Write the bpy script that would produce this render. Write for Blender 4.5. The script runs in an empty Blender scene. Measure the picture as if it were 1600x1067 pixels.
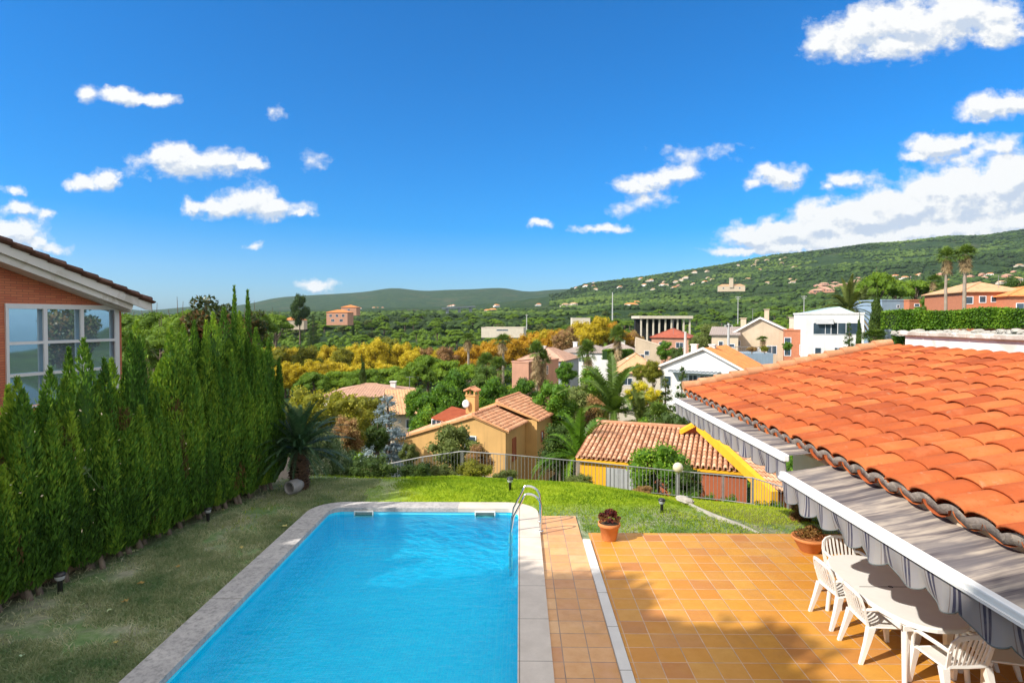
import bpy, bmesh, math, random
import numpy as np
from mathutils import Vector, Matrix, noise as mnoise
random.seed(7); RG = np.random.default_rng(11)
SC = bpy.context.scene; COL = SC.collection
R = math.radians
# ------------------------------------------------------------------ camera
F = 931.0; H = 4.2; PITCH = R(1.3); YAW = R(0.74)
cam = bpy.data.cameras.new('camera'); camo = bpy.data.objects.new('camera', cam); COL.objects.link(camo)
cam.sensor_width = 36; cam.lens = F/1600*36; cam.clip_start = .05; cam.clip_end = 30000
cam.shift_y = -(36.5 - F*math.tan(PITCH))/1600
camo.location = (0, 0, H); camo.rotation_euler = (R(90)-PITCH, 0, YAW); SC.camera = camo
CM = camo.rotation_euler.to_matrix()
def ray(px, py):
    d = Vector(((px-800)/F, (533.5-py+cam.shift_y*1600)/F, -1))
    return CM @ d
def at(px, py, Y):
    "point seen at a photo pixel, at distance Y"
    d = ray(px, py); return Vector((0, 0, H)) + d*(Y/d.y)
def atz(px, py, z):
    d = ray(px, py); return Vector((0, 0, H)) + d*((z-H)/d.z)
def X_at(px, Y, py=520): return at(px, py, Y).x
def px_of(X, Y): return 812 + F*X/Y
# ------------------------------------------------------------------ tagging
def tag(o, label=None, cat=None, group=None, kind=None):
    if label: o['label'] = label
    if cat: o['category'] = cat
    if group: o['group'] = group
    if kind: o['kind'] = kind
    return o
def empty(name, loc=(0, 0, 0), rz=0, label=None, cat=None, group=None):
    o = bpy.data.objects.new(name, None); COL.objects.link(o); o.location = loc; o.rotation_euler = (0, 0, rz)
    o.empty_display_size = .1
    return tag(o, label, cat, group)
KIDS = {}
def link(name, me, parent=None):
    o = bpy.data.objects.new(name, me); COL.objects.link(o)
    if parent is not None:
        o.parent = parent; KIDS.setdefault(parent, []).append(o)
    return o
def dup(root, loc=None, rz=None, scale=None, label=None, group=None, cat=None):
    def rec(o, par):
        c = o.copy(); COL.objects.link(c)
        if par is not None: c.parent = par; KIDS.setdefault(par, []).append(c)
        for k in KIDS.get(o, [])[:]: rec(k, c)
        return c
    c = rec(root, None)
    if loc is not None: c.location = loc
    if rz is not None: c.rotation_euler = (0, 0, rz)
    if scale is not None: c.scale = scale
    return tag(c, label, cat, group)
# ------------------------------------------------------------------ materials
def new_mat(name):
    m = bpy.data.materials.new(name); m.use_nodes = True
    nt = m.node_tree; b = nt.nodes['Principled BSDF']; return m, nt, b
def N(nt, typ, **kw):
    n = nt.nodes.new(typ)
    for k, v in kw.items():
        if k.startswith('i_'):
            key = k[2:]; key = int(key) if key.isdigit() else key.replace('_', ' ')
            n.inputs[key].default_value = v
        else: setattr(n, k, v)
    return n
def ramp(nt, fac, stops, interp='LINEAR'):
    r = nt.nodes.new('ShaderNodeValToRGB'); r.color_ramp.interpolation = interp
    e = r.color_ramp.elements
    while len(e) < len(stops): e.new(.5)
    for k, (p, c) in enumerate(stops):
        e[k].position = p; e[k].color = (c, c, c, 1) if not hasattr(c, '__len__') else (*c[:3], 1)
    nt.links.new(fac, r.inputs[0]); return r.outputs[0]
def mix(nt, fac, a, b, mode='MIX'):
    n = nt.nodes.new('ShaderNodeMix'); n.data_type = 'RGBA'; n.blend_type = mode
    for s, v in ((0, fac), (6, a), (7, b)):
        if isinstance(v, bpy.types.NodeSocket): nt.links.new(v, n.inputs[s])
        elif s == 0: n.inputs[0].default_value = v
        else: n.inputs[s].default_value = (*v[:3], 1)
    return n.outputs[2]
def math_(nt, op, a, b=None, c=None, clamp=False):
    n = nt.nodes.new('ShaderNodeMath'); n.operation = op; n.use_clamp = clamp
    for s, v in ((0, a), (1, b), (2, c)):
        if v is None: continue
        if isinstance(v, bpy.types.NodeSocket): nt.links.new(v, n.inputs[s])
        else: n.inputs[s].default_value = v
    return n.outputs[0]
def coords(nt, kind='Object', scale=None):
    c = nt.nodes.new('ShaderNodeTexCoord').outputs[kind]
    if scale is not None:
        mp = nt.nodes.new('ShaderNodeMapping'); nt.links.new(c, mp.inputs[0]); mp.inputs['Scale'].default_value = scale
        return mp.outputs[0]
    return c
def noise(nt, vec, scale, detail=4, rough=.6, out='Fac', dist=0):
    n = N(nt, 'ShaderNodeTexNoise'); n.inputs['Scale'].default_value = scale; n.inputs['Detail'].default_value = detail
    n.inputs['Roughness'].default_value = rough; n.inputs['Distortion'].default_value = dist
    nt.links.new(vec, n.inputs['Vector']); return n.outputs[out]
def bump(nt, b, hgt, strength=.4, dist=.02, normal=None):
    n = nt.nodes.new('ShaderNodeBump'); n.inputs['Strength'].default_value = strength; n.inputs['Distance'].default_value = dist
    nt.links.new(hgt, n.inputs['Height'])
    if normal is not None: nt.links.new(normal, n.inputs['Normal'])
    nt.links.new(n.outputs[0], b.inputs['Normal']); return n.outputs[0]
def mottled(name, c1, c2, scale=3, rough=.85, bscale=40, bstr=.25, bdist=.01, detail=6, metal=0, spec=.3, c3=None, s3=.7):
    m, nt, b = new_mat(name); v = coords(nt)
    n1 = noise(nt, v, scale, detail)
    col = ramp(nt, n1, [(.3, c1), (.7, c2)])
    if c3 is not None:
        n3 = noise(nt, v, scale*s3, 5, .65, dist=.5)
        col = mix(nt, ramp(nt, n3, [(.52, 0), (.62, 1)]), col, c3)
    nt.links.new(col, b.inputs['Base Color'])
    b.inputs['Roughness'].default_value = rough; b.inputs['Metallic'].default_value = metal
    b.inputs['Specular IOR Level'].default_value = spec
    if bstr: bump(nt, b, noise(nt, v, bscale, 4), bstr, bdist)
    return m
def foliage(name, dark, mid, light, trans=.35, rough=.6, hv=.15):
    "leaves: colour varies leaf by leaf (attribute), clump by clump and plant by plant"
    m, nt, b = new_mat(name)
    a = N(nt, 'ShaderNodeAttribute', attribute_name='tint')
    oi = N(nt, 'ShaderNodeObjectInfo')
    f = math_(nt, 'ADD', a.outputs['Fac'], math_(nt, 'MULTIPLY_ADD', oi.outputs['Random'], hv*2, -hv), clamp=True)
    col = ramp(nt, f, [(0.05, dark), (.5, mid), (.95, light)])
    nt.links.new(col, b.inputs['Base Color']); b.inputs['Roughness'].default_value = rough
    b.inputs['Specular IOR Level'].default_value = .25
    tr = N(nt, 'ShaderNodeBsdfTranslucent'); tc = mix(nt, 1.0, col, (1.0, 1.0, .55), 'MULTIPLY'); nt.links.new(tc, tr.inputs['Color'])
    ms = N(nt, 'ShaderNodeMixShader'); ms.inputs[0].default_value = trans
    nt.links.new(b.outputs[0], ms.inputs[1]); nt.links.new(tr.outputs[0], ms.inputs[2])
    nt.links.new(ms.outputs[0], nt.nodes['Material Output'].inputs[0])
    return m
# ------------------------------------------------------------------ mesh building
class MB:
    def __init__(s): s.v = []; s.f = []; s.sm = []
    def add(s, vs, fs, smooth=False):
        o = len(s.v); s.v += [tuple(v) for v in vs]; s.f += [tuple(i+o for i in f) for f in fs]; s.sm += [smooth]*len(fs); return s
    def box(s, x0, x1, y0, y1, z0, z1, M=None, bev=0):
        if x0 > x1: x0, x1 = x1, x0
        if y0 > y1: y0, y1 = y1, y0
        if z0 > z1: z0, z1 = z1, z0
        if bev:
            bm = bmesh.new(); bmesh.ops.create_cube(bm, size=1)
            bmesh.ops.scale(bm, vec=(x1-x0, y1-y0, z1-z0), verts=bm.verts); bmesh.ops.translate(bm, vec=((x0+x1)/2, (y0+y1)/2, (z0+z1)/2), verts=bm.verts)
            bmesh.ops.bevel(bm, geom=bm.edges[:], offset=bev, segments=2, affect='EDGES', profile=.5)
            return s.bm(bm, M)
        vs = [Vector((x, y, z)) for z in (z0, z1) for y in (y0, y1) for x in (x0, x1)]
        if M is not None: vs = [M @ v for v in vs]
        return s.add(vs, [(0, 2, 3, 1), (4, 5, 7, 6), (0, 1, 5, 4), (2, 6, 7, 3), (0, 4, 6, 2), (1, 3, 7, 5)])
    def bm(s, bm, M=None, smooth=False):
        bm.verts.index_update(); vs = [v.co.copy() for v in bm.verts]
        if M is not None: vs = [M @ v for v in vs]
        s.add(vs, [tuple(v.index for v in f.verts) for f in bm.faces], smooth); bm.free(); return s
    def quad(s, a, b, c, d): return s.add([a, b, c, d], [(0, 1, 2, 3)])
    def prism(s, pts, z0, z1):
        "extrude a plan outline"
        n = len(pts); vs = [(p[0], p[1], z0) for p in pts]+[(p[0], p[1], z1) for p in pts]
        fs = [tuple(range(n))[::-1], tuple(range(n, 2*n))]+[(i, (i+1) % n, n+(i+1) % n, n+i) for i in range(n)]
        return s.add(vs, fs)
    def slab(s, pts, off):
        "polygon in 3D thickened by vector off"
        n = len(pts); off = Vector(off); vs = [Vector(p) for p in pts]; vs = vs+[v+off for v in vs]
        fs = [tuple(range(n))[::-1], tuple(range(n, 2*n))]+[(i, (i+1) % n, n+(i+1) % n, n+i) for i in range(n)]
        return s.add(vs, fs)
    def tube(s, pts, rad, n=8, cap=True):
        pts = [Vector(p) for p in pts]; m = len(pts)
        rs = rad if hasattr(rad, '__len__') else [rad]*m
        vs = []; u = None
        for i, p in enumerate(pts):
            d = (pts[min(i+1, m-1)]-pts[max(i-1, 0)]).normalized()
            if u is None: u = d.orthogonal().normalized()
            else:
                u = (u-d*u.dot(d)); u = u.normalized() if u.length > 1e-6 else d.orthogonal().normalized()
            w = d.cross(u)
            for k in range(n):
                a = 2*math.pi*k/n; vs.append(p+(u*math.cos(a)+w*math.sin(a))*rs[i])
        fs = [(i*n+k, i*n+(k+1) % n, (i+1)*n+(k+1) % n, (i+1)*n+k) for i in range(m-1) for k in range(n)]
        s.add(vs, fs, True)
        if cap: s.add([vs[k] for k in range(n)], [tuple(range(n))[::-1]]); s.add([vs[(m-1)*n+k] for k in range(n)], [tuple(range(n))])
        return s
    def lathe(s, prof, c=(0, 0, 0), n=20, M=None, smooth=True):
        m = len(prof); vs = []
        for r, z in prof:
            for k in range(n):
                a = 2*math.pi*k/n; vs.append(Vector((c[0]+r*math.cos(a), c[1]+r*math.sin(a), c[2]+z)))
        if M is not None: vs = [M @ v for v in vs]
        fs = [(i*n+k, i*n+(k+1) % n, (i+1)*n+(k+1) % n, (i+1)*n+k) for i in range(m-1) for k in range(n)]
        return s.add(vs, fs, smooth)
    def mesh(s, name, mat=None, bevel=0):
        me = bpy.data.meshes.new(name); me.from_pydata(s.v, [], s.f); me.polygons.foreach_set('use_smooth', s.sm)
        if mat is not None: me.materials.append(mat)
        me.update(); return me
    def build(s, name, mat, parent=None, **t):
        o = link(name, s.mesh(name, mat), parent)
        if t: tag(o, **t)
        return o
def np_mesh(name, V, Fq, mat, tint=None, smooth=False):
    "V (n,3), Fq (m,k) -> mesh, tint per face"
    me = bpy.data.meshes.new(name); k = Fq.shape[1]; m = len(Fq)
    me.vertices.add(len(V)); me.vertices.foreach_set('co', np.ascontiguousarray(V, dtype=np.float32).ravel())
    me.loops.add(m*k); me.loops.foreach_set('vertex_index', np.ascontiguousarray(Fq, dtype=np.int32).ravel())
    me.polygons.add(m); me.polygons.foreach_set('loop_start', np.arange(0, m*k, k, dtype=np.int32))
    me.polygons.foreach_set('use_smooth', np.full(m, smooth))
    if tint is not None:
        a = me.attributes.new('tint', 'FLOAT', 'FACE'); a.data.foreach_set('value', np.clip(tint, 0, 1).astype(np.float32))
    me.materials.append(mat); me.update(calc_edges=True); return me
def nrm(a): return a/np.maximum(np.linalg.norm(a, axis=1, keepdims=True), 1e-9)
# ------------------------------------------------------------------ foliage geometry
def leaf_arrays(blobs, n, size, aspect=.45, mode='out', spread=.6, shell=.18, seed=0, tintvar=.35, fold=0):
    """blobs: (cx,cy,cz,rx,ry,rz). diamond leaves scattered through each blob's outer shell"""
    g = np.random.default_rng(seed); B = np.array(blobs, float)
    ar = (B[:, 3]*B[:, 4]+B[:, 4]*B[:, 5]+B[:, 3]*B[:, 5]); ix = g.choice(len(B), n, p=ar/ar.sum())
    d = nrm(g.normal(size=(n, 3))); r = 1-np.abs(g.normal(size=(n, 1)))*shell
    c = B[ix, :3]; rad = B[ix, 3:6]
    P = c+d*rad*r
    nr = nrm(d/rad)
    if mode == 'out': t = nrm(nr+g.normal(size=(n, 3))*spread)
    elif mode == 'up':
        t = np.array([[0, 0, 1.]])+nr*.35+g.normal(size=(n, 3))*spread*.5; t = nrm(t)
    elif mode == 'down':
        t = nrm(np.array([[0, 0, -1.]])+nr*.9+g.normal(size=(n, 3))*spread*.5)
    else: t = nrm(g.normal(size=(n, 3)))
    w = np.cross(t, nrm(nr*.6+g.normal(size=(n, 3))*.7)); w = nrm(w)
    sz = size*g.uniform(.55, 1.35, (n, 1))
    a = P-t*sz*.5; b = P+w*sz*aspect*.5; e = P+t*sz*.5; f = P-w*sz*aspect*.5
    if fold:
        up = np.cross(w, t)*sz*fold; b = b+up; f = f+up
    V = np.stack([a, b, e, f], 1).reshape(-1, 3)
    Q = np.arange(4*n).reshape(-1, 4)
    bt = g.uniform(-.5, .5, len(B)); tint = .5+bt[ix]*tintvar*1.2+g.uniform(-.5, .5, n)*tintvar*.9
    return V, Q, tint
def ico(sub):
    bm = bmesh.new(); bmesh.ops.create_icosphere(bm, subdivisions=sub, radius=1)
    bm.verts.index_update(); V = np.array([v.co[:] for v in bm.verts]); T = np.array([[v.index for v in f.verts] for f in bm.faces]); bm.free(); return V, T
ICO = {k: ico(k) for k in (1, 2, 3)}
def core_arrays(blobs, k=.8, sub=2, seed=0, rough=.15):
    g = np.random.default_rng(seed+99); V0, T0 = ICO[sub]; Vs = []; Ts = []; o = 0
    for b in blobs:
        j = 1+g.uniform(-rough, rough, (len(V0), 1))
        Vs.append(V0*j*np.array(b[3:6])*k+np.array(b[:3])); Ts.append(T0+o); o += len(V0)
    return np.concatenate(Vs), np.concatenate(Ts)
def crown_mesh(name, blobs, n, size, mat, core=.78, seed=0, **kw):
    V, Q, t = leaf_arrays(blobs, n, size, seed=seed, **kw)
    if core:
        cv, ct = core_arrays(blobs, core, 1 if len(blobs) > 12 else 2, seed)
        ct4 = np.concatenate([ct, ct[:, :1]], 1)+len(V)
        # triangles stored as degenerate-free quads: split the third edge
        mid = len(V)+len(cv)+np.arange(len(ct)); M = (cv[ct[:, 2]]+cv[ct[:, 0]])/2
        ct4 = np.stack([ct[:, 0]+len(V), ct[:, 1]+len(V), ct[:, 2]+len(V), mid], 1)
        V = np.concatenate([V, cv, M]); Q = np.concatenate([Q, ct4]); t = np.concatenate([t, np.full(len(ct), .3)])
    return np_mesh(name, V, Q, mat, t)
# ================================================================== world: sky, clouds, sun
SUN_EL = R(38.8); SUN_DIR = Vector((-.88, -.47, 0)).normalized()
w = bpy.data.worlds.new('World'); SC.world = w; w.use_nodes = True; nt = w.node_tree
for n in list(nt.nodes): nt.nodes.remove(n)
out = N(nt, 'ShaderNodeOutputWorld'); bg = N(nt, 'ShaderNodeBackground')
sky = N(nt, 'ShaderNodeTexSky'); sky.sky_type = 'NISHITA'; sky.sun_disc = False
sky.sun_elevation = SUN_EL; sky.sun_rotation = math.atan2(SUN_DIR.x, SUN_DIR.y)
sky.air_density = 1.0; sky.dust_density = 1.1; sky.ozone_density = 3.0; sky.altitude = 150
hs = N(nt, 'ShaderNodeHueSaturation'); hs.inputs['Saturation'].default_value = 1.40; hs.inputs['Value'].default_value = 1.0; hs.inputs['Hue'].default_value = .497
nt.links.new(mix(nt, 1.0, sky.outputs[0], (.54, .68, .90), 'MULTIPLY'), hs.inputs['Color'])
# clouds as fields of ellipses in direction space (u = x/y, v = z/y), broken up by noise
CL = [  # px, py, half width, half height, strength
 (188,150,34,13,1),(228,157,42,11,1),(140,149,9,7,.28),
 (268,243,52,19,1),(300,256,80,24,1),(352,252,40,12,.9),(388,254,26,12,.9),(218,250,18,8,.4),
 (298,325,14,14,.9),(350,326,52,18,1),(388,316,42,24,1),(430,326,50,15,1),(468,332,22,8,.8),
 (132,290,26,13,.95),(166,284,20,18,1),(20,298,16,8,.6),(28,326,26,11,.65),(72,333,10,6,.5),(18,362,52,24,1),(60,374,20,10,.5),(80,390,24,7,.4),
 (990,292,30,11,.8),(1022,280,40,13,.8),(1058,270,34,12,.75),(1012,316,18,10,.3),(975,322,12,6,.2),(1068,242,16,7,.18),(1118,238,14,4,.12),
 (1205,268,26,16,1),(1222,276,36,19,1),(1178,286,12,8,.5),(1325,283,24,11,.6),(1292,290,10,6,.4),
 (1462,228,44,20,1),(1494,222,34,12,.9),(1436,246,24,10,.7),(1560,235,40,22,.5),(1490,255,40,10,.35),
 (1545,168,44,20,1),(1592,162,40,16,1),(1532,185,24,8,.6),
 (1345,52,68,38,1.1),(1420,38,90,40,1.15),(1505,22,86,36,1.1),(1300,70,40,24,.8),(1560,48,50,26,.9),(1400,70,80,24,.8),
 (1180,372,58,22,1.1),(1225,362,58,20,1.1),(1290,350,70,34,1.25),(1345,340,66,36,1.3),(1400,328,70,44,1.35),(1450,318,70,46,1.4),(1510,305,74,58,1.5),(1570,300,80,66,1.6),(1650,300,90,74,1.6),
 (1350,378,150,20,1.2),(1480,362,150,28,1.4),(1600,350,110,34,1.4),(1170,392,60,9,.9),(1240,388,90,12,1.0),
 (842,350,19,6,.8),(940,358,38,7,.8),(495,446,28,7,.5),(397,387,13,6,.55),(440,176,10,6,.22),(424,172,5,3,.2),(484,252,10,6,.2),(630,248,0.1,.1,.1)]
ng = bpy.data.node_groups.new('cloud_field', 'ShaderNodeTree')
ng.interface.new_socket('UV', in_out='INPUT', socket_type='NodeSocketVector'); ng.interface.new_socket('D', in_out='OUTPUT', socket_type='NodeSocketFloat')
gi = ng.nodes.new('NodeGroupInput'); go = ng.nodes.new('NodeGroupOutput'); acc = None
for px, py, hw, hh, st in CL:
    d = ray(px, py); u, v = d.x/d.y, d.z/d.y
    m2 = N(ng, 'ShaderNodeVectorMath', operation='MULTIPLY_ADD'); m2.inputs[1].default_value = (F/hw, F/hh, 0); m2.inputs[2].default_value = (-u*F/hw, -v*F/hh, 0); ng.links.new(gi.outputs[0], m2.inputs[0])
    L = N(ng, 'ShaderNodeVectorMath', operation='LENGTH'); ng.links.new(m2.outputs[0], L.inputs[0])
    val = math_(ng, 'MULTIPLY_ADD', L.outputs['Value'], -st, st)
    if acc is None: acc = val
    else:
        sm = N(ng, 'ShaderNodeMath', operation='SMOOTH_MAX'); sm.inputs[2].default_value = .25
        ng.links.new(acc, sm.inputs[0]); ng.links.new(val, sm.inputs[1]); acc = sm.outputs[0]
ng.links.new(acc, go.inputs[0])
tc = N(nt, 'ShaderNodeTexCoord'); sp = N(nt, 'ShaderNodeSeparateXYZ'); nt.links.new(tc.outputs['Generated'], sp.inputs[0])
yy = math_(nt, 'MAXIMUM', sp.outputs['Y'], .05)
uu = math_(nt, 'DIVIDE', sp.outputs['X'], yy); vv = math_(nt, 'DIVIDE', sp.outputs['Z'], yy)
cb = N(nt, 'ShaderNodeCombineXYZ'); nt.links.new(uu, cb.inputs[0]); nt.links.new(vv, cb.inputs[1]); UV = cb.outputs[0]
def field(off):
    a = N(nt, 'ShaderNodeVectorMath', operation='ADD'); nt.links.new(UV, a.inputs[0]); a.inputs[1].default_value = (off[0]/F, off[1]/F, 0)
    # warp
    wn = noise(nt, a.outputs[0], 34, 6, .62, 'Color')
    ws = N(nt, 'ShaderNodeVectorMath', operation='MULTIPLY_ADD'); nt.links.new(wn, ws.inputs[0]); ws.inputs[1].default_value = (.040, .030, 0); 
    sh = N(nt, 'ShaderNodeVectorMath', operation='ADD'); nt.links.new(a.outputs[0], sh.inputs[0]); sh.inputs[1].default_value = (-.020, -.015, 0)
    nt.links.new(sh.outputs[0], ws.inputs[2])
    g = nt.nodes.new('ShaderNodeGroup'); g.node_tree = ng; nt.links.new(ws.outputs[0], g.inputs[0])
    mp = N(nt, 'ShaderNodeMapping'); nt.links.new(a.outputs[0], mp.inputs[0]); mp.inputs['Scale'].default_value = (1, 1.35, 1)
    n1 = noise(nt, mp.outputs[0], 20, 10, .6)
    return math_(nt, 'ADD', g.outputs[0], math_(nt, 'MULTIPLY_ADD', n1, 2.1, -1.14))
D0 = field((0, 0)); D1 = field((-5, 12))
front = ramp(nt, sp.outputs['Y'], [(.05, 0), (.12, 1)])
mask = ramp(nt, math_(nt, 'MULTIPLY_ADD', D0, 1.0, .35), [(.0, 0), (.22, .25), (.60, 1)])
mask = math_(nt, 'MULTIPLY', mask, front)
thick = ramp(nt, math_(nt, 'MULTIPLY', math_(nt, 'MAXIMUM', D0, D1), .6), [(.15, 0), (.9, 1)])
lit = math_(nt, 'MULTIPLY_ADD', math_(nt, 'SUBTRACT', D0, D1), 1.3, .56, clamp=True)   # denser towards the sun = shaded underside
ccol = ramp(nt, math_(nt, 'SUBTRACT', lit, math_(nt, 'MULTIPLY', thick, .12)), [(.08, (2.8, 3.2, 3.85)), (.34, (3.6, 3.8, 4.1)), (.66, (4.7, 4.7, 4.65))])
skc = mix(nt, mask, hs.outputs[0], ccol)
SKY_STR = .15
nt.links.new(skc, bg.inputs['Color']); bg.inputs['Strength'].default_value = SKY_STR
# unseen bright clouds added overhead, behind and to the right as fill light
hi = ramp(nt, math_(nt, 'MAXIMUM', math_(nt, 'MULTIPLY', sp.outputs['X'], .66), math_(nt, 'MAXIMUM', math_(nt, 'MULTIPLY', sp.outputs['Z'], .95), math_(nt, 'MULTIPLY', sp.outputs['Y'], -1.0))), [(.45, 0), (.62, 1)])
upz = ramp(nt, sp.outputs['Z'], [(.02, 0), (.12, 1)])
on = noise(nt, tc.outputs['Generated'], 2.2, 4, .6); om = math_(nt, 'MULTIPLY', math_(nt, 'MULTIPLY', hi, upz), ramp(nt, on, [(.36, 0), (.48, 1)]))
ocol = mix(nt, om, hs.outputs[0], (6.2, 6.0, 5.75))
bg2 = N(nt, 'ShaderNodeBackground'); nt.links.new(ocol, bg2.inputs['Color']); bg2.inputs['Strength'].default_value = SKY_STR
# shaped clouds stand only in this quarter: elsewhere the fill-cloud sky is used, their nodes skipped
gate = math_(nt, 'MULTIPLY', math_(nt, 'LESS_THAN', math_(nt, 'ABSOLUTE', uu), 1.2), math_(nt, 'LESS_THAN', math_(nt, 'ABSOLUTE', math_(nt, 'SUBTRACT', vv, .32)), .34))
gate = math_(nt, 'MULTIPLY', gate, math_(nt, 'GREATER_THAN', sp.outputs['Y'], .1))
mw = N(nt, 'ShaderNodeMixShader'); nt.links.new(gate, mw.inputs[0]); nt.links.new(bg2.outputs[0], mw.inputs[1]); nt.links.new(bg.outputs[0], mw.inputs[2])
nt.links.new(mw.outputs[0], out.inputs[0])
w.cycles.sampling_method = 'MANUAL'; w.cycles.sample_map_resolution = 192
sun = bpy.data.lights.new('sun', 'SUN'); so = bpy.data.objects.new('sun', sun); COL.objects.link(so)
sun.energy = 4.6; sun.angle = R(.55); sun.color = (1, .93, .82)
sdir = Vector((SUN_DIR.x*math.cos(SUN_EL), SUN_DIR.y*math.cos(SUN_EL), math.sin(SUN_EL)))
so.rotation_euler = (sdir).to_track_quat('Z', 'Y').to_euler(); so.location = (-20, -10, 30)
SC.view_settings.view_transform = 'Standard'; SC.view_settings.look = 'None'; SC.view_settings.gamma = 1; SC.view_settings.exposure = .53
SC.cycles.max_bounces = 8; SC.cycles.transparent_max_bounces = 12; SC.cycles.sample_clamp_indirect = 6
# ================================================================== terrain
PXC = [-1500, -600, -200, 100, 300, 420, 700, 850, 1000, 1150, 1300, 1450, 1600, 1900, 2600]
TER = {  # distance: ground height per column
 20:  [0,0,-2,-2.3,-2.4,-2.4,-2.4,-2.4,-2.4,-2.4,-2.4,-2.2,-2,-1,0],
 26:  [-1,-1,-2.5,-3.5,-4.5,-5.5,-6.6,-6.6,-6.6,-6.6,-6,-4,-2,-1,0],
 45:  [-4,-4,-5,-7,-8,-9,-9.5,-9,-9,-7.5,-4,-1,0,0,0],
 80:  [-8,-8,-9,-10,-12,-12.5,-13,-13,-11,-9.5,-4.5,0,3.0,3,3],
 130: [-12,-12,-12,-13,-14,-15,-16,-16,-14,-11,-5,0,3.5,5,5],
 200: [-15,-15,-15,-16,-17,-18,-18,-17,-16,-12,-6,0,4,6,6],
 300: [-14,-14,-14,-15,-17,-17,-17,-17,-15,-12,-6,1,5,8,8],
 450: [-9,-9,-9,-10,-12,-12,-13,-13,-12,-10,-4,3,9,14,16],
 650: [-6,-6,-6,-6,-5,-5,-5,-5,-3,0,6,14,20,26,30],
 900: [-6,-6,-6,-4,0,5,8,9,13,18,26,38,46,56,60],
 1300:[-8,-8,-8,-5,2,10,15,20,32,46,62,82,100,120,130],
 2000:[-10,-10,-8,0,10,15,20,50,80,120,165,200,230,270,290],
 3000:[0,0,0,5,20,40,60,105,197,272,338,384,438,520,600],
 4000:[0,0,0,10,30,50,80,100,150,220,280,320,380,450,500],
 6000:[60,60,60,90,140,210,290,300,280,250,250,250,250,250,250],
 9000:[0,0,0,0,0,0,0,0,0,0,0,0,0,0,0]}
SKY3 = ([900,940,1000,1050,1100,1150,1200,1250,1300,1350,1400,1440,1470,1500,1530,1560,1600,1700], [447,442,435,428,420,412,402,397,391,384,382,377,372,373,372,367,361,350])
SKY6 = ([200,240,300,350,390,430,500,560,615,660,700,740,785,825,860,900,950], [486,484,478,480,474,465,460,457,449,455,453,452,449,457,453,451,452])
ROWS = sorted(TER)
PXG = np.arange(-1500, 2601, 4.0)
def row_heights(Y):
    h = np.interp(PXG, PXC, TER[Y]).copy()
    if Y == 3000:
        m = (PXG >= 900) & (PXG <= 1700); h[m] = (H+(497-np.interp(PXG, *SKY3))*Y/F)[m]
    if Y == 6000:
        m = (PXG >= 200) & (PXG <= 950); h[m] = (H+(497-np.interp(PXG, *SKY6))*Y/F)[m]
    k = np.ones(9)/9; return np.convolve(np.pad(h, 4, 'edge'), k, 'valid')
TG = np.array([row_heights(y) for y in ROWS]); LR = np.log(np.array(ROWS, float))
def hnoise(x, y, Y):
    a = 0
    if Y > 250:
        k = min(1, (Y-250)/1500)
        a = mnoise.fractal(Vector((x/420, y/420, 3.1)), .8, 2.1, 5)*min(26, Y*.011)*k
    return a
def terr(X, Y):
    Y = max(Y, 20.0); px = 812+F*X/Y; fx = min(max((px+1500)/4, 0), len(PXG)-1.001); i = int(fx); t = fx-i
    l = math.log(Y); j = min(max(int(np.searchsorted(LR, l))-1, 0), len(ROWS)-2); s = min(max((l-LR[j])/(LR[j+1]-LR[j]), 0), 1)
    if Y > 30: s = s*s*(3-2*s)*.5+s*.5
    a = TG[j, i]*(1-t)+TG[j, i+1]*t; b = TG[j+1, i]*(1-t)+TG[j+1, i+1]*t
    k = 0 if 2700 < Y < 3300 or Y > 5500 else 1
    return a*(1-s)+b*s+hnoise(X, Y, Y)*(.12 if not k else (1 if Y < 1800 else .6))
# fence line (the garden's edge)
FL = [(606, 22.5, 724, -2.1), (660, 22.0, 713, -1.8), (722, 21.4, 704, -1.55), (790, 21.0, 709, -1.5), (905, 21.0, 719.5, -1.75), (1059, 20.7, 735, -2.0), (1130, 20.2, 741, -1.97), (1176, 19.4, 745.5, -1.93), (1232, 17.9, 762, -1.87), (1262, 16.6, 771, -1.75)]
FP = []
for px, Y, top, zb in FL:
    p = at(px, top, Y); FP.append((p.x, p.y, p.z-.95, p.z))
FX = [p[0] for p in FP]; FY = [p[1] for p in FP]; FZ = [p[2] for p in FP]
def lawn_h(X, Y):
    yf = float(np.interp(X, FX, FY)); zf = float(np.interp(X, FX, FZ))
    y0 = float(np.interp(X, [-8, -4, 1.8, 3.6, 5], [15.5, 15.4, 14.8, 13.4, 11.9]))
    if X < -4: zf += (-4-X)*.25
    if Y <= y0: return 0.0 if X < 3.4 or Y < 11.75 else -.05*max(0, min(1, (Y-11.75)/1.2))
    s = (Y-y0)/(yf-y0)
    if s <= 1: return zf*(s**1.15)
    return zf-(Y-yf)*.9
V = []; Fc = []
yr = list(np.geomspace(25, 9500, 210)); gx = np.arange(-1500, 2601, 12.0)
Vt = np.array([[(px-812)/F*y, y, terr((px-812)/F*y, y)] for y in yr for px in gx])
nx = len(gx); ii = np.arange((len(yr)-1)*(nx-1)); r_, c_ = ii//(nx-1), ii % (nx-1)
Qt = np.stack([r_*nx+c_, r_*nx+c_+1, (r_+1)*nx+c_+1, (r_+1)*nx+c_], 1)
m, nt, b = new_mat('hill_ground'); v = coords(nt)
n1 = noise(nt, v, .02, 6, .65); n2 = noise(nt, v, .004, 5, .6)
vo = N(nt, 'ShaderNodeTexVoronoi'); vo.inputs['Scale'].default_value = .09; nt.links.new(v, vo.inputs['Vector'])
vn = noise(nt, v, .25, 4, .7)
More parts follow.
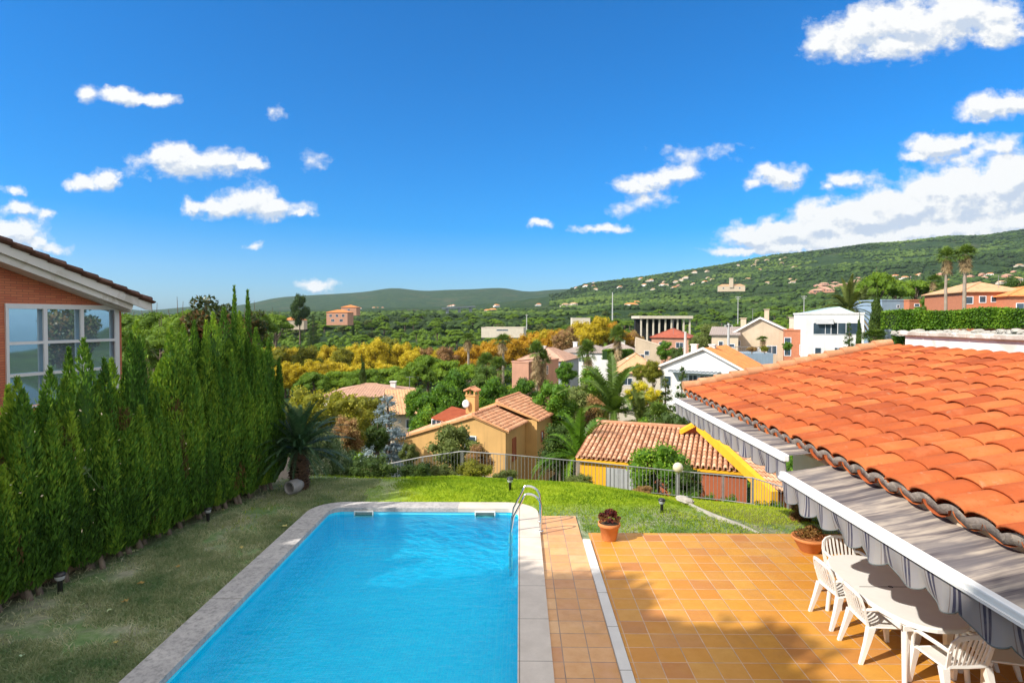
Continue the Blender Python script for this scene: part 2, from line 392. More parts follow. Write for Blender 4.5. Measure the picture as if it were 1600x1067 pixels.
c = ramp(nt, n1, [(.3, (.022, .045, .012)), (.5, (.038, .075, .018)), (.68, (.075, .11, .028))])
c = mix(nt, ramp(nt, n2, [(.56, 0), (.66, .55)]), c, (.14, .115, .06))
c = mix(nt, ramp(nt, vo.outputs['Distance'], [(.1, 0), (.7, .6)]), c, (.012, .028, .01))
nt.links.new(c, b.inputs['Base Color']); b.inputs['Roughness'].default_value = .95; b.inputs['Specular IOR Level'].default_value = .1
hh = math_(nt, 'ADD', math_(nt, 'MULTIPLY', vo.outputs['Distance'], -1.0), math_(nt, 'MULTIPLY', vn, .8)); bump(nt, b, hh, 1.0, 5.0)
M_HILL = m
o = link('hills', np_mesh('hills', Vt, Qt, m, smooth=True)); tag(o, kind='structure')
# ------------------------------------------------------------------ garden ground (lawn)
m, nt, b = new_mat('lawn_soil'); v = coords(nt)
g1 = noise(nt, v, 1.1, 7, .68, dist=.4); g2 = noise(nt, v, 7, 6, .7); g3 = noise(nt, v, .55, 5, .6)
dry = ramp(nt, g2, [(.3, (.17, .18, .12)), (.5, (.29, .295, .21)), (.72, (.42, .415, .32))])
grn = ramp(nt, g2, [(.3, (.09, .165, .065)), (.7, (.20, .30, .12))])
c = mix(nt, ramp(nt, g1, [(.38, 0), (.55, 1)]), dry, grn)
c = mix(nt, ramp(nt, g3, [(.60, 0), (.70, .7)]), c, (.21, .26, .03))
sp = N(nt, 'ShaderNodeSeparateXYZ'); nt.links.new(v, sp.inputs[0])
# bare earth along the hedge, lush strip on the sunny side beyond the pool
edge = math_(nt, 'SUBTRACT', math_(nt, 'MULTIPLY_ADD', sp.outputs['Y'], .2, -9.15), sp.outputs['X'])
edge = math_(nt, 'ADD', edge, math_(nt, 'MULTIPLY_ADD', g1, 1.0, -.45))
c = mix(nt, ramp(nt, edge, [(.0, 0), (.45, 1)]), c, ramp(nt, g2, [(.3, (.15, .12, .085)), (.7, (.28, .23, .175))]))
sunny = math_(nt, 'ADD', sp.outputs['X'], math_(nt, 'MULTIPLY', g1, 2.0))
far = ramp(nt, math_(nt, 'MULTIPLY_ADD', sp.outputs['Y'], .1, -.6), [(.68, 0), (.76, 1)])
lush = math_(nt, 'MULTIPLY', ramp(nt, math_(nt, 'MULTIPLY_ADD', sunny, .1, .5), [(.18, 0), (.38, 1)]), far)
c = mix(nt, lush, c, ramp(nt, g2, [(.3, (.17, .27, .012)), (.7, (.32, .42, .02))]))
low = math_(nt, 'MULTIPLY', ramp(nt, math_(nt, 'MULTIPLY', sp.outputs['Z'], -1), [(.05, 0), (.16, 1)]), ramp(nt, math_(nt, 'MULTIPLY', sp.outputs['X'], .1), [(.33, 0), (.4, 1)]))
c = mix(nt, low, c, ramp(nt, g2, [(.3, (.15, .17, .045)), (.7, (.26, .26, .075))]))
nt.links.new(c, b.inputs['Base Color']); b.inputs['Roughness'].default_value = .95; b.inputs['Specular IOR Level'].default_value = .1
bump(nt, b, noise(nt, v, 60, 4, .7), .6, .03); M_LAWN = m
PX0, PX1, PY0, PY1 = -4.14, 0.0, 2.4, 12.95       # pool inner edge
CW = .42
def in_hole(x, y): return (PX0-CW+.05 < x < PX1+CW-.05 and y < PY1+CW-.05) or (x >= PX1 and y < 11.2)
xs = np.concatenate([np.arange(-40, -12, 2.0), np.arange(-12, 20, .25), np.arange(20, 60, 2.0)])
ys = np.concatenate([np.arange(-30, 1, 2.0), np.arange(1, 25.2, .25)])
mb = MB(); idx = {}
def gh(x, y):
    if x < -8.4: return min(lawn_h(x, y), -.5-.35*min(8, (-8.4-x))) if y > 0 else -.4
    z = lawn_h(x, y)
    if x > 8.5 and y > 14.5: z = max(z, z)  
    return z+.012*mnoise.noise(Vector((x*1.3, y*1.3, 0)))-.03
for i, y in enumerate(ys):
    for j, x in enumerate(xs):
        idx[i, j] = len(mb.v); mb.v.append((x, y, gh(x, y)))
for i in range(len(ys)-1):
    for j in range(len(xs)-1):
        xc, yc = (xs[j]+xs[j+1])/2, (ys[i]+ys[i+1])/2
        if PX0-CW+.3 < xc < PX1+.2 and -.5 < yc < PY1+.1: continue
        mb.f.append((idx[i, j], idx[i, j+1], idx[i+1, j+1], idx[i+1, j])); mb.sm.append(True)
mb.build('lawn', M_LAWN, kind='structure')
# ------------------------------------------------------------------ grass blades
def blades(name, n, xr, yr, L, wd, mat, keep, tintf, seed):
    g = np.random.default_rng(seed); x = g.uniform(*xr, n); y = g.uniform(*yr, n)
    ok = np.array([keep(a, b_) for a, b_ in zip(x, y)]); x, y = x[ok], y[ok]; k = len(x)
    z = np.array([gh(a, b_) for a, b_ in zip(x, y)]); tt = np.array([tintf(a, b_) for a, b_ in zip(x, y)])
    ang = g.uniform(0, 6.283, k); l = L*g.uniform(.5, 1.4, k); lean = g.uniform(.1, 1.1, k); la = g.uniform(0, 6.283, k)
    P = np.stack([x, y, z], 1); W = np.stack([np.cos(ang), np.sin(ang), 0*ang], 1)*wd*.5
    T = P+np.stack([np.cos(la)*lean*l, np.sin(la)*lean*l, l/(1+.6*lean)], 1); Mi = P*.5+T*.5+np.array([0, 0, 1])*(l*.12)[:, None]
    V = np.stack([P-W, P+W, Mi+W*.7, T], 1).reshape(-1, 3)
    o = link(name, np_mesh(name, V, np.arange(4*k).reshape(-1, 4), mat, tt+g.uniform(-.2, .2, k))); tag(o, kind='stuff'); return o
M_GL = foliage('lush_grass', (.10, .20, .008), (.24, .36, .012), (.42, .50, .03), .4, .6, 0)
M_GD = foliage('dry_grass', (.13, .24, .10), (.33, .38, .21), (.58, .56, .40), .3, .7, 0)
def free(x, y):
    if in_hole(x, y): return False
    if x > .9 and y < 11.62: return False
    if x >= PX1+CW-.1 and x < 1.25 and y < 12.62: return False
    return True
nz = lambda x, y, s, k=0: mnoise.fractal(Vector((x*s, y*s, k)), .7, 2, 4)
def keep1(x, y):
    yf = float(np.interp(x, FX, FY))
    if y > yf-.3 or not free(x, y): return False
    if x > 3.3 and y > 11.9+(4.66-x)*2.1: return random.random() < .30
    return x > -3.2+nz(x, y, .7)*1.6 or random.random() < .12
blades('lawn_grass', 125000, (-6, 8.5), (11.6, 20.6), .075, .011, M_GL, keep1, lambda x, y: (.5+.5*nz(x, y, .9)) if not (x > 3.3 and y > 11.9+(4.66-x)*2.1) else .85, 3)
bpy.data.objects['lawn_grass'].name = 'grass_sunny'
def keep2(x, y):
    if not free(x, y): return False
    e = x-(-9.15+.2*y)
    if e < .25: return random.random() < .05
    return random.random() < min(1, .62+1.2*nz(x, y, .8, 5))*min(1, e/.8)
blades('grass_dry', 240000, (-8, -3.6), (6, 15.5), .075, .012, M_GD, keep2, lambda x, y: .5-.55*nz(x, y, .8, 5)+.15*nz(x, y, 4, 2), 4)
# ================================================================== pool
def rrect(x0, x1, y0, y1, r, n=8, corners=(0, 0, 1, 1)):
    "outline counter-clockwise from bottom left; rounds only the flagged corners (bl, br, tr, tl)"
    pts = []
    for (cx, cy, a0, k) in ((x0, y0, 180, 0), (x1, y0, 270, 1), (x1, y1, 0, 2), (x0, y1, 90, 3)):
        if not corners[k] or r <= 0: pts += [(cx, cy)]*(n+1); continue
        ox = cx+r*(1 if cx == x0 else -1); oy = cy+r*(1 if cy == y0 else -1)
        pts += [(ox+r*math.cos(R(a0+90*t/n)), oy+r*math.sin(R(a0+90*t/n))) for t in range(n+1)]
    return pts
ZC = .045; ZW = -.10
def stone(name, c1, c2, spk, joints=None, stain=None):
    m, nt, b = new_mat(name); v = coords(nt); n1 = noise(nt, v, 2.2, 6, .7); n2 = noise(nt, v, 90, 3, .7); n3 = noise(nt, v, 14, 6, .75)
    c = ramp(nt, n1, [(.3, c1), (.7, c2)]); c = mix(nt, ramp(nt, n2, [(.55, 0), (.72, .55)]), c, spk)
    if stain: c = mix(nt, ramp(nt, n3, [(.45, 0), (.68, .8)]), c, stain)
    if joints:
        br = N(nt, 'ShaderNodeTexBrick'); br.offset = 0; br.inputs['Color1'].default_value = (0, 0, 0, 1); br.inputs['Color2'].default_value = (0, 0, 0, 1); br.inputs['Mortar'].default_value = (1, 1, 1, 1)
        br.inputs['Scale'].default_value = 1; br.inputs['Brick Width'].default_value = joints[0]; br.inputs['Row Height'].default_value = joints[1]; br.inputs['Mortar Size'].default_value = .006; br.inputs['Mortar Smooth'].default_value = .3
        nt.links.new(v, br.inputs['Vector']); c = mix(nt, br.outputs['Color'], c, (.16, .14, .12))
    nt.links.new(c, b.inputs['Base Color']); b.inputs['Roughness'].default_value = .85; bump(nt, b, n2, .35, .006); return m
M_CR = stone('coping_stone', (.50, .44, .38), (.64, .57, .50), (.42, .36, .31), (40, 1.02))
M_CL = stone('weathered_coping', (.34, .33, .33), (.50, .48, .47), (.16, .15, .15), (40, 2.9), (.17, .17, .17))
m, nt, b = new_mat('pool_mosaic'); v = coords(nt)
vn2 = noise(nt, v, .8, 4, .6); 
def gridline(nt, v, ax, step, wd):
    s = N(nt, 'ShaderNodeSeparateXYZ'); nt.links.new(v, s.inputs[0]); f = math_(nt, 'FRACT', math_(nt, 'DIVIDE', s.outputs[ax], step)); return math_(nt, 'LESS_THAN', f, wd)
gl = math_(nt, 'MAXIMUM', math_(nt, 'MAXIMUM', gridline(nt, v, 0, .05, .12), gridline(nt, v, 1, .05, .12)), gridline(nt, v, 2, .05, .12))
wn = N(nt, 'ShaderNodeTexWhiteNoise'); sn = N(nt, 'ShaderNodeVectorMath', operation='SNAP'); nt.links.new(v, sn.inputs[0]); sn.inputs[1].default_value = (.05, .05, .05); nt.links.new(sn.outputs[0], wn.inputs['Vector'])
c = mix(nt, wn.outputs['Value'], (.003, .66, .90), (.006, .76, .96)); c = mix(nt, math_(nt, 'MULTIPLY', gl, .5), c, (.30, .78, .92)); c = mix(nt, ramp(nt, vn2, [(.35, .22), (.65, 0)]), c, (.004, .42, .74))
# mosaic tones go straight to the base colour
nt.links.new(c, b.inputs['Base Color']); b.inputs['Roughness'].default_value = .35; M_POOL = m
pin = rrect(PX0, PX1, PY0, PY1, .28)
pool = empty('swimming_pool', ((PX0+PX1)/2, PY0, 0), label='long rectangular swimming pool of clear turquoise water with pale stone edging', cat='swimming pool')
def pch(o): o.parent = pool; o.matrix_parent_inverse = Matrix.Translation(pool.location).inverted(); KIDS.setdefault(pool, []).append(o); return o
mb = MB(); n = len(pin); DP = -.98
def ring_in(d, z): return [(x, y, z) for x, y in rrect(PX0+d, PX1-d, PY0+d, PY1-d, max(.05, .28-d*.3)+d)]
lv = [ring_in(0, ZC-.045), ring_in(0, -.45)]+[ring_in(.55*(1-math.cos(R(90*k/7))), -.45-(-.45-DP)*math.sin(R(90*k/7))) for k in range(1, 8)]
mb.add([p for r_ in lv for p in r_], [(j*n+i, j*n+(i+1) % n, (j+1)*n+(i+1) % n, (j+1)*n+i) for j in range(len(lv)-1) for i in range(n)], True)
mb.add(lv[-1], [tuple(range(n))])
pch(mb.build('basin', M_POOL))
# water surface: one sheet, rippled
m = bpy.data.materials.new('pool_water'); m.use_nodes = True; nt = m.node_tree; nt.nodes.clear(); mo = N(nt, 'ShaderNodeOutputMaterial')
v = coords(nt); tr = N(nt, 'ShaderNodeBsdfTransparent'); tr.inputs[0].default_value = (.40, .93, .99, 1)
gls = N(nt, 'ShaderNodeBsdfGlossy'); gls.inputs['Roughness'].default_value = .06; gls.inputs['Color'].default_value = (1, 1, 1, 1)
fr = N(nt, 'ShaderNodeFresnel'); fr.inputs['IOR'].default_value = 1.33
v2 = coords(nt, 'Object', (1, 2.2, 1)); rp = noise(nt, v2, 5, 5, .6, dist=.6); rp2 = noise(nt, v2, 1.3, 3, .5)
bm_ = N(nt, 'ShaderNodeBump'); bm_.inputs['Strength'].default_value = .5; bm_.inputs['Distance'].default_value = .035
nt.links.new(math_(nt, 'ADD', rp, rp2), bm_.inputs['Height']); nt.links.new(bm_.outputs[0], gls.inputs['Normal']); nt.links.new(bm_.outputs[0], fr.inputs['Normal'])
ms = N(nt, 'ShaderNodeMixShader'); nt.links.new(fr.outputs[0], ms.inputs[0]); nt.links.new(tr.outputs[0], ms.inputs[1]); nt.links.new(gls.outputs[0], ms.inputs[2]); nt.links.new(ms.outputs[0], mo.inputs[0])
M_WATER = m
mb = MB(); mb.add([(x, y, ZW) for x, y in pin], [tuple(range(n))]); pch(mb.build('water', M_WATER))
# coping: ring, split in weathered (left, far left) and clean (right) stones
po = rrect(PX0-CW-.02, PX1+CW-.02, PY0-CW, PY1+CW, .72); pi2 = rrect(PX0+.02, PX1-.025, PY0, PY1-.02, .26)
def ring(name, sel, mat):
    mb = MB(); n = len(po)
    for i in range(n):
        j = (i+1) % n
        if po[i] == po[j] and pi2[i] == pi2[j]: continue
        if not sel((po[i][0]+po[j][0])/2, (po[i][1]+po[j][1])/2, i): continue
        a, b_, c_, d_ = po[i], po[j], pi2[j], pi2[i]
        up = [(p[0], p[1], ZC) for p in (a, b_, c_, d_)]; dn = [(p[0], p[1], -.04) for p in (a, b_, c_, d_)]
        mb.add(up+dn, [(0, 1, 2, 3), (1, 0, 4, 5), (3, 2, 6, 7), (0, 3, 7, 4), (2, 1, 5, 6), (7, 6, 5, 4)])
    return pch(mb.build(name, mat))
# split far side at x=-1.4: insert points
def splitx(pts, inner):
    q = []; n = len(pts)
    for i in range(n):
        q.append(pts[i]); a, b_ = pts[i], pts[(i+1) % n]
        if a[1] > 12 and b_[1] > 12 and abs(a[0]-b_[0]) > 2: q.append((-1.35, a[1]))
    return q
po = splitx(po, 0); pi2 = splitx(pi2, 1)
ring('coping', lambda x, y, i: x > -1.35 and not (y < PY0+.1 and x < -.3), M_CR)
ring('coping', lambda x, y, i: not (x > -1.35 and not (y < PY0+.1 and x < -.3)), M_CL)
# skimmers on the far wall
M_WPL = mottled('white_plastic', (.72, .70, .66), (.80, .78, .74), 4, .35, bstr=0, spec=.5)
M_DARK = mottled('dark_void', (.012, .012, .012), (.03, .03, .03), 5, .8, bstr=0)
for px0, px1 in ((554, 584), (742, 774)):
    x0, x1 = X_at(px0, PY1, 802), X_at(px1, PY1, 802); mb = MB(); y = PY1-.055; z1, z0 = ZC-.06, ZC-.195
    t = .022; mb.box(x0, x1, y, PY1-.002, z1-t, z1).box(x0, x1, y, PY1-.002, z0, z0+t).box(x0, x0+t, y, PY1-.002, z0+t, z1-t).box(x1-t, x1, y, PY1-.002, z0+t, z1-t)
    s = pch(mb.build('skimmer', M_WPL)); k = MB().box(x0+t, x1-t, PY1-.02, PY1-.004, z0+t, z1-t).build('opening', mottled('skimmer_flap', (.16, .22, .20), (.24, .30, .27), 6, .4, bstr=0), s)
# ladder
M_STEEL = mottled('stainless_steel', (.62, .62, .62), (.72, .72, .72), 20, .12, bstr=0, metal=1)
lad = empty('pool_ladder', (.2, 11.5, ZC), label='stainless steel pool ladder with two arched handrails at the far right pool corner', cat='ladder')
def lch(o): o.parent = lad; o.matrix_parent_inverse = Matrix.Translation(lad.location).inverted(); KIDS.setdefault(lad, []).append(o); return o
LY = (11.55, 12.1)
for y in LY:
    p = [Vector((.42, y, ZC))]
    xb = .42
    for t in range(0, 13):
        a = math.pi*t/12; p.append(Vector((.17+.25*math.cos(a), y, ZC+.48+.25*math.sin(a))))
    p = p[:9]+[Vector((.04, y, ZC+.58)), Vector((-.12, y, ZC+.28)), Vector((-.17, y, .02)), Vector((-.18, y, -.5)), Vector((-.18, y, -.85))]
    lch(MB().tube(p, .021, 10).build('handrail', M_STEEL))
    lch(MB().lathe([(.05, 0), (.05, .012), (.03, .02)], (.42, y, ZC+.001), 16).build('flange', M_STEEL))
for z in (-.2, -.45, -.7): lch(MB().box(-.22, -.14, LY[0]+.02, LY[1]-.02, z-.015, z+.015, bev=.008).build('step', M_WPL))
# ------------------------------------------------------------------ tiled patio
def tiles(name, cols, step, off, mortar, shade=0):
    m, nt, b = new_mat(name); c0 = nt.nodes.new('ShaderNodeTexCoord').outputs['Object']
    a = N(nt, 'ShaderNodeVectorMath', operation='ADD'); nt.links.new(c0, a.inputs[0]); a.inputs[1].default_value = (*off, 0)
    dv = N(nt, 'ShaderNodeVectorMath', operation='DIVIDE'); nt.links.new(a.outputs[0], dv.inputs[0]); dv.inputs[1].default_value = (step[0], step[1], 1)
    fr = N(nt, 'ShaderNodeVectorMath', operation='FRACTION'); nt.links.new(dv.outputs[0], fr.inputs[0])
    fl = N(nt, 'ShaderNodeVectorMath', operation='FLOOR'); nt.links.new(dv.outputs[0], fl.inputs[0])
    s = N(nt, 'ShaderNodeSeparateXYZ'); nt.links.new(fr.outputs[0], s.inputs[0])
    def edge(o): return math_(nt, 'SUBTRACT', .5, math_(nt, 'ABSOLUTE', math_(nt, 'SUBTRACT', s.outputs[o], .5)))
    en = noise(nt, c0, 9, 5, .7); e = math_(nt, 'MINIMUM', edge(0), edge(1)); e = math_(nt, 'ADD', e, math_(nt, 'MULTIPLY_ADD', en, .022, -.011)); g = ramp(nt, e, [(.013, 1), (.024, 0)])
    wn = N(nt, 'ShaderNodeTexWhiteNoise', noise_dimensions='2D'); nt.links.new(fl.outputs[0], wn.inputs['Vector'])
    col = ramp(nt, wn.outputs['Value'], cols)
    nn = noise(nt, c0, 5, 5, .65); col = mix(nt, ramp(nt, nn, [(.3, 0), (.75, .38)]), col, (.43, .18, .032))
    n3 = noise(nt, c0, 1.3, 6, .7); col = mix(nt, ramp(nt, n3, [(.50, 0), (.68, .30)]), col, (.61, .34, .06))
    n4 = noise(nt, c0, .7, 7, .75); col = mix(nt, ramp(nt, n4, [(.54, 0), (.70, .35)]), col, (.30, .16, .08))
    mo2 = mix(nt, ramp(nt, noise(nt, c0, 1.7, 6, .7), [(.42, 0), (.62, .65)]), mortar, tuple(x*.45 for x in mortar)); col = mix(nt, g, col, mo2)
    nt.links.new(col, b.inputs['Base Color']); nt.links.new(ramp(nt, nn, [(.3, .42), (.7, .62)]), b.inputs['Roughness']); b.inputs['Specular IOR Level'].default_value = .3
    hgt = math_(nt, 'ADD', math_(nt, 'MULTIPLY', g, -1), math_(nt, 'MULTIPLY', wn.outputs['Value'], .12)); bump(nt, b, hgt, .5, .006); return m
TC = [(0, (.57, .26, .035)), (.25, (.61, .30, .04)), (.5, (.55, .23, .035)), (.7, (.61, .32, .06)), (.88, (.46, .18, .05)), (1, (.58, .30, .08))]
M_T1 = tiles('patio_tiles', TC, (.33, .33), (-.07, .05), (.62, .42, .28))
TC2 = [(0, (.64, .34, .15)), (.3, (.70, .42, .20)), (.6, (.58, .30, .14)), (.8, (.72, .46, .24)), (1, (.54, .26, .13))]
M_T2 = tiles('poolside_tiles', TC2, (.33, .33), (.12, .05), (.36, .26, .19))
XD0, XD1 = 1.19, 1.335
mb = MB(); mb.box(PX1+CW-.03, XD0-.004, -3, 12.6, -.08, -.004); mb.build('poolside_path', M_T2, kind='structure')
mb = MB(); mb.box(XD1+.012, 9.2, -3, 11.6, -.10, 0.0); mb.build('patio', M_T1, kind='structure')
# stone drain kerb between the two tiled areas
M_KERB = stone('kerb_stone', (.58, .56, .54), (.68, .66, .63), (.50, .48, .46), (40, 1.0))
mb = MB(); y = -3.0
while y < 11.1:
    y2 = min(y+1.0, 11.2); mb.box(XD0, XD1, y+.002, y2-.002, -.06, .028, bev=.006); y = y2
tag(mb.build('drain_kerb', M_KERB), 'long narrow white stone kerb running between the poolside path and the patio', 'kerb')
M_CONC = mottled('concrete', (.34, .32, .29), (.50, .47, .43), 2, .9, 30, .4, .01)
p = [Vector((4.7, 11.66, .0)), Vector((4.5, 12.1, .015)), Vector((4.2, 12.6, .02)), Vector((3.95, 13.2, .01)), Vector((3.88, 13.6, -.02))]
mb = MB()
for a, b_ in zip(p, p[1:]):
    d = (b_-a).normalized()*.022; n_ = Vector((-d.y, d.x, 0)); mb.add([a-n_, a+n_, b_+n_, b_-n_, a-n_-Vector((0, 0, .3)), a+n_-Vector((0, 0, .3)), b_+n_-Vector((0, 0, .3)), b_-n_-Vector((0, 0, .3))], [(0, 3, 2, 1), (0, 1, 5, 4), (1, 2, 6, 5), (2, 3, 7, 6), (3, 0, 4, 7)])
tag(mb.build('garden_kerb', M_CONC), 'thin pale curved kerb between the bright lawn and the lower lawn', 'kerb')
bm = bmesh.new(); bmesh.ops.create_icosphere(bm, subdivisions=3, radius=1)
for v_ in bm.verts: v_.co = Vector((v_.co.x*.12, v_.co.y*.26, v_.co.z*.08))*(1+.25*mnoise.noise(v_.co*2.3))
o = MB().bm(bm, smooth=False).build('garden_rock', mottled('rock', (.28, .26, .22), (.48, .45, .40), 6, .9, 40, .5, .02)); o.location = (3.82, 13.75, .0); o.rotation_euler = (0, 0, .5)
tag(o, 'flat grey rock lying at the end of the curved lawn kerb', 'rock')
# ================================================================== own house wing (right)
def barrel(name, c1, c2, c3, scale=3.0):
    m, nt, b = new_mat(name); v = coords(nt); n1 = noise(nt, v, scale, 6, .65); n2 = noise(nt, v, scale*7, 5, .7)
    a = N(nt, 'ShaderNodeAttribute', attribute_name='tint')
    c = ramp(nt, a.outputs['Fac'], [(0, c1), (.5, c2), (1, c3)])
    dk = tuple(x*.55 for x in c1); lt = tuple(min(1, x*1.15+.03) for x in c3)
    c = mix(nt, ramp(nt, n1, [(.52, 0), (.75, .55)]), c, lt); c = mix(nt, ramp(nt, n2, [(.56, 0), (.74, .6)]), c, dk)
    n4 = noise(nt, v, scale*2.3, 8, .75, dist=.6); c = mix(nt, ramp(nt, n4, [(.60, 0), (.70, .55)]), c, (.30, .25, .16)); n5 = noise(nt, v, scale*.35, 4, .6); c = mix(nt, ramp(nt, n5, [(.5, 0), (.68, .35)]), c, dk)
    nt.links.new(c, b.inputs['Base Color']); b.inputs['Roughness'].default_value = .82; b.inputs['Specular IOR Level'].default_value = .25
    bump(nt, b, n2, .3, .008); return m
M_TILE = barrel('clay_tiles', (.30, .062, .018), (.39, .088, .023), (.46, .13, .036))
M_TILE2 = barrel('pale_clay_tiles', (.42, .20, .11), (.55, .29, .17), (.66, .40, .26))
M_TILE3 = barrel('salmon_clay_tiles', (.52, .24, .13), (.62, .31, .17), (.72, .40, .24))
def tile_roof(O, U, W, nu, nw, mat, name, parent, cover=.36, rise=.45, pan=True, seed=0, seg=6, jit=.012, trim=None, flat=1):
    """barrel tiles. O: eave corner, U: vector along the eave, W: vector up the slope. nu columns, nw courses"""
    g = np.random.default_rng(seed); O = np.array(O, float); U = np.array(U, float); W = np.array(W, float)
    du = U/nu; dw = W/nw; Nn = np.cross(U, W); Nn = Nn/np.linalg.norm(Nn)
    if Nn[2] < 0: Nn = -Nn
    wu = np.linalg.norm(du); Vs = []; Fs = []; T = []; o = 0
    for i in range(nu):
        for j in range(nw):
            if trim and not trim(i, j): continue
            for kind in ((0, 1) if pan else (0,)):
                c0 = O+du*(i+.5 if kind == 0 else i)+dw*(j-.06); L = dw*1.16
                jj = g.normal(size=3)*jit; jw = g.uniform(-.10, .10)
                ra = wu*cover*(1.12 if kind == 0 else 1.0); rb = wu*cover*(.92 if kind == 0 else 1.0)
                lift0 = wu*(.12+g.uniform(-.015, .02)) if kind == 0 else 0; 
                t = g.uniform(0, 1); vs = []
                for e, (rr, lf) in enumerate(((ra, lift0+wu*.07*flat), (rb, lift0-wu*.03*flat))):
                    p = c0+(L*(e) if e else dw*jw*.5)+Nn*lf+du*jj[e]
                    for q in range(seg+1):
                        a = math.pi*q/seg
                        if kind == 0: vs.append(p+du/wu*math.cos(a)*rr+Nn*math.sin(a)*rr*2*rise)
                        else: vs.append(p+du/wu*math.cos(a)*rr-Nn*(math.sin(a)*rr*.6-.02*wu))
                k = seg+1
                fs = [(q, q+1, k+q+1, k+q) for q in range(seg)]
                if kind == 0:   # open mouth thickness
                    inner = [v-Nn*wu*.06 if 0 < q < seg else v for q, v in enumerate(vs[:k])]
                    b0 = len(vs); vs += inner; fs += [(q+1, q, b0+q, b0+q+1) for q in range(seg)]
                    inner2 = [v-Nn*wu*.06+dw*.3 for v in vs[:k]]; b1 = len(vs); vs += inner2; fs += [(b0+q+1, b0+q, b1+q, b1+q+1) for q in range(seg)]
                Vs += vs; Fs += [(a_+o, b_+o, c_+o, d_+o) for a_, b_, c_, d_ in fs]; T += [t]*len(fs); o += len(vs)
    me = np_mesh(name, np.array(Vs), np.array(Fs), mat, np.array(T), smooth=True)
    return link(name, me, parent)
M_WHITE = mottled('white_render', (.66, .64, .60), (.78, .76, .72), .8, .9, 60, .25, .004, c3=(.58, .55, .49), s3=2)
M_CREAM = mottled('cream_render', (.55, .45, .33), (.66, .55, .42), 1, .9, 50, .3, .004)
XE, ZE, XT, ZT, YF = 3.90, 2.45, 8.74, 3.50, 14.05
wing = empty('house_wing', (8, 7, 0), label='single storey house wing with orange barrel tile roof at the right of the patio', cat='house')
def wch(o, root=None):
    root = root or wing
    o.parent = root; o.matrix_parent_inverse = Matrix.Translation(root.location).inverted(); KIDS.setdefault(root, []).append(o); return o
wch(tile_roof((XE, 1.5, ZE), (0, YF-1.5, 0), (XT-XE, 0, ZT-ZE), 34, 11, M_TILE, 'roof', None, seed=5, seg=8, cover=.465, rise=.195, flat=.5))
M_GRM = mottled('grey_pan_tiles', (.20, .17, .15), (.34, .29, .26), 5, .95, 25, .6, .02, c3=(.42, .36, .30), s3=2)
ep = MB(); du_ = (YF-1.5)/34; n_ = 34*8; top_, bot_ = [], []
for i in range(n_+1):
    y_ = 1.5+(YF-1.5)*i/n_; wv = abs(math.sin(math.pi*i/8)); j_ = .012*mnoise.noise(Vector((y_*3, 0, 0)))
    top_.append((XE-.012+j_, y_, ZE+.015+.055*wv)); bot_.append((XE+.0+j_, y_, ZE-.075+.045*wv+j_))
vs = top_+bot_+[(x+.35, y, z+.05) for x, y, z in bot_]; m_ = n_+1
ep.add(vs, [(i, m_+i, m_+i+1, i+1) for i in range(n_)]+[(m_+i, 2*m_+i, 2*m_+i+1, m_+i+1) for i in range(n_)], True)
wch(ep.build('eave_mortar', M_GRM))
deck = MB().slab([(XE+.10, 1.5, ZE-.03), (XE+.10, YF+.05, ZE-.03), (XT+.2, YF+.05, ZT-.03+.02), (XT+.2, 1.5, ZT-.01)], (0, 0, -.13))
wch(deck.build('roof_deck', M_CREAM))
# verge: mortar bed with a line of tiles on its crest along the far edge
mv = MB(); nseg = 13
for k in range(nseg):
    a = Vector((XE-.02+(XT-XE)*k/nseg, YF+.10, ZE+.10+(ZT-ZE)*k/nseg+.03)); b_ = a+Vector(((XT-XE)/nseg*1.1, 0, (ZT-ZE)/nseg*1.1-.03))
    mv.tube([a, b_], [.125, .10], 12)
M_MORT = mottled('verge_mortar', (.30, .24, .16), (.52, .45, .34), 5, .95, 25, .7, .03, c3=(.20, .19, .14), s3=2)
wch(mv.build('verge_tiles', barrel('verge_clay', (.50, .24, .12), (.62, .33, .17), (.66, .42, .26))))
wch(MB().slab([(XE, YF+.02, ZE-.02), (XT, YF+.02, ZT-.02), (XT, YF+.02, ZT+.11), (XE, YF+.02, ZE+.11)], (0, .16, 0)).build('verge_bed', M_MORT))
wch(MB().box(6.3, XT+3, 1.5, YF-.3, -.02, 2.9).build('wall', M_CREAM))
# raised upper part: white wall with concrete capping
wch(MB().box(XT+.12, XT+.42, -1, YF-.25, 2.9, 3.80).build('parapet', M_WHITE))
mcp = MB(); y = 1.0
while y < YF-.2:
    y2 = min(y+1.35, YF-.15); mcp.box(XT+.02, XT+.50, y+.004, y2-.004, 3.805, 3.90, bev=.02); y = y2
wch(mcp.build('capping', mottled('old_concrete', (.30, .27, .23), (.52, .48, .42), 2.5, .95, 25, .5, .01, c3=(.62, .60, .56), s3=1.5)))
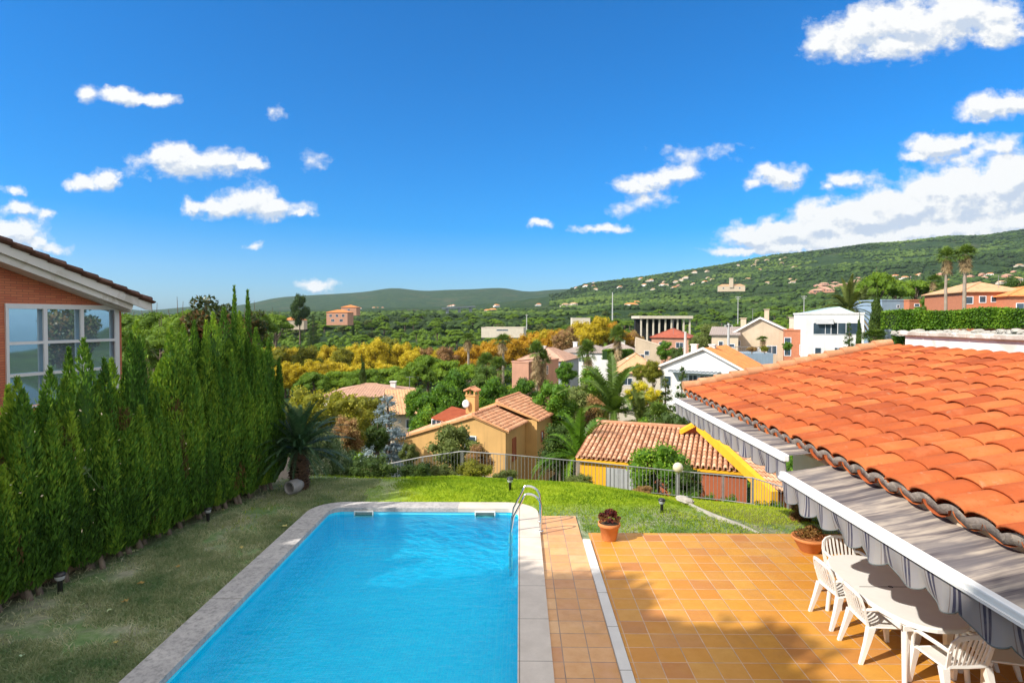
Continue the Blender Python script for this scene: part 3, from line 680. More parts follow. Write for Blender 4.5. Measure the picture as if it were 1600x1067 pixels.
# ------------------------------------------------------------------ awnings
def stripes(name):
    m, nt, b = new_mat(name); v = coords(nt); s = N(nt, 'ShaderNodeSeparateXYZ'); nt.links.new(v, s.inputs[0])
    wob = noise(nt, v, 1.2, 3); y = math_(nt, 'ADD', s.outputs[1], math_(nt, 'MULTIPLY', wob, .02))
    f = math_(nt, 'FRACT', math_(nt, 'DIVIDE', y, .30))
    c = ramp(nt, f, [(0, (.27, .26, .27)), (.30, (.27, .26, .27)), (.31, (.055, .055, .09)), (.40, (.055, .055, .09)), (.41, (.28, .27, .28)), (.47, (.28, .27, .28)), (.48, (.055, .055, .09)), (.57, (.055, .055, .09)), (.58, (.29, .28, .29)), (.66, (.29, .28, .29)), (.67, (.16, .13, .12)), (.70, (.28, .27, .27))], 'CONSTANT')
    n1 = noise(nt, v, 3, 6, .7); c = mix(nt, ramp(nt, n1, [(.45, 0), (.75, .5)]), c, (.30, .26, .22))
    nt.links.new(c, b.inputs['Base Color']); b.inputs['Roughness'].default_value = .9; b.inputs['Specular IOR Level'].default_value = .1
    bump(nt, b, noise(nt, v, 120, 2), .2, .002); return m
M_STR = stripes('striped_canvas')
def canvas_top(name):
    "weathered cover: soft uneven streaks running from the bar to the eave"
    m, nt, b = new_mat(name); v = coords(nt, 'Object', (.5, 6, .5)); n1 = noise(nt, v, 1.0, 5, .7); v2 = coords(nt, 'Object', (1.2, 2.2, 1)); n2 = noise(nt, v2, 1.3, 4, .6)
    c = ramp(nt, n1, [(.36, (.06, .05, .06)), (.46, (.17, .145, .14)), (.54, (.33, .28, .24)), (.66, (.46, .39, .32))])
    c = mix(nt, ramp(nt, n2, [(.46, 0), (.62, .7)]), c, (.12, .11, .12))
    nt.links.new(c, b.inputs['Base Color']); b.inputs['Roughness'].default_value = .9; b.inputs['Specular IOR Level'].default_value = .1; bump(nt, b, n1, .3, .02); return m
M_CTOP = canvas_top('weathered_canvas')
M_BAR = mottled('white_lacquer', (.74, .74, .73), (.80, .80, .79), 3, .3, bstr=0, spec=.5)
def awning(xb, zb, y0, y1, label, xi, zi, val=.30):
    a = empty('awning', (xb, y0, zb), label=label, cat='awning', group='retracted striped awnings under the tiled eave')
    n = int((y1-y0)/.06); mb = MB(); vs = []
    g = random.Random(int(y0*10))
    cols = 6
    for i in range(n+1):
        y = y0+(y1-y0)*i/n; sag = .012*math.sin(y*9+math.sin(y*2.3)*2)+.010*math.sin(y*3.1)
        for k in range(cols+1):
            t = k/cols; vs.append((xb+.03+(xi-xb-.03)*t, y, zb+.012+(zi-zb-.012)*t+sag*math.sin(math.pi*t)-.02*math.sin(math.pi*t)))
    q = cols+1; fs = [(i*q+k, (i+1)*q+k, (i+1)*q+k+1, i*q+k+1) for i in range(n) for k in range(cols)]
    mb.add(vs, fs, True); mb.add([(x, y, z-.004) for x, y, z in vs], [f[::-1] for f in fs], True); wch(mb.build('fabric', M_CTOP), a)
    # front bar: boxed aluminium profile
    mb = MB(); mb.box(xb-.045, xb+.035, y0-.01, y1+.01, zb-.075, zb+.02, bev=.015); mb.box(xb-.065, xb-.046, y0, y1, zb-.062, zb-.038); wch(mb.build('front_bar', M_BAR), a)
    # scalloped valance
    vs = []; n = int((y1-y0)/.02); rows = 8
    for i in range(n+1):
        y = y0+(y1-y0)*i/n; ph = ((y)/.46) % 1; sc = .085*math.sin(math.pi*ph)**.7; L = val-.085+sc; fo = .030*math.sin(y*13)+.02*math.sin(y*5+1)
        for k in range(rows+1):
            t = k/rows; vs.append((xb-.02+fo*t*t+.03*t, y+.02*math.sin(y*7)*t, zb-.06-L*t))
    q = rows+1; mb = MB(); fs = [(i*q+k, i*q+k+1, (i+1)*q+k+1, (i+1)*q+k) for i in range(n) for k in range(rows)]
    mb.add(vs, fs, True); mb.add([(x+.004, y, z) for x, y, z in vs], [f[::-1] for f in fs], True); vo = wch(mb.build('valance', M_STR), a)
    edge = [(vs[i*q+rows][0], vs[i*q+rows][1], vs[i*q+rows][2]) for i in range(n+1)]
    pi_ = MB().tube(edge, .006, 5).build('piping', mottled('grey_piping', (.10, .12, .12), (.14, .16, .16), 5, .8, bstr=0)); pi_.parent = vo; pi_.matrix_parent_inverse = vo.matrix_parent_inverse.copy(); pi_.matrix_parent_inverse = Matrix.Identity(4)
    for y in (y0+.5, y1-.5):
        wch(MB().tube([(xb+.02, y, zb-.03), (xb+.5, y+.5, zb-.02), (xb+.9, y+.05, zi-.2)], .022, 8).build('folding_arm', M_BAR), a)
    return a
awning(3.56, 2.36, 7.95, 13.6, 'far shorter retracted striped awning with its front bar further out from the tiled eave', 4.5, 2.50)
awning(3.41, 2.20, 2.2, 7.72, 'nearer retracted striped awning hanging over the white garden table', 4.45, 2.46)
# ================================================================== garden furniture
M_PLA = mottled('white_resin', (.74, .73, .70), (.80, .79, .76), 4, .35, bstr=0, spec=.5)
tb = empty('garden_table', (4.79, 7.68, 0), label='oval white plastic garden table standing beside the awning on the patio', cat='table')
def oval(rx, ry, n=40, p=2.6): return [(rx*abs(math.cos(a))**(2/p)*(1 if math.cos(a) >= 0 else -1), ry*abs(math.sin(a))**(2/p)*(1 if math.sin(a) >= 0 else -1)) for a in [2*math.pi*k/n for k in range(n)]]
mb = MB(); o1 = oval(.52, 1.06); o2 = oval(.505, 1.045); n = len(o1)
mb.add([(x, y, .735) for x, y in o2]+[(x, y, .725) for x, y in o1]+[(x, y, .685) for x, y in o1]+[(x*.97, y*.985, .685) for x, y in o1]+[(x*.97, y*.985, .71) for x, y in o1],
       [tuple(range(n))]+[(r*n+i, r*n+(i+1) % n, (r+1)*n+(i+1) % n, (r+1)*n+i)[::-1] for r in range(4) for i in range(n)]+[tuple(range(4*n, 5*n))[::-1]])
mb.build('tabletop', M_PLA, tb)
MB().box(-.40, .40, -.006, .006, .7352, .7362).build('joint', M_DARK, tb)
hm = MB().lathe([(.03, .7352), (.028, .7375), (.018, .7375), (.016, .7352)], (0, 0, 0), 16); hm.build('parasol_hole', M_DARK, tb)
for sx in (-1, 1):
    for sy in (-1, 1):
        MB().tube([(sx*.33, sy*.80, .69), (sx*.345, sy*.83, .35), (sx*.36, sy*.86, 0)], [.038, .034, .028], 10).build('leg', M_PLA, tb)
    
MB().box(-.40, .40, -.9, -.88, .63, .685).box(-.40, .40, .88, .9, .63, .685).box(-.42, -.40, -.85, .85, .63, .685).box(.40, .42, -.85, .85, .63, .685).build('apron', M_PLA, tb)
def make_chair(loc, rz, label):
    "monobloc chair, faces +Y locally"
    c = empty('garden_chair', loc, rz, label, 'chair', 'white plastic chairs around the oval table')
    mb = MB(); nx, ny = 8, 8; vs = []
    for j in range(ny+1):
        for i in range(nx+1):
            u = i/nx*2-1; t = j/ny; wv = .225+.025*t; z = .43-.02*(1-u*u)*math.sin(math.pi*t)+.012*t-.02*max(0, (t-.85)/.15)**2
            vs.append((u*wv, -.21+.44*t, z))
    q = nx+1; fs = [(j*q+i, j*q+i+1, (j+1)*q+i+1, (j+1)*q+i) for j in range(ny) for i in range(nx)]
    mb.add(vs, fs, True); mb.add([(x, y, z-.018) for x, y, z in vs], [f[::-1] for f in fs], True)
    rim = [i for i in range(q)]+[j*q+nx for j in range(1, ny+1)]+[ny*q+i for i in range(nx-1, -1, -1)]+[j*q for j in range(ny-1, 0, -1)]
    mb.tube([vs[i] for i in rim]+[vs[0]], .013, 6); mb.build('seat', M_PLA, c)
    # backrest: arch with slats
    def bp(x, t): return Vector((x, -.22-.10*t-.035*(1-(x/.25)**2)*t, .44+.40*t))
    arch = [bp(-.215, 0), bp(-.225, .3), bp(-.232, .6), bp(-.215, .82), bp(-.17, .94), bp(-.09, .99), bp(0, 1.0), bp(.09, .99), bp(.17, .94), bp(.215, .82), bp(.232, .6), bp(.225, .3), bp(.215, 0)]
    mb = MB()
    def strap(pts, w, th=.012):
        pts = [Vector(p) for p in pts]; vv = []
        for i, p in enumerate(pts):
            d = (pts[min(i+1, len(pts)-1)]-pts[max(i-1, 0)]).normalized(); nn = Vector((0, -.97, .22)); s = d.cross(nn).normalized()
            for a, b_ in ((1, 1), (-1, 1), (-1, -1), (1, -1)): vv.append(p+s*w*.5*a+nn*th*.5*b_)
        fs = [(i*4+k, i*4+(k+1) % 4, (i+1)*4+(k+1) % 4, (i+1)*4+k) for i in range(len(pts)-1) for k in range(4)]+[(3, 2, 1, 0), tuple(len(vv)-4+k for k in range(4))]
        mb.add(vv, fs)
    strap(arch, .045, .02); strap([bp(-.21, .08), bp(0, .06), bp(.21, .08)], .055, .016)
    for k in range(7):
        x = -.162+.054*k; strap([bp(x*.92, .06), bp(x, .35), bp(x*1.06, .7), bp(x*1.03, .965-abs(x)*.5)], .026, .010)
    mb.build('backrest', M_PLA, c)
    for sx in (-1, 1):
        mb = MB(); mb.tube([(sx*.225, -.285, .64), (sx*.262, -.18, .665), (sx*.275, 0, .665), (sx*.27, .14, .655), (sx*.262, .215, .60), (sx*.262, .235, .44)], [.018, .022, .024, .024, .022, .02], 8)
        mb.build('armrest', M_PLA, c)
        for sy, y0, y1 in ((1, .22, .27), (-1, -.20, -.33)):
            mb = MB(); a = [Vector((sx*.24, y0, .44)), Vector((sx*.255, (y0*.6+y1*.4), .25)), Vector((sx*.27, y1, 0))]
            for p0, p1, w0, w1 in ((a[0], a[1], .040, .030), (a[1], a[2], .030, .020)):
                mb.add([p0+Vector((dx*w0, dy*w0, 0)) for dx, dy in ((-1, -1), (1, -1), (1, 1), (-1, 1))]+[p1+Vector((dx*w1, dy*w1, 0)) for dx, dy in ((-1, -1), (1, -1), (1, 1), (-1, 1))],
                       [(0, 1, 2, 3), (7, 6, 5, 4), (0, 4, 5, 1), (1, 5, 6, 2), (2, 6, 7, 3), (3, 7, 4, 0)])
            mb.build('leg', M_PLA, c)
    return c
ch = make_chair((4.88, 8.82, 0), R(180), 'white plastic chair at the far end of the oval table beside the flower bowl')
dup(ch, (4.51, 8.26, 0), R(-88), label='white plastic chair on the open side of the table, further from the camera')
dup(ch, (4.49, 7.46, 0), R(-93), label='white plastic chair on the open side of the table, nearer the camera, in full sun')
dup(ch, (4.80, 6.62, 0), R(4), label='shaded plastic chair at the near end of the table with its back to the camera')
dup(ch, (5.36, 8.15, 0), R(92), label='plastic chair on the house side of the table under the awning fringe, further one')
dup(ch, (5.36, 7.35, 0), R(88), label='plastic chair on the house side of the table under the awning fringe, nearer one')
dup(ch, (5.42, 6.72, 0), R(75), label='plastic chair beside the shaded chair at the bottom right corner under the awning')
# ------------------------------------------------------------------ pots and plants
M_TERRA = mottled('terracotta', (.50, .18, .06), (.62, .25, .09), 4, .8, 30, .2, .004)
M_EARTH = mottled('potting_soil', (.03, .02, .012), (.08, .055, .035), 12, .95, 50, .6, .02)
M_AEON = foliage('burgundy_leaves', (.05, .012, .012), (.16, .03, .025), (.26, .16, .05), .15, .45, .1)
pt = empty('potted_plant', (1.70, 11.25, 0), label='terracotta pot of dark red succulent on the patio corner beside the lawn', cat='potted plant')
MB().lathe([(0, .0), (.13, 0), (.135, .01), (.185, .26), (.205, .265), (.212, .275), (.212, .325), (.200, .33), (.188, .325), (.18, .28), (.0, .28)], n=28).build('pot', M_TERRA, pt)
MB().lathe([(0, .300), (.17, .295), (.183, .28)], n=20).build('soil', M_EARTH, pt)
bl = []
for k in range(24):
    a = random.uniform(0, 6.28); r = random.uniform(0, .17); bl.append((r*math.cos(a), r*math.sin(a), .36+.14*(1-(r/.18)**2)+random.uniform(-.02, .05), .055, .055, .045))
link('foliage', crown_mesh('foliage', bl, 1500, .045, M_AEON, core=.6, seed=4, aspect=.7, mode='out', tintvar=.6), pt)
M_FLO = foliage('reddish_leaves', (.10, .05, .02), (.22, .13, .035), (.42, .20, .10), .25, .5, .1)
pt2 = empty('flower_bowl', (5.25, 10.75, 0), label='wide low terracotta bowl with sparse plants behind the table', cat='potted plant')
MB().lathe([(0, 0), (.16, 0), (.17, .01), (.28, .20), (.31, .22), (.315, .26), (.295, .265), (.275, .23), (0, .23)], n=32).build('bowl', M_TERRA, pt2)
bl = [(random.uniform(-.2, .2), random.uniform(-.2, .2), .30+random.uniform(-.03, .1), .09, .09, .08) for k in range(10)]
link('foliage', crown_mesh('foliage', bl, 900, .05, M_FLO, core=0, seed=5, mode='out', spread=.9), pt2)
# ------------------------------------------------------------------ bollard lamps
M_BLK = mottled('black_plastic', (.02, .02, .022), (.035, .035, .04), 5, .4, bstr=0, spec=.5)
m, nt, b = new_mat('frosted_lens'); b.inputs['Base Color'].default_value = (.55, .58, .60, 1); b.inputs['Roughness'].default_value = .25; b.inputs['Transmission Weight'].default_value = .25; M_LENS = m
def lamp(loc, label, s=1):
    c = empty('path_light', loc, 0, label, 'garden lamp', 'small black bollard lamps in the garden'); c.scale = (s, s, s)
    MB().lathe([(0, 0), (.035, 0), (.036, .19), (.045, .20), (.05, .205), (0, .205)], n=16).build('post', M_BLK, c)
    MB().lathe([(.055, .205), (.062, .215), (.074, .27), (.074, .275), (0, .275)], n=18).build('lens', M_LENS, c)
    MB().lathe([(.078, .27), (.082, .285), (.078, .30), (.05, .325), (.0, .335)], n=18).build('cap', M_BLK, c); return c
def ground_at(px, py):
    "march a ray to the garden surface"
    d = ray(px, py); d = d/d.y; y = 5.0
    while y < 25:
        p = Vector((0, 0, H))+d*y
        if p.z <= gh(p.x, p.y): return Vector((p.x, p.y, gh(p.x, p.y)))
        y += .03
    return p
l1 = lamp(ground_at(94, 926), 'black bollard lamp by the hedge, nearest the camera')
for px, py, lb, s in ((325, 815, 'black bollard lamp beside the hedge further along towards the sago palm', .95), (797, 766, 'small bollard lamp on the lawn edge just beyond the pool ladder', 1.0), (1034, 801, 'green black bollard lamp on the lawn near the flat rock', .95)):
    c = dup(l1, ground_at(px, py), 0, (s, s, s), lb)
# ------------------------------------------------------------------ fence
M_IRON = mottled('grey_painted_iron', (.22, .22, .23), (.32, .32, .33), 8, .5, bstr=0, metal=.3, spec=.5)
fe = empty('garden_fence', FP[3][:3], label='grey metal railing with thin vertical bars along the far edge of the garden', cat='fence')
rails = MB(); bars = MB(); 
P = [Vector(p[:3]) for p in FP]
def fch(o): return wch(o, fe)
for a, b_ in zip(P, P[1:]):
    L = (b_-a).length; n = max(1, round(L/.125)); up = Vector((0, 0, 1))
    rails.tube([a+up*.93, b_+up*.93], .022, 6); rails.tube([a+up*.08, b_+up*.08], .014, 6)
    for k in range(n):
        q = a.lerp(b_, (k+.5)/n); bars.tube([q+up*.08, q+up*.925], .0085, 5, cap=False)
fch(rails.build('rail', M_IRON)); fch(bars.build('bars', M_IRON))
tot = 0
for a, b_ in zip(P, P[1:]):
    n = max(1, round((b_-a).length/2.0))
    for k in range(n):
        q = a.lerp(b_, k/n); fch(MB().box(q.x-.022, q.x+.022, q.y-.022, q.y+.022, q.z-.15, q.z+.95).build('post', M_IRON))
# globe lamp on its post
m, nt, b = new_mat('cream_globe'); b.inputs['Base Color'].default_value = (.62, .55, .40, 1); b.inputs['Roughness'].default_value = .15; b.inputs['Coat Weight'].default_value = .3
q = at(1059, 779, 20.3); g_ = empty('globe_lamp', q, label='cream globe lamp on a grey post in front of the railing', cat='garden lamp')
MB().tube([(0, 0, -.1), (0, 0, .88)], .045, 12).lathe([(.05, .86), (.075, .89), (.075, .92), (.0, .92)], n=16).build('post', M_IRON, g_)
MB().lathe([(.175*math.sin(math.pi*k/14), 1.07-.175*math.cos(math.pi*k/14)) for k in range(15)], n=24).build('globe', m, g_)
# ================================================================== brick house (left)
m, nt, b = new_mat('red_brick'); v = nt.nodes.new('ShaderNodeUVMap').outputs[0]
br = N(nt, 'ShaderNodeTexBrick'); br.inputs['Scale'].default_value = 1; br.inputs['Brick Width'].default_value = .26; br.inputs['Row Height'].default_value = .062; br.inputs['Mortar Size'].default_value = .006
br.inputs['Color1'].default_value = (.54, .15, .08, 1); br.inputs['Color2'].default_value = (.64, .22, .11, 1); br.inputs['Mortar'].default_value = (.30, .12, .08, 1); br.inputs['Bias'].default_value = 0
nt.links.new(v, br.inputs['Vector']); n1 = noise(nt, v, 1.5, 6, .7); c = mix(nt, ramp(nt, n1, [(.5, 0), (.75, .4)]), br.outputs['Color'], (.40, .11, .07))
nt.links.new(c, b.inputs['Base Color']); b.inputs['Roughness'].default_value = .85; bump(nt, b, br.outputs['Fac'], -.4, .008); M_BRICK = m
def mat_tiled_wall(name, c1, c2, mo):  # brick with box mapping for far buildings
    m, nt, b = new_mat(name); v = coords(nt, 'Object'); n1 = noise(nt, v, 2.5, 5, .7); n2 = noise(nt, coords(nt, 'Object', (1, 1, 14)), 1.5, 3)
    c = ramp(nt, n1, [(.3, c1), (.7, c2)]); c = mix(nt, ramp(nt, n2, [(.4, 0), (.7, .35)]), c, mo); nt.links.new(c, b.inputs['Base Color']); b.inputs['Roughness'].default_value = .9; return m
def uv_planar(o, O, U):
    me = o.data; uv = me.uv_layers.new(name='UVMap'); O = Vector(O); U = Vector(U).normalized()
    for l in me.loops:
        p = me.vertices[l.vertex_index].co-O; uv.data[l.index].uv = (p.dot(U), p.z)
m, nt, b = new_mat('dark_glass'); v = coords(nt); b.inputs['Base Color'].default_value = (.52, .70, .82, 1); b.inputs['Metallic'].default_value = .75; b.inputs['Roughness'].default_value = .03; b.inputs['Specular IOR Level'].default_value = 1.0; b.inputs['IOR'].default_value = 1.7; b.inputs['Coat Weight'].default_value = .6
bump(nt, b, noise(nt, v, 1.2, 2), .06, .02); M_GLASS = m
M_ALU = mottled('white_frame', (.72, .73, .75), (.80, .80, .82), 3, .35, bstr=0, spec=.5)
A = at(8, 497, 14.0); A.z = 0; Dv = Vector((.305, .952, 0)).normalized(); Nv = Vector((Dv.y, -Dv.x, 0))   # wall runs along Dv, faces Nv (towards the garden)
bh = empty('brick_house', (A.x-4, A.y+3, -1), label='red brick house with white fascia and a large white framed window behind the hedge', cat='house')
def bch(o, par=None): return wch(o, bh)
def W(s, z, off=0): return A+Dv*s+Nv*off+Vector((0, 0, z))
def zpy(px_, py, off=0): # height of the wall plane at a photo pixel
    d = ray(px_, py); t = (A+Nv*off-Vector((0, 0, H))).dot(Nv)/d.dot(Nv); p = Vector((0, 0, H))+d*t; return (p-A).dot(Dv), p.z
s0, zt = zpy(8, 474); s1, zt1 = zpy(183, 480); zt = (zt+zt1)/2
sp_ = [zpy(x, 520)[0] for x in (69.5, 127)]; zb1 = zpy(8, 537)[1]; zb2 = zpy(8, 588)[1]; zb3 = zb2-(zb1-zb2)
E1 = zpy(230, 468, .58); E0 = zpy(0, 374, .58)
sl = (E1[1]-E0[1])/(E1[0]-E0[0]); se = E1[0]
def rake(s): return E0[1]+(s-E0[0])*sl
top = lambda s: rake(s)-.42
smin = -7.0; send = s1+.12
# wall with window opening as separate faces
mb = MB()
def wq(a, za, b_, zb_, zc, zd): mb.add([W(a, za), W(b_, zb_), W(b_, zc), W(a, zd)], [(0, 1, 2, 3)])
wq(smin, -3, s0, -3, top(s0), top(smin)); wq(s0, zt, s1, zt, top(s1), top(s0)); wq(s1, -3, send, -3, top(send), top(s1)); wq(s0, -3, s1, -3, zb3, zb3)
mb.add([W(send, -3), W(send, -3, -6), W(send, top(send), -6), W(send, top(send))], [(0, 1, 2, 3)])
mb.add([W(smin, -3), W(smin, -3, -6), W(smin, top(smin), -6), W(smin, top(smin))], [(3, 2, 1, 0)])
o = mb.build('wall', M_BRICK); uv_planar(o, A, Dv); bch(o)
# roof plane reaching over the wall
ov = .55; mb = MB(); zz = lambda s, o=0: Vector((0, 0, rake(s)+o))
ap = -5.4  # apex position along the wall
rf = tile_roof(W(se+.15, rake(se+.15)-.02, ov+.05), -Nv*8, (W(ap, rake(ap)+.0, ov)-W(se+.15, rake(se+.15), ov)), 26, 22, barrel('brown_clay_tiles', (.10, .05, .035), (.15, .075, .05), (.20, .11, .075)), 'roof', None, seed=8, seg=6)
bch(rf)
mb = MB(); mb.slab([W(se+.05, rake(se+.05)-.03, ov-.02), W(ap, rake(ap)-.03, ov-.02), W(ap, rake(ap)-.13, ov-.02), W(se+.05, rake(se+.05)-.13, ov-.02)], -Nv*7.6); bch(mb.build('roof_deck', M_WHITE))
# white fascia in two steps along the rake
mb = MB(); mb.slab([W(se+.12, rake(se+.12)-.05, ov), W(ap, rake(ap)-.05, ov), W(ap, rake(ap)-.30, ov), W(se-.02, rake(se-.02)-.30, ov), W(se+.12, rake(se+.12)-.26, ov)], Nv*.05)
mb.slab([W(se-.35, rake(se-.35)-.20, ov-.20), W(ap, rake(ap)-.20, ov-.20), W(ap, rake(ap)-.52, ov-.20), W(se-.42, rake(se-.42)-.40-.05, ov-.20)], Nv*.16)
bch(mb.build('fascia', M_WHITE))
mb = MB(); mb.slab([W(se-.3, rake(se-.3)-.43, .003), W(ap, rake(ap)-.43, .003), W(ap, rake(ap)-.47, .003), W(se-.3, rake(se-.3)-.47, .003)], Nv*(ov-.21)); bch(mb.build('soffit', M_WHITE))
win = MB(); fw = .045
def bar(sa, sb, za, zb_): win.slab([W(sa, za, .0), W(sb, za, .0), W(sb, zb_, .0), W(sa, zb_, .0)], Nv*.05)
bar(s0-.02, s1+.02, zt-.10, zt+.02); bar(s0-.02, s0+fw, zb3, zt-.10); bar(s1-.10, s1+.02, zb3, zt-.10); bar(s0-.02, s1+.02, zb3-.05, zb3)
xsb = [s0+fw]; 
for s_ in sp_: bar(s_-fw, s_+fw, zb3, zt-.10)
cuts = [s0+fw, sp_[0]-fw, sp_[0]+fw, sp_[1]-fw, sp_[1]+fw, s1-.10]
for zc in (zb1, zb2):
    for a_, b_ in ((0, 1), (2, 3), (4, 5)): bar(cuts[a_], cuts[b_], zc-fw*.8, zc+fw*.8)
wf = bch(win.build('window', M_ALU))
pn = MB().slab([W(s0, zb3, -.09), W(s1, zb3, -.09), W(s1, zt, -.09), W(s0, zt, -.09)], Nv*.02).build('pane', M_GLASS, wf)
cu = MB()
for a_, b_ in ((.62, 1.0), (.30, .36)): pass
M_CAM = None
# ================================================================== neighbouring and far buildings
def corr(mb, O, U, W, pitch=.28, amp=.05, th=.08):
    "ridged tile slope as a folded sheet with an underside"
    O, U, W = Vector(O), Vector(U), Vector(W); n = max(2, int(U.length/pitch)); Nn = U.cross(W).normalized()
    if Nn.z < 0: Nn = -Nn
    k = 4; rows = max(1, int(W.length/.9)); vs = []
    for r in range(rows+1):
        for i in range(n*k+1):
            t = i/(n*k); h = amp*abs(math.sin(math.pi*i/k))*1.0
            vs.append(O+U*t+W*(r/rows)+Nn*(h))
    q = n*k+1; mb.add(vs, [(r*q+i, r*q+i+1, (r+1)*q+i+1, (r+1)*q+i) for r in range(rows) for i in range(n*k)], True)
    mb.slab([O, O+U, O+U+W, O+W], -Nn*th)
def plain(name, c, rough=.85, var=.12):
    "painted render: patchy, with rain streaks running down"
    m, nt, b = new_mat(name); v = coords(nt); c1, c2 = tuple(x*(1-var) for x in c), tuple(min(1, x*(1+var*.5)) for x in c)
    col = ramp(nt, noise(nt, v, .7, 6), [(.3, c1), (.7, c2)])
    st = noise(nt, coords(nt, 'Object', (3.5, 3.5, .25)), 1.0, 5, .7); col = mix(nt, ramp(nt, st, [(.50, 0), (.72, .38)]), col, tuple(x*.55 for x in c))
    col = mix(nt, ramp(nt, noise(nt, v, 2.3, 7, .75), [(.55, 0), (.72, .3)]), col, tuple(x*.6 for x in c))
    nt.links.new(col, b.inputs['Base Color']); b.inputs['Roughness'].default_value = rough; bump(nt, b, noise(nt, v, 20, 3), .2, .01); return m
M_W2 = plain('white_wall', (.74, .73, .70)); M_BEI = plain('beige_wall', (.56, .45, .32)); M_TAN = plain('ochre_wall', (.60, .36, .13)); M_YEL = plain('bright_yellow_wall', (.78, .40, .012))
M_PINK = plain('salmon_wall', (.50, .26, .17)); M_GREY = plain('grey_wall', (.33, .37, .40)); M_BLUE = plain('blue_grey_wall', (.26, .35, .44)); M_BR2 = mat_tiled_wall('brick_wall', (.42, .15, .075), (.52, .20, .10), (.34, .12, .07))
M_BROWN = plain('russet_wall', (.36, .10, .04)); M_PALE = plain('pale_wall', (.62, .55, .44))
def roofm(name, c1, c2, c3): return mottled(name, c1, c2, 1.2, .85, 8, .5, .03, c3=c3, s3=2)
R_OR = roofm('orange_roof', (.62, .22, .065), (.74, .30, .10), (.50, .18, .07)); R_PK = roofm('faded_roof', (.42, .25, .17), (.54, .33, .23), (.34, .20, .15))
R_RED = roofm('red_roof', (.30, .07, .04), (.40, .11, .06), (.24, .07, .05)); R_TAN = roofm('tan_roof', (.50, .29, .15), (.60, .37, .20), (.42, .22, .12)); R_GR = roofm('grey_roof', (.30, .24, .21), (.38, .31, .27), (.24, .20, .18))
M_DG = mottled('window_glass', (.03, .05, .07), (.06, .09, .12), 1, .12, bstr=0, spec=.8)
M_SH = plain('grey_shutter', (.40, .41, .42), .5)
def window(root, O, ex, nrm_, u, z, w, h, frame=M_ALU, glass=M_DG, sill=True, label=None):
    c = Vector(O)+ex*u; c.z = z; t = min(.07, w*.12); fr = MB(); n_ = nrm_*.05
    def b_(x0, x1, z0, z1): fr.slab([c+ex*x0+Vector((0, 0, z0)), c+ex*x1+Vector((0, 0, z0)), c+ex*x1+Vector((0, 0, z1)), c+ex*x0+Vector((0, 0, z1))], n_)
    b_(-w/2, w/2, h/2-t, h/2); b_(-w/2, w/2, -h/2, -h/2+t); b_(-w/2, -w/2+t, -h/2+t, h/2-t); b_(w/2-t, w/2, -h/2+t, h/2-t)
    if w > .9: b_(-t*.4, t*.4, -h/2+t, h/2-t)
    o = link('window', fr.mesh('window', frame), root)
    g = MB().slab([c+ex*(-w/2+t)+Vector((0, 0, -h/2+t)), c+ex*(w/2-t)+Vector((0, 0, -h/2+t)), c+ex*(w/2-t)+Vector((0, 0, h/2-t)), c+ex*(-w/2+t)+Vector((0, 0, h/2-t))], nrm_*.02)
    link('pane', g.mesh('pane', glass), o); return o
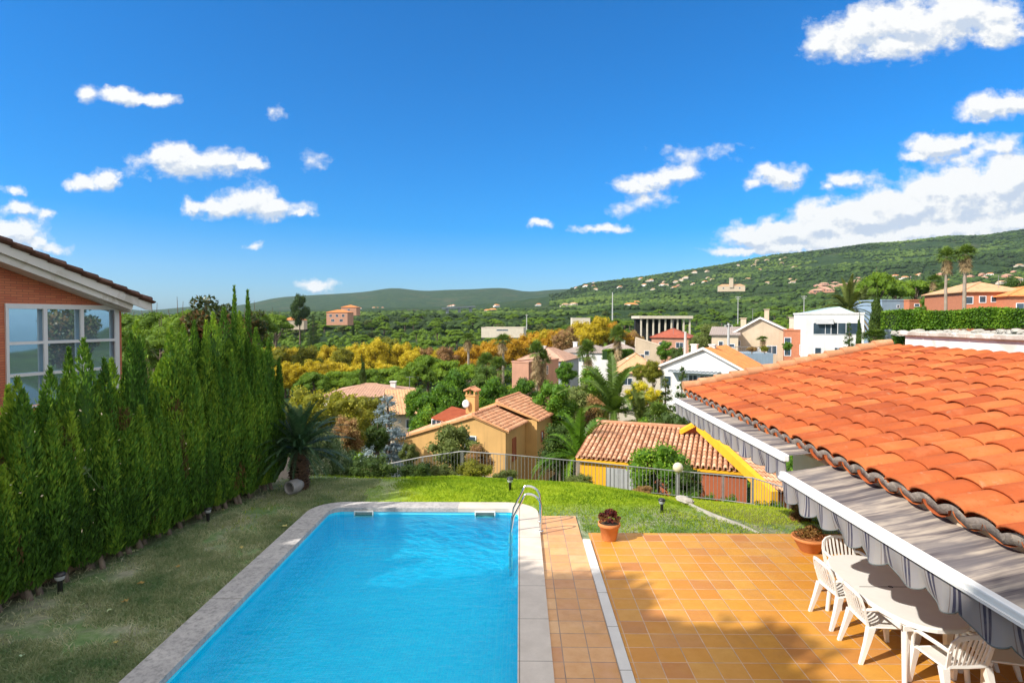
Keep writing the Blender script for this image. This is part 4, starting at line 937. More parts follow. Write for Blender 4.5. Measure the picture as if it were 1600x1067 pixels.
def bldg(name, label, px0, px1, pe, Y, depth, rot, rh, roof, wm, rm, wins=(), over=.35, drop=1.0, base=None, cat='house', group=None, ridge=.5, chim=(), pitch=.3, base_h=None, x_in=0):
    c, s = math.cos(R(rot)), math.sin(R(rot)); ex = Vector((c, s, 0)); ey = Vector((-s, c, 0)); O = at(px0, pe, Y); ze = O.z
    k = (px1-812)/F; w = (k*O.y-O.x)/(ex.x-k*ex.y)
    mid = O+ex*w/2; zb = (min(terr(O.x, O.y), terr(mid.x, mid.y))-drop) if base is None else base
    if base_h: zb = ze-base_h
    root = empty(name, (O.x, O.y, zb), rot and R(rot) or 0, label, cat, group); Hh = ze-zb
    X, Yv = Vector((1, 0, 0)), Vector((0, 1, 0)); D = depth; mb = MB(); r = ridge
    z1 = Hh
    if roof == 'gy': mb.add([(0, 0, 0), (w, 0, 0), (w, 0, z1), (w*r, 0, z1+rh), (0, 0, z1), (0, D, 0), (w, D, 0), (w, D, z1), (w*r, D, z1+rh), (0, D, z1)], [(0, 1, 2, 3, 4), (9, 8, 7, 6, 5), (1, 6, 7, 2), (5, 0, 4, 9)])
    elif roof == 'gx': mb.add([(0, 0, 0), (w, 0, 0), (w, 0, z1), (0, 0, z1), (0, D, 0), (w, D, 0), (w, D, z1), (0, D, z1), (0, D*r, z1+rh), (w, D*r, z1+rh)], [(0, 1, 2, 3), (5, 4, 7, 6), (1, 5, 6, 9, 2), (4, 0, 3, 8, 7)])
    elif roof == 'shed': mb.add([(0, 0, 0), (w, 0, 0), (w, 0, z1), (0, 0, z1), (0, D, 0), (w, D, 0), (w, D, z1+rh), (0, D, z1+rh)], [(0, 1, 2, 3), (5, 4, 7, 6), (1, 5, 6, 2), (4, 0, 3, 7)])
    else: mb.box(0, w, 0, D, 0, z1)
    link('wall', mb.mesh('wall', wm), root); o = over; mb = MB(); e = .03
    if roof == 'gy':
        sl, sr = rh/(w*r), rh/(w*(1-r))
        corr(mb, (-o, -o, z1-o*sl+e), (0, D+2*o, 0), (w*r+o, 0, rh+o*sl), pitch); corr(mb, (w+o, D+o, z1-o*sr+e), (0, -D-2*o, 0), (-w*(1-r)-o, 0, rh+o*sr), pitch)
    elif roof == 'gx':
        sf, sb = rh/(D*r), rh/(D*(1-r))
        corr(mb, (-o, -o, z1-o*sf+e), (w+2*o, 0, 0), (0, D*r+o, rh+o*sf), pitch); corr(mb, (w+o, D+o, z1-o*sb+e), (-w-2*o, 0, 0), (0, -D*(1-r)-o, rh+o*sb), pitch)
    elif roof == 'shed': corr(mb, (-o, -o, z1-o*rh/D+e), (w+2*o, 0, 0), (0, D+2*o, rh*(1+2*o/D)), pitch)
    elif roof == 'hip':
        q = min(w, D)/2; A_, B_, C_, D_ = Vector((-o, -o, z1)), Vector((w+o, -o, z1)), Vector((w+o, D+o, z1)), Vector((-o, D+o, z1))
        if w >= D: r1, r2 = Vector((q, D/2, z1+rh)), Vector((w-q, D/2, z1+rh))
        else: r1, r2 = Vector((w/2, q, z1+rh)), Vector((w/2, D-q, z1+rh))
        for v_ in (A_, B_, C_, D_): v_.z += e
        if w >= D: mb.add([A_, B_, C_, D_, r1, r2], [(0, 1, 5, 4), (1, 2, 5), (2, 3, 4, 5), (3, 0, 4)])
        else: mb.add([A_, B_, C_, D_, r1, r2], [(0, 1, 4), (1, 2, 5, 4), (2, 3, 5), (3, 0, 4, 5)])
        mb.slab([A_, B_, C_, D_], (0, 0, -.12))
        # ribs down the slopes
        for (p, q_, t1, t2) in ((A_, B_, r1, r2), (B_, C_, r2, r2 if w >= D else r2),):
            n = max(3, int((q_-p).length/pitch/1.2))
            for i in range(1, n):
                a = p.lerp(q_, i/n); u = (q_-p).normalized()
                if w >= D and p is A_:
                    ux = min(max(a.x, r1.x), r2.x); up = Vector((a.x, 0, 0)); t = min(1, (a.x+o)/(r1.x+o) if a.x < r1.x else ((w+o-a.x)/(w+o-r2.x) if a.x > r2.x else 1)); tp = Vector((a.x, a.y+(D/2+o)*t, a.z+(rh-e)*t))
                    mb.tube([a+Vector((0, 0, .01)), tp+Vector((0, 0, .01))], .05, 4, cap=False)
        mb.tube([A_, r1, r2, B_], .09, 6); 
    elif roof == 'flat':
        mb.box(-.08, w+.08, -.08, .16, z1, z1+.22).box(-.08, w+.08, D-.16, D+.08, z1, z1+.22).box(-.08, .16, .16, D-.16, z1, z1+.22).box(w-.16, w+.08, .16, D-.16, z1, z1+.22)
        link('roof', MB().box(.16, w-.16, .16, D-.16, z1+.003, z1+.06).mesh('roof', rm), root)
        link('parapet', mb.mesh('parapet', wm), root); mb = None
    if mb is not None: link('roof', mb.mesh('roof', rm), root)
    fc = {'f': (Vector((0, 0, 0)), X, -Yv, w), 'r': (Vector((w, 0, 0)), Yv, X, D), 'l': (Vector((0, D, 0)), -Yv, -X, D)}
    for wi in wins:
        face, uf, dz, ww, hh = wi[:5]; o_, e_, n_, L = fc[face]
        g = wi[5] if len(wi) > 5 else M_DG
        window(root, o_, e_, n_, uf*L, z1-dz, ww, hh, glass=g)
    for (cx, cy, cw, ch, cm) in chim:
        zr = z1+rh*.3 if roof != 'flat' else z1
        m1 = MB().box(cx-cw/2, cx+cw/2, cy-cw/2, cy+cw/2, zr-.4, zr+ch).box(cx-cw*.65, cx+cw*.65, cy-cw*.65, cy+cw*.65, zr+ch+.002, zr+ch+.1); link('chimney', m1.mesh('chimney', cm), root)
    return root, w, Hh
# ---- tan house with the chimney
c_, s_ = math.cos(R(-20)), math.sin(R(-20)); EX = Vector((c_, s_, 0)); EY = Vector((-s_, c_, 0))
K_T = at(790, 672, 40); K_Y = at(906, 712, 30)
def K_IN(x, y):
    for K_, a0, a1, d0, d1 in ((K_T, -9.4, 1.8, -.8, 10), (K_Y, -1, 10, -1, 8)):
        v = Vector((x-K_.x, y-K_.y, 0)); a = v.dot(EX); d = v.dot(EY)
        if a0 < a < a1 and d0 < d < d1: return True
    return False
K = at(790, 672, 40); zE = K.z; th = empty('ochre_house', (K.x-4, K.y+4, zE-4.5), label='ochre rendered house with salmon barrel tile roof and a small tiled chimney', cat='house')
def tch(o): return wch(o, th)
def L(a, d, z): return K-EX*a+EY*d+Vector((0, 0, z))     # a metres to the left of the near corner, d back
ap_, rz_, wl_, zl_ = 2.35, .85, 8.6, -1.15; dl = 9.5
mb = MB(); zb = -5
mb.add([L(0, 0, zb), L(0, 0, 0), L(ap_, 0, rz_), L(wl_, 0, zl_), L(wl_, 0, zb)], [(0, 4, 3, 2, 1)])
mb.add([L(0, 0, zb), L(0, 8.6, zb), L(0, 8.6, 0), L(0, 0, 0)], [(0, 1, 2, 3)]); mb.add([L(wl_, 0, zb), L(wl_, dl, zb), L(wl_, dl, zl_), L(wl_, 0, zl_)], [(3, 2, 1, 0)])
mb.add([L(0, dl, zb), L(0, dl, .5), L(ap_, dl, rz_+.4), L(wl_, dl, zl_), L(wl_, dl, zb)], [(0, 1, 2, 3, 4)])
mb.add([L(-.9, 4.0, zb), L(-.9, 8.6, zb), L(-.9, 8.6, 0.1), L(-.9, 4.0, 0.1), L(0, 4, zb), L(0, 4, .1), L(0, 8.6, zb), L(0, 8.6, .1)], [(0, 1, 2, 3), (4, 0, 3, 5), (1, 6, 7, 2)])
tch(mb.build('wall', M_TAN))
up = EX*-1*(ap_+.25); 
tch(tile_roof(L(-.25, -.15, -.06), EY*4.1, (L(ap_, -.15, rz_)-L(-.25, -.15, -.06)), 17, 8, M_TILE3, 'roof', None, seed=21, seg=4))
tch(tile_roof(L(-1.15, 3.97, .02), EY*5.3, (L(ap_, 3.97, rz_+.42)-L(-1.15, 3.97, .02)), 22, 11, M_TILE3, 'roof', None, seed=22, seg=4))
tch(tile_roof(L(wl_+.3, dl, zl_-.12), -EY*(dl+.15), (L(ap_, dl, rz_)-L(wl_+.3, dl, zl_-.12)), 38, 16, M_TILE3, 'roof', None, seed=23, seg=4))
mb = MB(); M_VG = plain('ochre_trim', (.62, .33, .14))
mb.slab([L(-.28, -.16, -.17), L(ap_, -.16, rz_-.12), L(ap_, -.16, rz_+.03), L(-.28, -.16, -.02)], EY*.14); mb.slab([L(ap_+.001, -.16, rz_-.12), L(wl_+.35, -.16, zl_-.25), L(wl_+.35, -.16, zl_-.08), L(ap_+.001, -.16, rz_+.03)], EY*.14)
mb.slab([L(ap_, 3.9, rz_+.3), L(-1.1, 3.9, .0), L(-1.1, 3.9, .14), L(ap_, 3.9, rz_+.44)], EY*.12); tch(mb.build('verge', M_VG))
mb = MB()
for k in range(24):
    d = -.1+9.4*k/24; mb.tube([L(ap_, d, rz_+.09+(.4 if d > 3.9 else 0)), L(ap_, d+.42, rz_+.06+(.4 if d > 3.9 else 0))], [.13, .11], 8)
tch(mb.build('ridge_tiles', M_TILE3))
cc = at(738, 640, 45.5); cw = .38; MC = Matrix.Translation((cc.x, cc.y, 0)) @ Matrix.Rotation(R(-20), 4, 'Z'); z0_, z1_ = zE-.3, at(738, 618, 45.5).z
mb = MB().box(-cw, cw, -cw, cw, z0_-1, z1_, MC).box(-cw*1.15, cw*1.15, -cw*1.15, cw*1.15, z1_+.002, z1_+.07, MC)
for sx in (-1, 1):
    for sy in (-1, 1): mb.box(sx*cw*.72, sx*cw*1.0, sy*cw*.72, sy*cw, z1_+.07, z1_+.34, MC)
chm = tch(mb.build('chimney', M_TAN)); cp = MB(); zt_ = z1_+.345
for sx in (-1, 1): cp.slab([MC @ Vector((0, -cw*1.3, zt_+.22)), MC @ Vector((sx*cw*1.35, -cw*1.3, zt_)), MC @ Vector((sx*cw*1.35, cw*1.3, zt_)), MC @ Vector((0, cw*1.3, zt_+.22))], (0, 0, .06))
cp.tube([MC @ Vector((0, -cw*1.35, zt_+.29)), MC @ Vector((0, cw*1.35, zt_+.29))], .09, 8)
for k in range(5):
    for sx in (-1, 1): cp.tube([MC @ Vector((sx*.05, -cw*1.1+cw*.55*k, zt_+.27)), MC @ Vector((sx*cw*1.38, -cw*1.1+cw*.55*k, zt_+.06))], .07, 6)
x_ = link('chimney_cap', cp.mesh('chimney_cap', M_TILE3), chm)
for (d, z, w_, h_, gm) in ((1.6, -1.6, .75, 1.6, M_BROWN), (5.2, -1.3, .6, .8, M_DG)):
    o_ = L(0, 0, 0) if d < 4 else L(-.9, 0, 0); window(th, Vector((0, 0, 0)), EY, EX, d, 0, .1, .1) if False else None
    q = (o_+EY*d)-Vector(th.location); window(th, q, EY, EX, 0, q.z+z, w_, h_, frame=M_BROWN, glass=gm)
q = L(2.6, -.0, 0)-Vector(th.location); window(th, q, -EX, -EY, 0, q.z-1.1, .9, 1.1)
dsh = at(728, 631, 45); ds = empty('satellite_dish', dsh, label='white satellite dish fixed beside the small tiled chimney', cat='satellite dish')
MB().lathe([(.0, -.06), (.15, -.045), (.27, .0), (.28, .01), (.15, -.025), (0, -.04)], n=20, M=Matrix.Rotation(R(80), 4, 'X') @ Matrix.Scale(1.15, 4, (0, 1, 0))).build('reflector', M_WPL, ds)
MB().tube([(0, 0, 0), (0, .35, -.1), (.3, .4, -.5)], .02, 6).build('arm', M_IRON, ds)
# raised flat terrace roof to the left of the chimney with glazed opening under it
pr = [at(674, 652, 44.5), at(716, 645, 42.5), at(738, 636, 46), at(706, 640, 48.5)]
zz_ = [at(674, 652, 44.5).z]*4; mb = MB(); mb.slab([Vector((p.x, p.y, zz_[0]+(.25 if k > 1 else 0))) for k, p in enumerate(pr)], (0, 0, -.1)); tch(mb.build('porch_roof', M_TILE))
p0, p1 = pr[0], pr[1]; e_ = Vector((p1.x-p0.x, p1.y-p0.y, 0)); wl = e_.length; e_.normalize(); n_ = Vector((e_.y, -e_.x, 0))
for k in range(3):
    q = Vector((p0.x, p0.y, 0))+e_*(.3+k*wl*.42)-n_*.25-Vector(th.location); q.z = 0
    window(th, q, e_, n_, 0, zz_[0]-.65-th.location.z, wl*.36, 1.0)
# ---- bright yellow house with the pale barrel roof
K = at(906, 712, 30); zE = K.z; yh = empty('yellow_house', (K.x+3, K.y+3, zE-3.6), label='bright yellow house with pale barrel tile roof just below the garden railing', cat='house')
def ych(o): return wch(o, yh)
def Q(a, d, z): return K+EX*a+EY*d+Vector((0, 0, z))
w_ = 8.05; D_ = 4.25; RH = .95
O_ = Q(-.1, -.25, -.02); ridgeL, ridgeR = Q(.1, D_, RH), Q(5.6, D_, RH)
nn = 33
def trimh(i, j): # right hip: drop tiles right of the hip line
    a = -.1+(w_+.1)*(i+.5)/nn; d = (j+.5)/11; return a < w_-(w_-5.6)*d
ych(tile_roof(O_, EX*(w_+.1), (Q(-.1, D_, RH)-O_), nn, 11, M_TILE2, 'roof', None, seed=31, seg=6, trim=trimh))
# hip facing right
EXR = Q(w_, -.25, -.02); 
mb = MB(); corr(mb, Q(w_+.02, -.25, -.0), EY*5.2, Q(5.6, D_, RH+.02)-Q(w_+.02, D_, 0), .26, .07)
ych(tile_roof(Q(w_+.1, -.2, -.02), EY*5.4, Q(5.7, 0, RH)-Q(w_+.1, 0, -.02), 22, 7, M_TILE2, 'roof', None, seed=32, seg=6, trim=lambda i, j: (i+.5)/22*5.4 > (j+.5)/7*D_-.1))
mb = MB(); mb.tube([Q(w_, -.2, .06), Q(5.6, D_, RH+.08)], .11, 8).tube([Q(-.1, D_, RH+.08), Q(5.6, D_, RH+.08)], .13, 8); ych(mb.build('ridge_tiles', M_TILE2))
mb = MB(); mb.slab([Q(-.0, 0, -3.6), Q(w_-.2, 0, -3.6), Q(w_-.2, 0, -.1), Q(0, 0, -.1)], EY*.3); mb.slab([Q(0, .3, -3.6), Q(0, 7.5, -3.6), Q(0, 7.5, -.1), Q(0, D_, RH-.15), Q(0, .3, -.05)], EX*.3)
mb.slab([Q(-.15, -.22, -.22), Q(w_, -.22, -.22), Q(w_, -.22, -.10), Q(-.15, -.22, -.10)], EY*.2); ych(mb.build('wall', M_YEL))
ych(MB().slab([Q(3.3, -.03, -3.6), Q(w_-.2, -.03, -3.6), Q(w_-.2, -.03, -.3), Q(3.3, -.03, -.3)], EY*.02).build('wall_shade', M_BROWN))  # russet sheet puts the shade on the right of the yellow wall into colour
mb = MB().slab([Q(1.35, -.10, -2.6), Q(3.25, -.10, -2.6), Q(3.25, -.10, -.45), Q(1.35, -.10, -.45)], EY*.06)
sh = ych(mb.build('shutter', M_SH)); 
mb = MB()
for k in range(9): mb.slab([Q(1.35+.21*k, -.12, -2.6), Q(1.37+.21*k, -.12, -2.6), Q(1.37+.21*k, -.12, -.45), Q(1.35+.21*k, -.12, -.45)], EY*.02)
ych(mb.build('shutter_slats', M_IRON))
# back slope
ych(MB().slab([Q(0, D_, RH-.03), Q(5.6, D_, RH-.03), Q(5.6, 9, -.3), Q(0, 9, -.3)], (0, 0, -.1)).build('roof', M_TILE2))
# yellow parapet fin falling towards the camera, with a small gable at its head
A0, A1 = at(1088, 659, 31.0), at(1205, 768, 24.2); dd = (A1-A0); side = Vector((-dd.y, dd.x, 0)).normalized()
mb = MB(); mb.slab([A0, A1, A1+Vector((0, 0, -.42)), A0+Vector((0, 0, -.45))], side*.30); p_ = A1-dd.normalized()*1.6; mb.slab([p_+Vector((0, 0, -.43)), A1+Vector((0, 0, -.43)), A1+Vector((0, 0, -2.6)), p_+Vector((0, 0, -3.0))], side*.296); ych(mb.build('parapet', M_YEL))
G0, G2 = at(1064, 672, 31.3), A0
mb = MB(); mb.slab([G0, G2, G2-Vector((0, 0, .22)), G0-Vector((0, 0, .22))], Vector((0, .3, 0))); ych(mb.build('gable_beam', M_YEL))
ych(MB().slab([at(1066, 677, 31.5), at(1088, 664, 31.5), at(1104, 679, 31.4)], (0, .3, 0)).build('gable', M_BROWN))
# second tiled slope right of the fin
B0, B1, B2, B3 = at(1099, 669, 31.2), at(1200, 765, 24.6), at(1266, 774, 25.0), at(1130, 676, 31.8)
ych(tile_roof(B1, (B2-B1), (B0-B1), 10, 16, M_TILE2, 'roof', None, seed=33, seg=6))
ych(MB().slab([B1+Vector((.1, .3, -.15)), B2+Vector((0, .3, -.15)), B2+Vector((0, .3, -3)), B1+Vector((.1, .3, -3))], (0, .3, 0)).build('wall', M_BROWN))
# ---- mid-distance houses
H_ = bldg
H_('terracotta_house', 'low house with faded tile roof behind the thin dark cypress', 505, 628, 619, 78, 9, 0, 1.2, 'hip', M_PALE, R_PK, chim=((8.2, 5, .7, 1.0, M_W2),), wins=(('f', .3, 1.3, 1.2, 1.0), ('f', .7, 1.3, 1.2, 1.0)))
H_('tiled_house', 'cream house with ridged tile roof between the blue spruce and the green citrus tree', 612, 652, 645, 60, 7, 18, 1.9, 'gx', M_CREAM, R_TAN, wins=(('f', .7, 1.2, .9, 1.0),))
H_('salmon_house', 'flat windowless salmon block beside the twin trunked fan palm', 800, 826, 566, 92, 9, -34, .3, 'flat', M_PINK, R_PK, wins=(('r', .3, 1.4, .5, 1.4), ('r', .6, 1.4, .5, 1.4)))
H_('hip_roof_house', 'grey walled villa with a wide faded hip roof behind the salmon block', 812, 880, 562, 108, 11, -20, 2.1, 'hip', M_GREY, R_PK, wins=(('f', .15, 1.4, 1.0, 1.0), ('f', .8, 1.5, 1.4, 1.1)), chim=((3, 5, .7, 1.6, M_W2),))
H_('white_villa', 'white villa with low brown roof left of the shaggy fan palm', 876, 950, 550, 125, 9, -20, 1.6, 'hip', M_W2, R_GR, wins=(('f', .2, 1.4, 1.3, 1.1), ('f', .45, 1.4, 1.3, 1.1)), chim=((2.4, 3, .8, 1.5, M_W2),))
H_('brown_roof_villa', 'brown roofed villa right of the shaggy fan palm, partly behind a clipped green hedge', 945, 992, 546, 140, 9, -5, 1.6, 'hip', M_W2, R_GR, wins=(('f', .85, 1.4, 1.4, 1.4),), chim=((4.5, 3, .8, 1.4, M_W2),))
H_('tan_roof_house', 'low house with broad tan roof in front of the beige wedge wall', 958, 1034, 582, 82, 10, -8, 2.4, 'hip', M_PALE, R_TAN, chim=((2.2, 4, .5, .9, M_W2), (4.6, 3, .4, .7, M_SH)), wins=(('f', .3, 1.2, 1.3, 1.0),))
H_('wedge_building', 'beige building with a sloping wedge shaped wall above the tan roof', 993, 1032, 540, 98, 5, -10, 1.2, 'gy', M_BEI, M_BEI, wins=(('f', .2, 2.4, 1.3, 2.0), ('f', .45, 1.2, .8, .8)), ridge=.02, over=.02)
H_('red_roof_house', 'brick coloured house with dark red hipped roof below the concrete canopy', 1018, 1076, 527, 130, 10, -22, 1.9, 'hip', M_PINK, R_RED, wins=(('f', .75, 1.6, 1.6, 1.2), ('f', .3, 1.6, 1.6, 1.2)))
# white gabled house with orange slope
r_, ww, hh = H_('white_gable_house', 'white two gabled house with bright orange tile slope, arched windows and grey chimneys', 1032, 1158, 572, 66, 8.5, -34, 2.1, 'gy', M_W2, R_OR, ridge=.55, over=.3, wins=(('f', .42, 1.7, 1.0, 1.9), ('f', .56, 1.7, 1.0, 1.9), ('f', .8, 1.5, 1.5, .8), ('f', .1, 1.6, .8, 1.2)), chim=((3.0, 2.4, .6, 1.7, M_W2), (4.8, 3.0, .6, 1.7, M_W2)))
mb = MB().slab([(-.3, -.36, hh-.18), (ww*.55, -.36, hh+1.98), (ww*.55, -.36, hh+2.25), (-.3, -.36, hh+.07)], (0, .1, 0)).slab([(ww*.55, -.36, hh+1.98), (ww+.3, -.36, hh-.18), (ww+.3, -.36, hh+.07), (ww*.55, -.36, hh+2.25)], (0, .1, 0)); link('fascia', mb.mesh('fascia', M_W2), r_)
mb = MB().box(ww*.15, ww*.75, -1.2, -.003, hh-.5, hh-.38); 
for k in range(14): mb.box(ww*.15+ww*.6*k/13-.05, ww*.15+ww*.6*k/13+.05, -1.25, -.01, hh-.375, hh-.28)
link('pergola', mb.mesh('pergola', M_GREY), r_)
# beige big gable house
r_, ww, hh = H_('beige_gable_house', 'beige house with broad white edged gable roof, solar panels and a planted roof terrace', 1140, 1246, 524, 92, 12, -24, 2.7, 'gy', M_BEI, R_GR, ridge=.45, wins=(('f', .62, 2.1, 1.4, 1.3), ('f', .36, 2.4, 1.9, 1.2, M_SH), ('f', .12, 1.2, .8, .9), ('f', .48, 3.8, 2.6, 1.0)), chim=((8.7, 2.5, .8, 1.9, M_PALE), (1.8, 3, .8, 1.8, M_BEI), (5.0, 8, .7, 3.2, M_BEI)))
mb = MB().slab([(-.4, -.42, hh-.28), (ww*.45, -.42, hh+2.55), (ww*.45, -.42, hh+2.85), (-.4, -.42, hh+.02)], (0, .12, 0)).slab([(ww*.45, -.42, hh+2.55), (ww+.4, -.42, hh-.28), (ww+.4, -.42, hh+.02), (ww*.45, -.42, hh+2.85)], (0, .12, 0)); link('fascia', mb.mesh('fascia', M_W2), r_)
mb = MB().slab([(1.2, 3, hh+1.45), (3.6, 3, hh+2.6), (3.6, 7, hh+2.6), (1.2, 7, hh+1.45)], (0, 0, .06)); link('solar_panel', mb.mesh('solar_panel', M_DG), r_)
H_('beige_annex', 'small beige wing with white edged roof left of the broad gable house', 1112, 1152, 523, 90, 9, -20, 1.0, 'shed', M_BEI, R_GR, wins=(('f', .35, 1.6, .7, 1.3), ('f', .75, 1.6, .9, .6)), ridge=.7)
H_('brick_annex', 'square brick tower wing with tall glass door beside the white modern house', 1226, 1256, 517, 84, 6, -22, .2, 'flat', M_BR2, R_GR, wins=(('f', .15, 2.2, .9, 2.6), ('f', .85, 2.6, .7, 1.5)))
tr_ = empty('roof_terrace', at(1165, 552, 84), label='blue grey terrace wall with railing and pots below the broad gable house', cat='terrace')
tp = tr_.location; W0, W1 = at(1160, 549, 80)-tp, at(1228, 549, 80)-tp
MB().box(W0.x, W1.x, 0, 5, -5, 0).build('wall', M_BLUE, tr_)
mb = MB().tube([(W0.x, .1, .9), (W1.x, .1, .9)], .04, 6)
for k in range(22): mb.tube([(W0.x+(W1.x-W0.x)*k/21, .1, 0), (W0.x+(W1.x-W0.x)*k/21, .1, .9)], .02, 4)
mb.build('railing', M_IRON, tr_)
r_, ww, hh = H_('white_modern_house', 'white cube shaped modern house with wide upper glazing and two small windows', 1258, 1346, 491, 80, 9, -16, .3, 'flat', M_W2, R_GR, wins=(('f', .23, 5.0, .85, 1.2, M_DG), ('f', .57, 5.0, .95, 1.3, M_DG), ('f', .35, 1.9, 3.0, 1.6), ('f', .7, 1.9, 3.6, 1.6)))
link('awning', MB().slab([(ww*.18, -.02, hh-.65), (ww*.48, -.02, hh-.65), (ww*.48, -.5, hh-1.3), (ww*.18, -.5, hh-1.3)], (0, 0, .04)).mesh('awning', M_SH), r_)
link('glass_roof', MB().add([(.3, .3, hh+.2), (ww-1, .3, hh+.2), (ww-1, 8, hh+.2), (.3, 8, hh+.2), (ww*.6, .6, hh+1.0), (ww*.6, 7.5, hh+1.0)], [(0, 1, 4), (1, 2, 5, 4), (2, 3, 5), (3, 0, 4, 5)]).mesh('glass_roof', plain('pale_glass', (.45, .58, .56), .2)), r_)
H_('blue_box_house', 'low blue grey flat roofed box between the dark cypress and the tall palms', 1378, 1423, 470, 98, 8, 4, .2, 'flat', M_BLUE, R_GR, wins=(('f', .5, .9, .5, .5),), drop=2)
H_('brick_box_annex', 'short brick and white block at the right end of the blue grey box', 1421, 1438, 470, 97, 8, 4, .2, 'flat', M_BR2, R_GR, drop=2, wins=(('f', .5, .7, .9, .5),))
r_, ww, hh = H_('brick_villa', 'orange brick villa with wide hipped tile roof behind the clipped hedge at right', 1505, 1592, 456, 78, 12, -14, 1.4, 'hip', M_BR2, R_TAN, wins=(('f', .1, 1.1, .9, 1.0), ('f', .32, 1.0, .8, .9), ('f', .52, 1.0, .9, .8)), drop=2)
link('lower_roof', MB().slab([(-.2, -2.6, hh-3.4), (ww*.5, -2.6, hh-3.4), (ww*.5, -.003, hh-2.7), (-.2, -.003, hh-2.7)], (0, 0, .12)).mesh('lower_roof', R_TAN), r_)
r_, ww, hh = H_('brick_villa_wing', 'right hand wing of the brick villa with lower orange roof and white canopy', 1578, 1660, 462, 74, 10, -14, 1.2, 'hip', M_BR2, R_OR, wins=(('f', .18, 1.4, .9, 1.0),), drop=2)
link('canopy', MB().box(-3.4, 4, -2.2, -.003, hh-2.4, hh-2.2).mesh('canopy', M_W2), r_)
# concrete canopy on columns
cn = empty('concrete_canopy', at(1002, 530, 240), label='long concrete canopy roof on thin columns over a dark open hall', cat='canopy')
p = cn.location; a, b_ = at(1002, 497, 240)-p, at(1078, 497, 240)-p
MB().box(a.x-1, b_.x+1, -1, 16, a.z-.2, a.z+.9).build('roof', M_PALE, cn)
MB().box(a.x, b_.x, 12, 15, -6, a.z-.21).build('hall_shade', M_DARK, cn)  # near-black box stands in for the shade under the canopy roof
for k in range(9): MB().box(a.x+(b_.x-a.x)*k/8-.3, a.x+(b_.x-a.x)*k/8+.3, 0, .6, -6, a.z-.21).build('column', M_PALE, cn)
# flat bridge deck and sheds far off
H_('long_shed', 'long pale flat roofed shed left of the orange trees', 752, 818, 512, 300, 14, -6, .2, 'flat', M_PALE, M_PALE, wins=(('f', .5, 1.2, 6, .8),), base_h=5)
H_('flat_hall', 'low flat pale hall among pines above the orange trees', 894, 922, 497, 330, 10, 0, .2, 'flat', M_PALE, M_W2, base_h=6)
br_ = empty('road_bridge', at(690, 482, 520), label='grey road bridge deck crossing among the pines', cat='bridge'); p = br_.location; a, b_ = at(690, 483, 520)-p, at(742, 480, 560)-p
MB().slab([a, b_, b_+Vector((0, 0, 1.3)), a+Vector((0, 0, 1.3))], (0, 8, 0)).build('deck', M_GREY, br_)
for k in range(3): q = a.lerp(b_, .15+.35*k); MB().box(q.x-1.2, q.x+1.2, q.y+2, q.y+5, q.z-4, q.z-.01).build('pier', M_GREY, br_)
H_('yellow_villa', 'yellow villa with orange roof among pines at the far left of the valley', 440, 473, 500, 430, 12, 8, 2.2, 'hip', M_CREAM, R_OR, wins=(('f', .3, 2.2, 2, 1.6), ('f', .7, 2.2, 2, 1.6)), base_h=7)
H_('pink_villa', 'pink and white two storey villa with orange roof beside the tallest left pine', 510, 542, 488, 440, 12, -5, 2.0, 'hip', M_PINK, R_OR, wins=(('f', .2, 2.5, 2, 2), ('f', .5, 2.5, 2, 2), ('f', .8, 2.5, 2, 2), ('f', .3, 6, 2.5, 2), ('f', .7, 6, 2.5, 2)), base_h=9.5)
H_('small_pink_villa', 'small orange roofed villa peeping over the pines behind the pink villa', 533, 556, 480, 500, 12, 0, 2.0, 'hip', M_PINK, R_OR, base_h=7, wins=(('f', .5, 2.2, 2, 1.6),))
# tower house on the hill
r_, ww, hh = H_('hill_manor', 'sandy manor with a square tower high on the wooded hillside', 1122, 1162, 447, 1300, 18, -15, 4, 'hip', M_BEI, R_TAN, wins=(('f', .2, 5, 3, 3), ('f', .8, 5, 3, 3)), base_h=12)
link('tower', MB().box(ww*.42, ww*.56, -2, 8, hh-4, hh+16).box(ww*.41, ww*.57, -2.5, 8.5, hh+16.01, hh+17).mesh('tower', M_BEI), r_)
# small villas scattered over the far slopes: three kinds, copied
def hillhouse(px, Y, sc, proto, rz, label):
    X = (px-812)/F*Y; z = terr(X, Y); return dup(proto, (X, Y, z-1.5), rz, (sc, sc, sc), label)
protos = []
for nm, wm, rm, lb in (('hillside_villa', M_W2, R_OR, 'tiny white villa with orange roof among the trees of the far hillside'), ('hillside_villa', M_PALE, R_TAN, 'tiny sand coloured villa with tan roof among the trees of the far hillside'), ('terraced_house', M_PINK, R_PK, 'tiny pink terraced house in the dense cluster on the far slope')):
    rt = empty(nm, (0, 0, 0), label=lb, cat='house', group={'hillside_villa': 'villas scattered over the far hillside', 'terraced_house': 'pink houses clustered on the far slope'}[nm])
    MB().box(-8, 8, -5, 5, 0, 6.5).box(-13, -8, -4, 4, 0, 3.5).build('wall', wm, rt)
    mb = MB(); mb.add([(-8.5, -5.5, 6.5), (8.5, -5.5, 6.5), (8.5, 5.5, 6.5), (-8.5, 5.5, 6.5), (-4, 0, 9), (4, 0, 9)], [(0, 1, 5, 4), (1, 2, 5), (2, 3, 4, 5), (3, 0, 4), (3, 2, 1, 0)]); mb.box(-13.3, -8.01, -4.3, 4.3, 3.51, 3.9); mb.build('roof', rm, rt)
    for x in (-5, 0, 5):
        f = MB().box(x-1, x+1, -5.06, -5.0, 3.6, 5.4).build('window', M_DG, rt)
    protos.append(rt)
rr = random.Random(5); spots = []
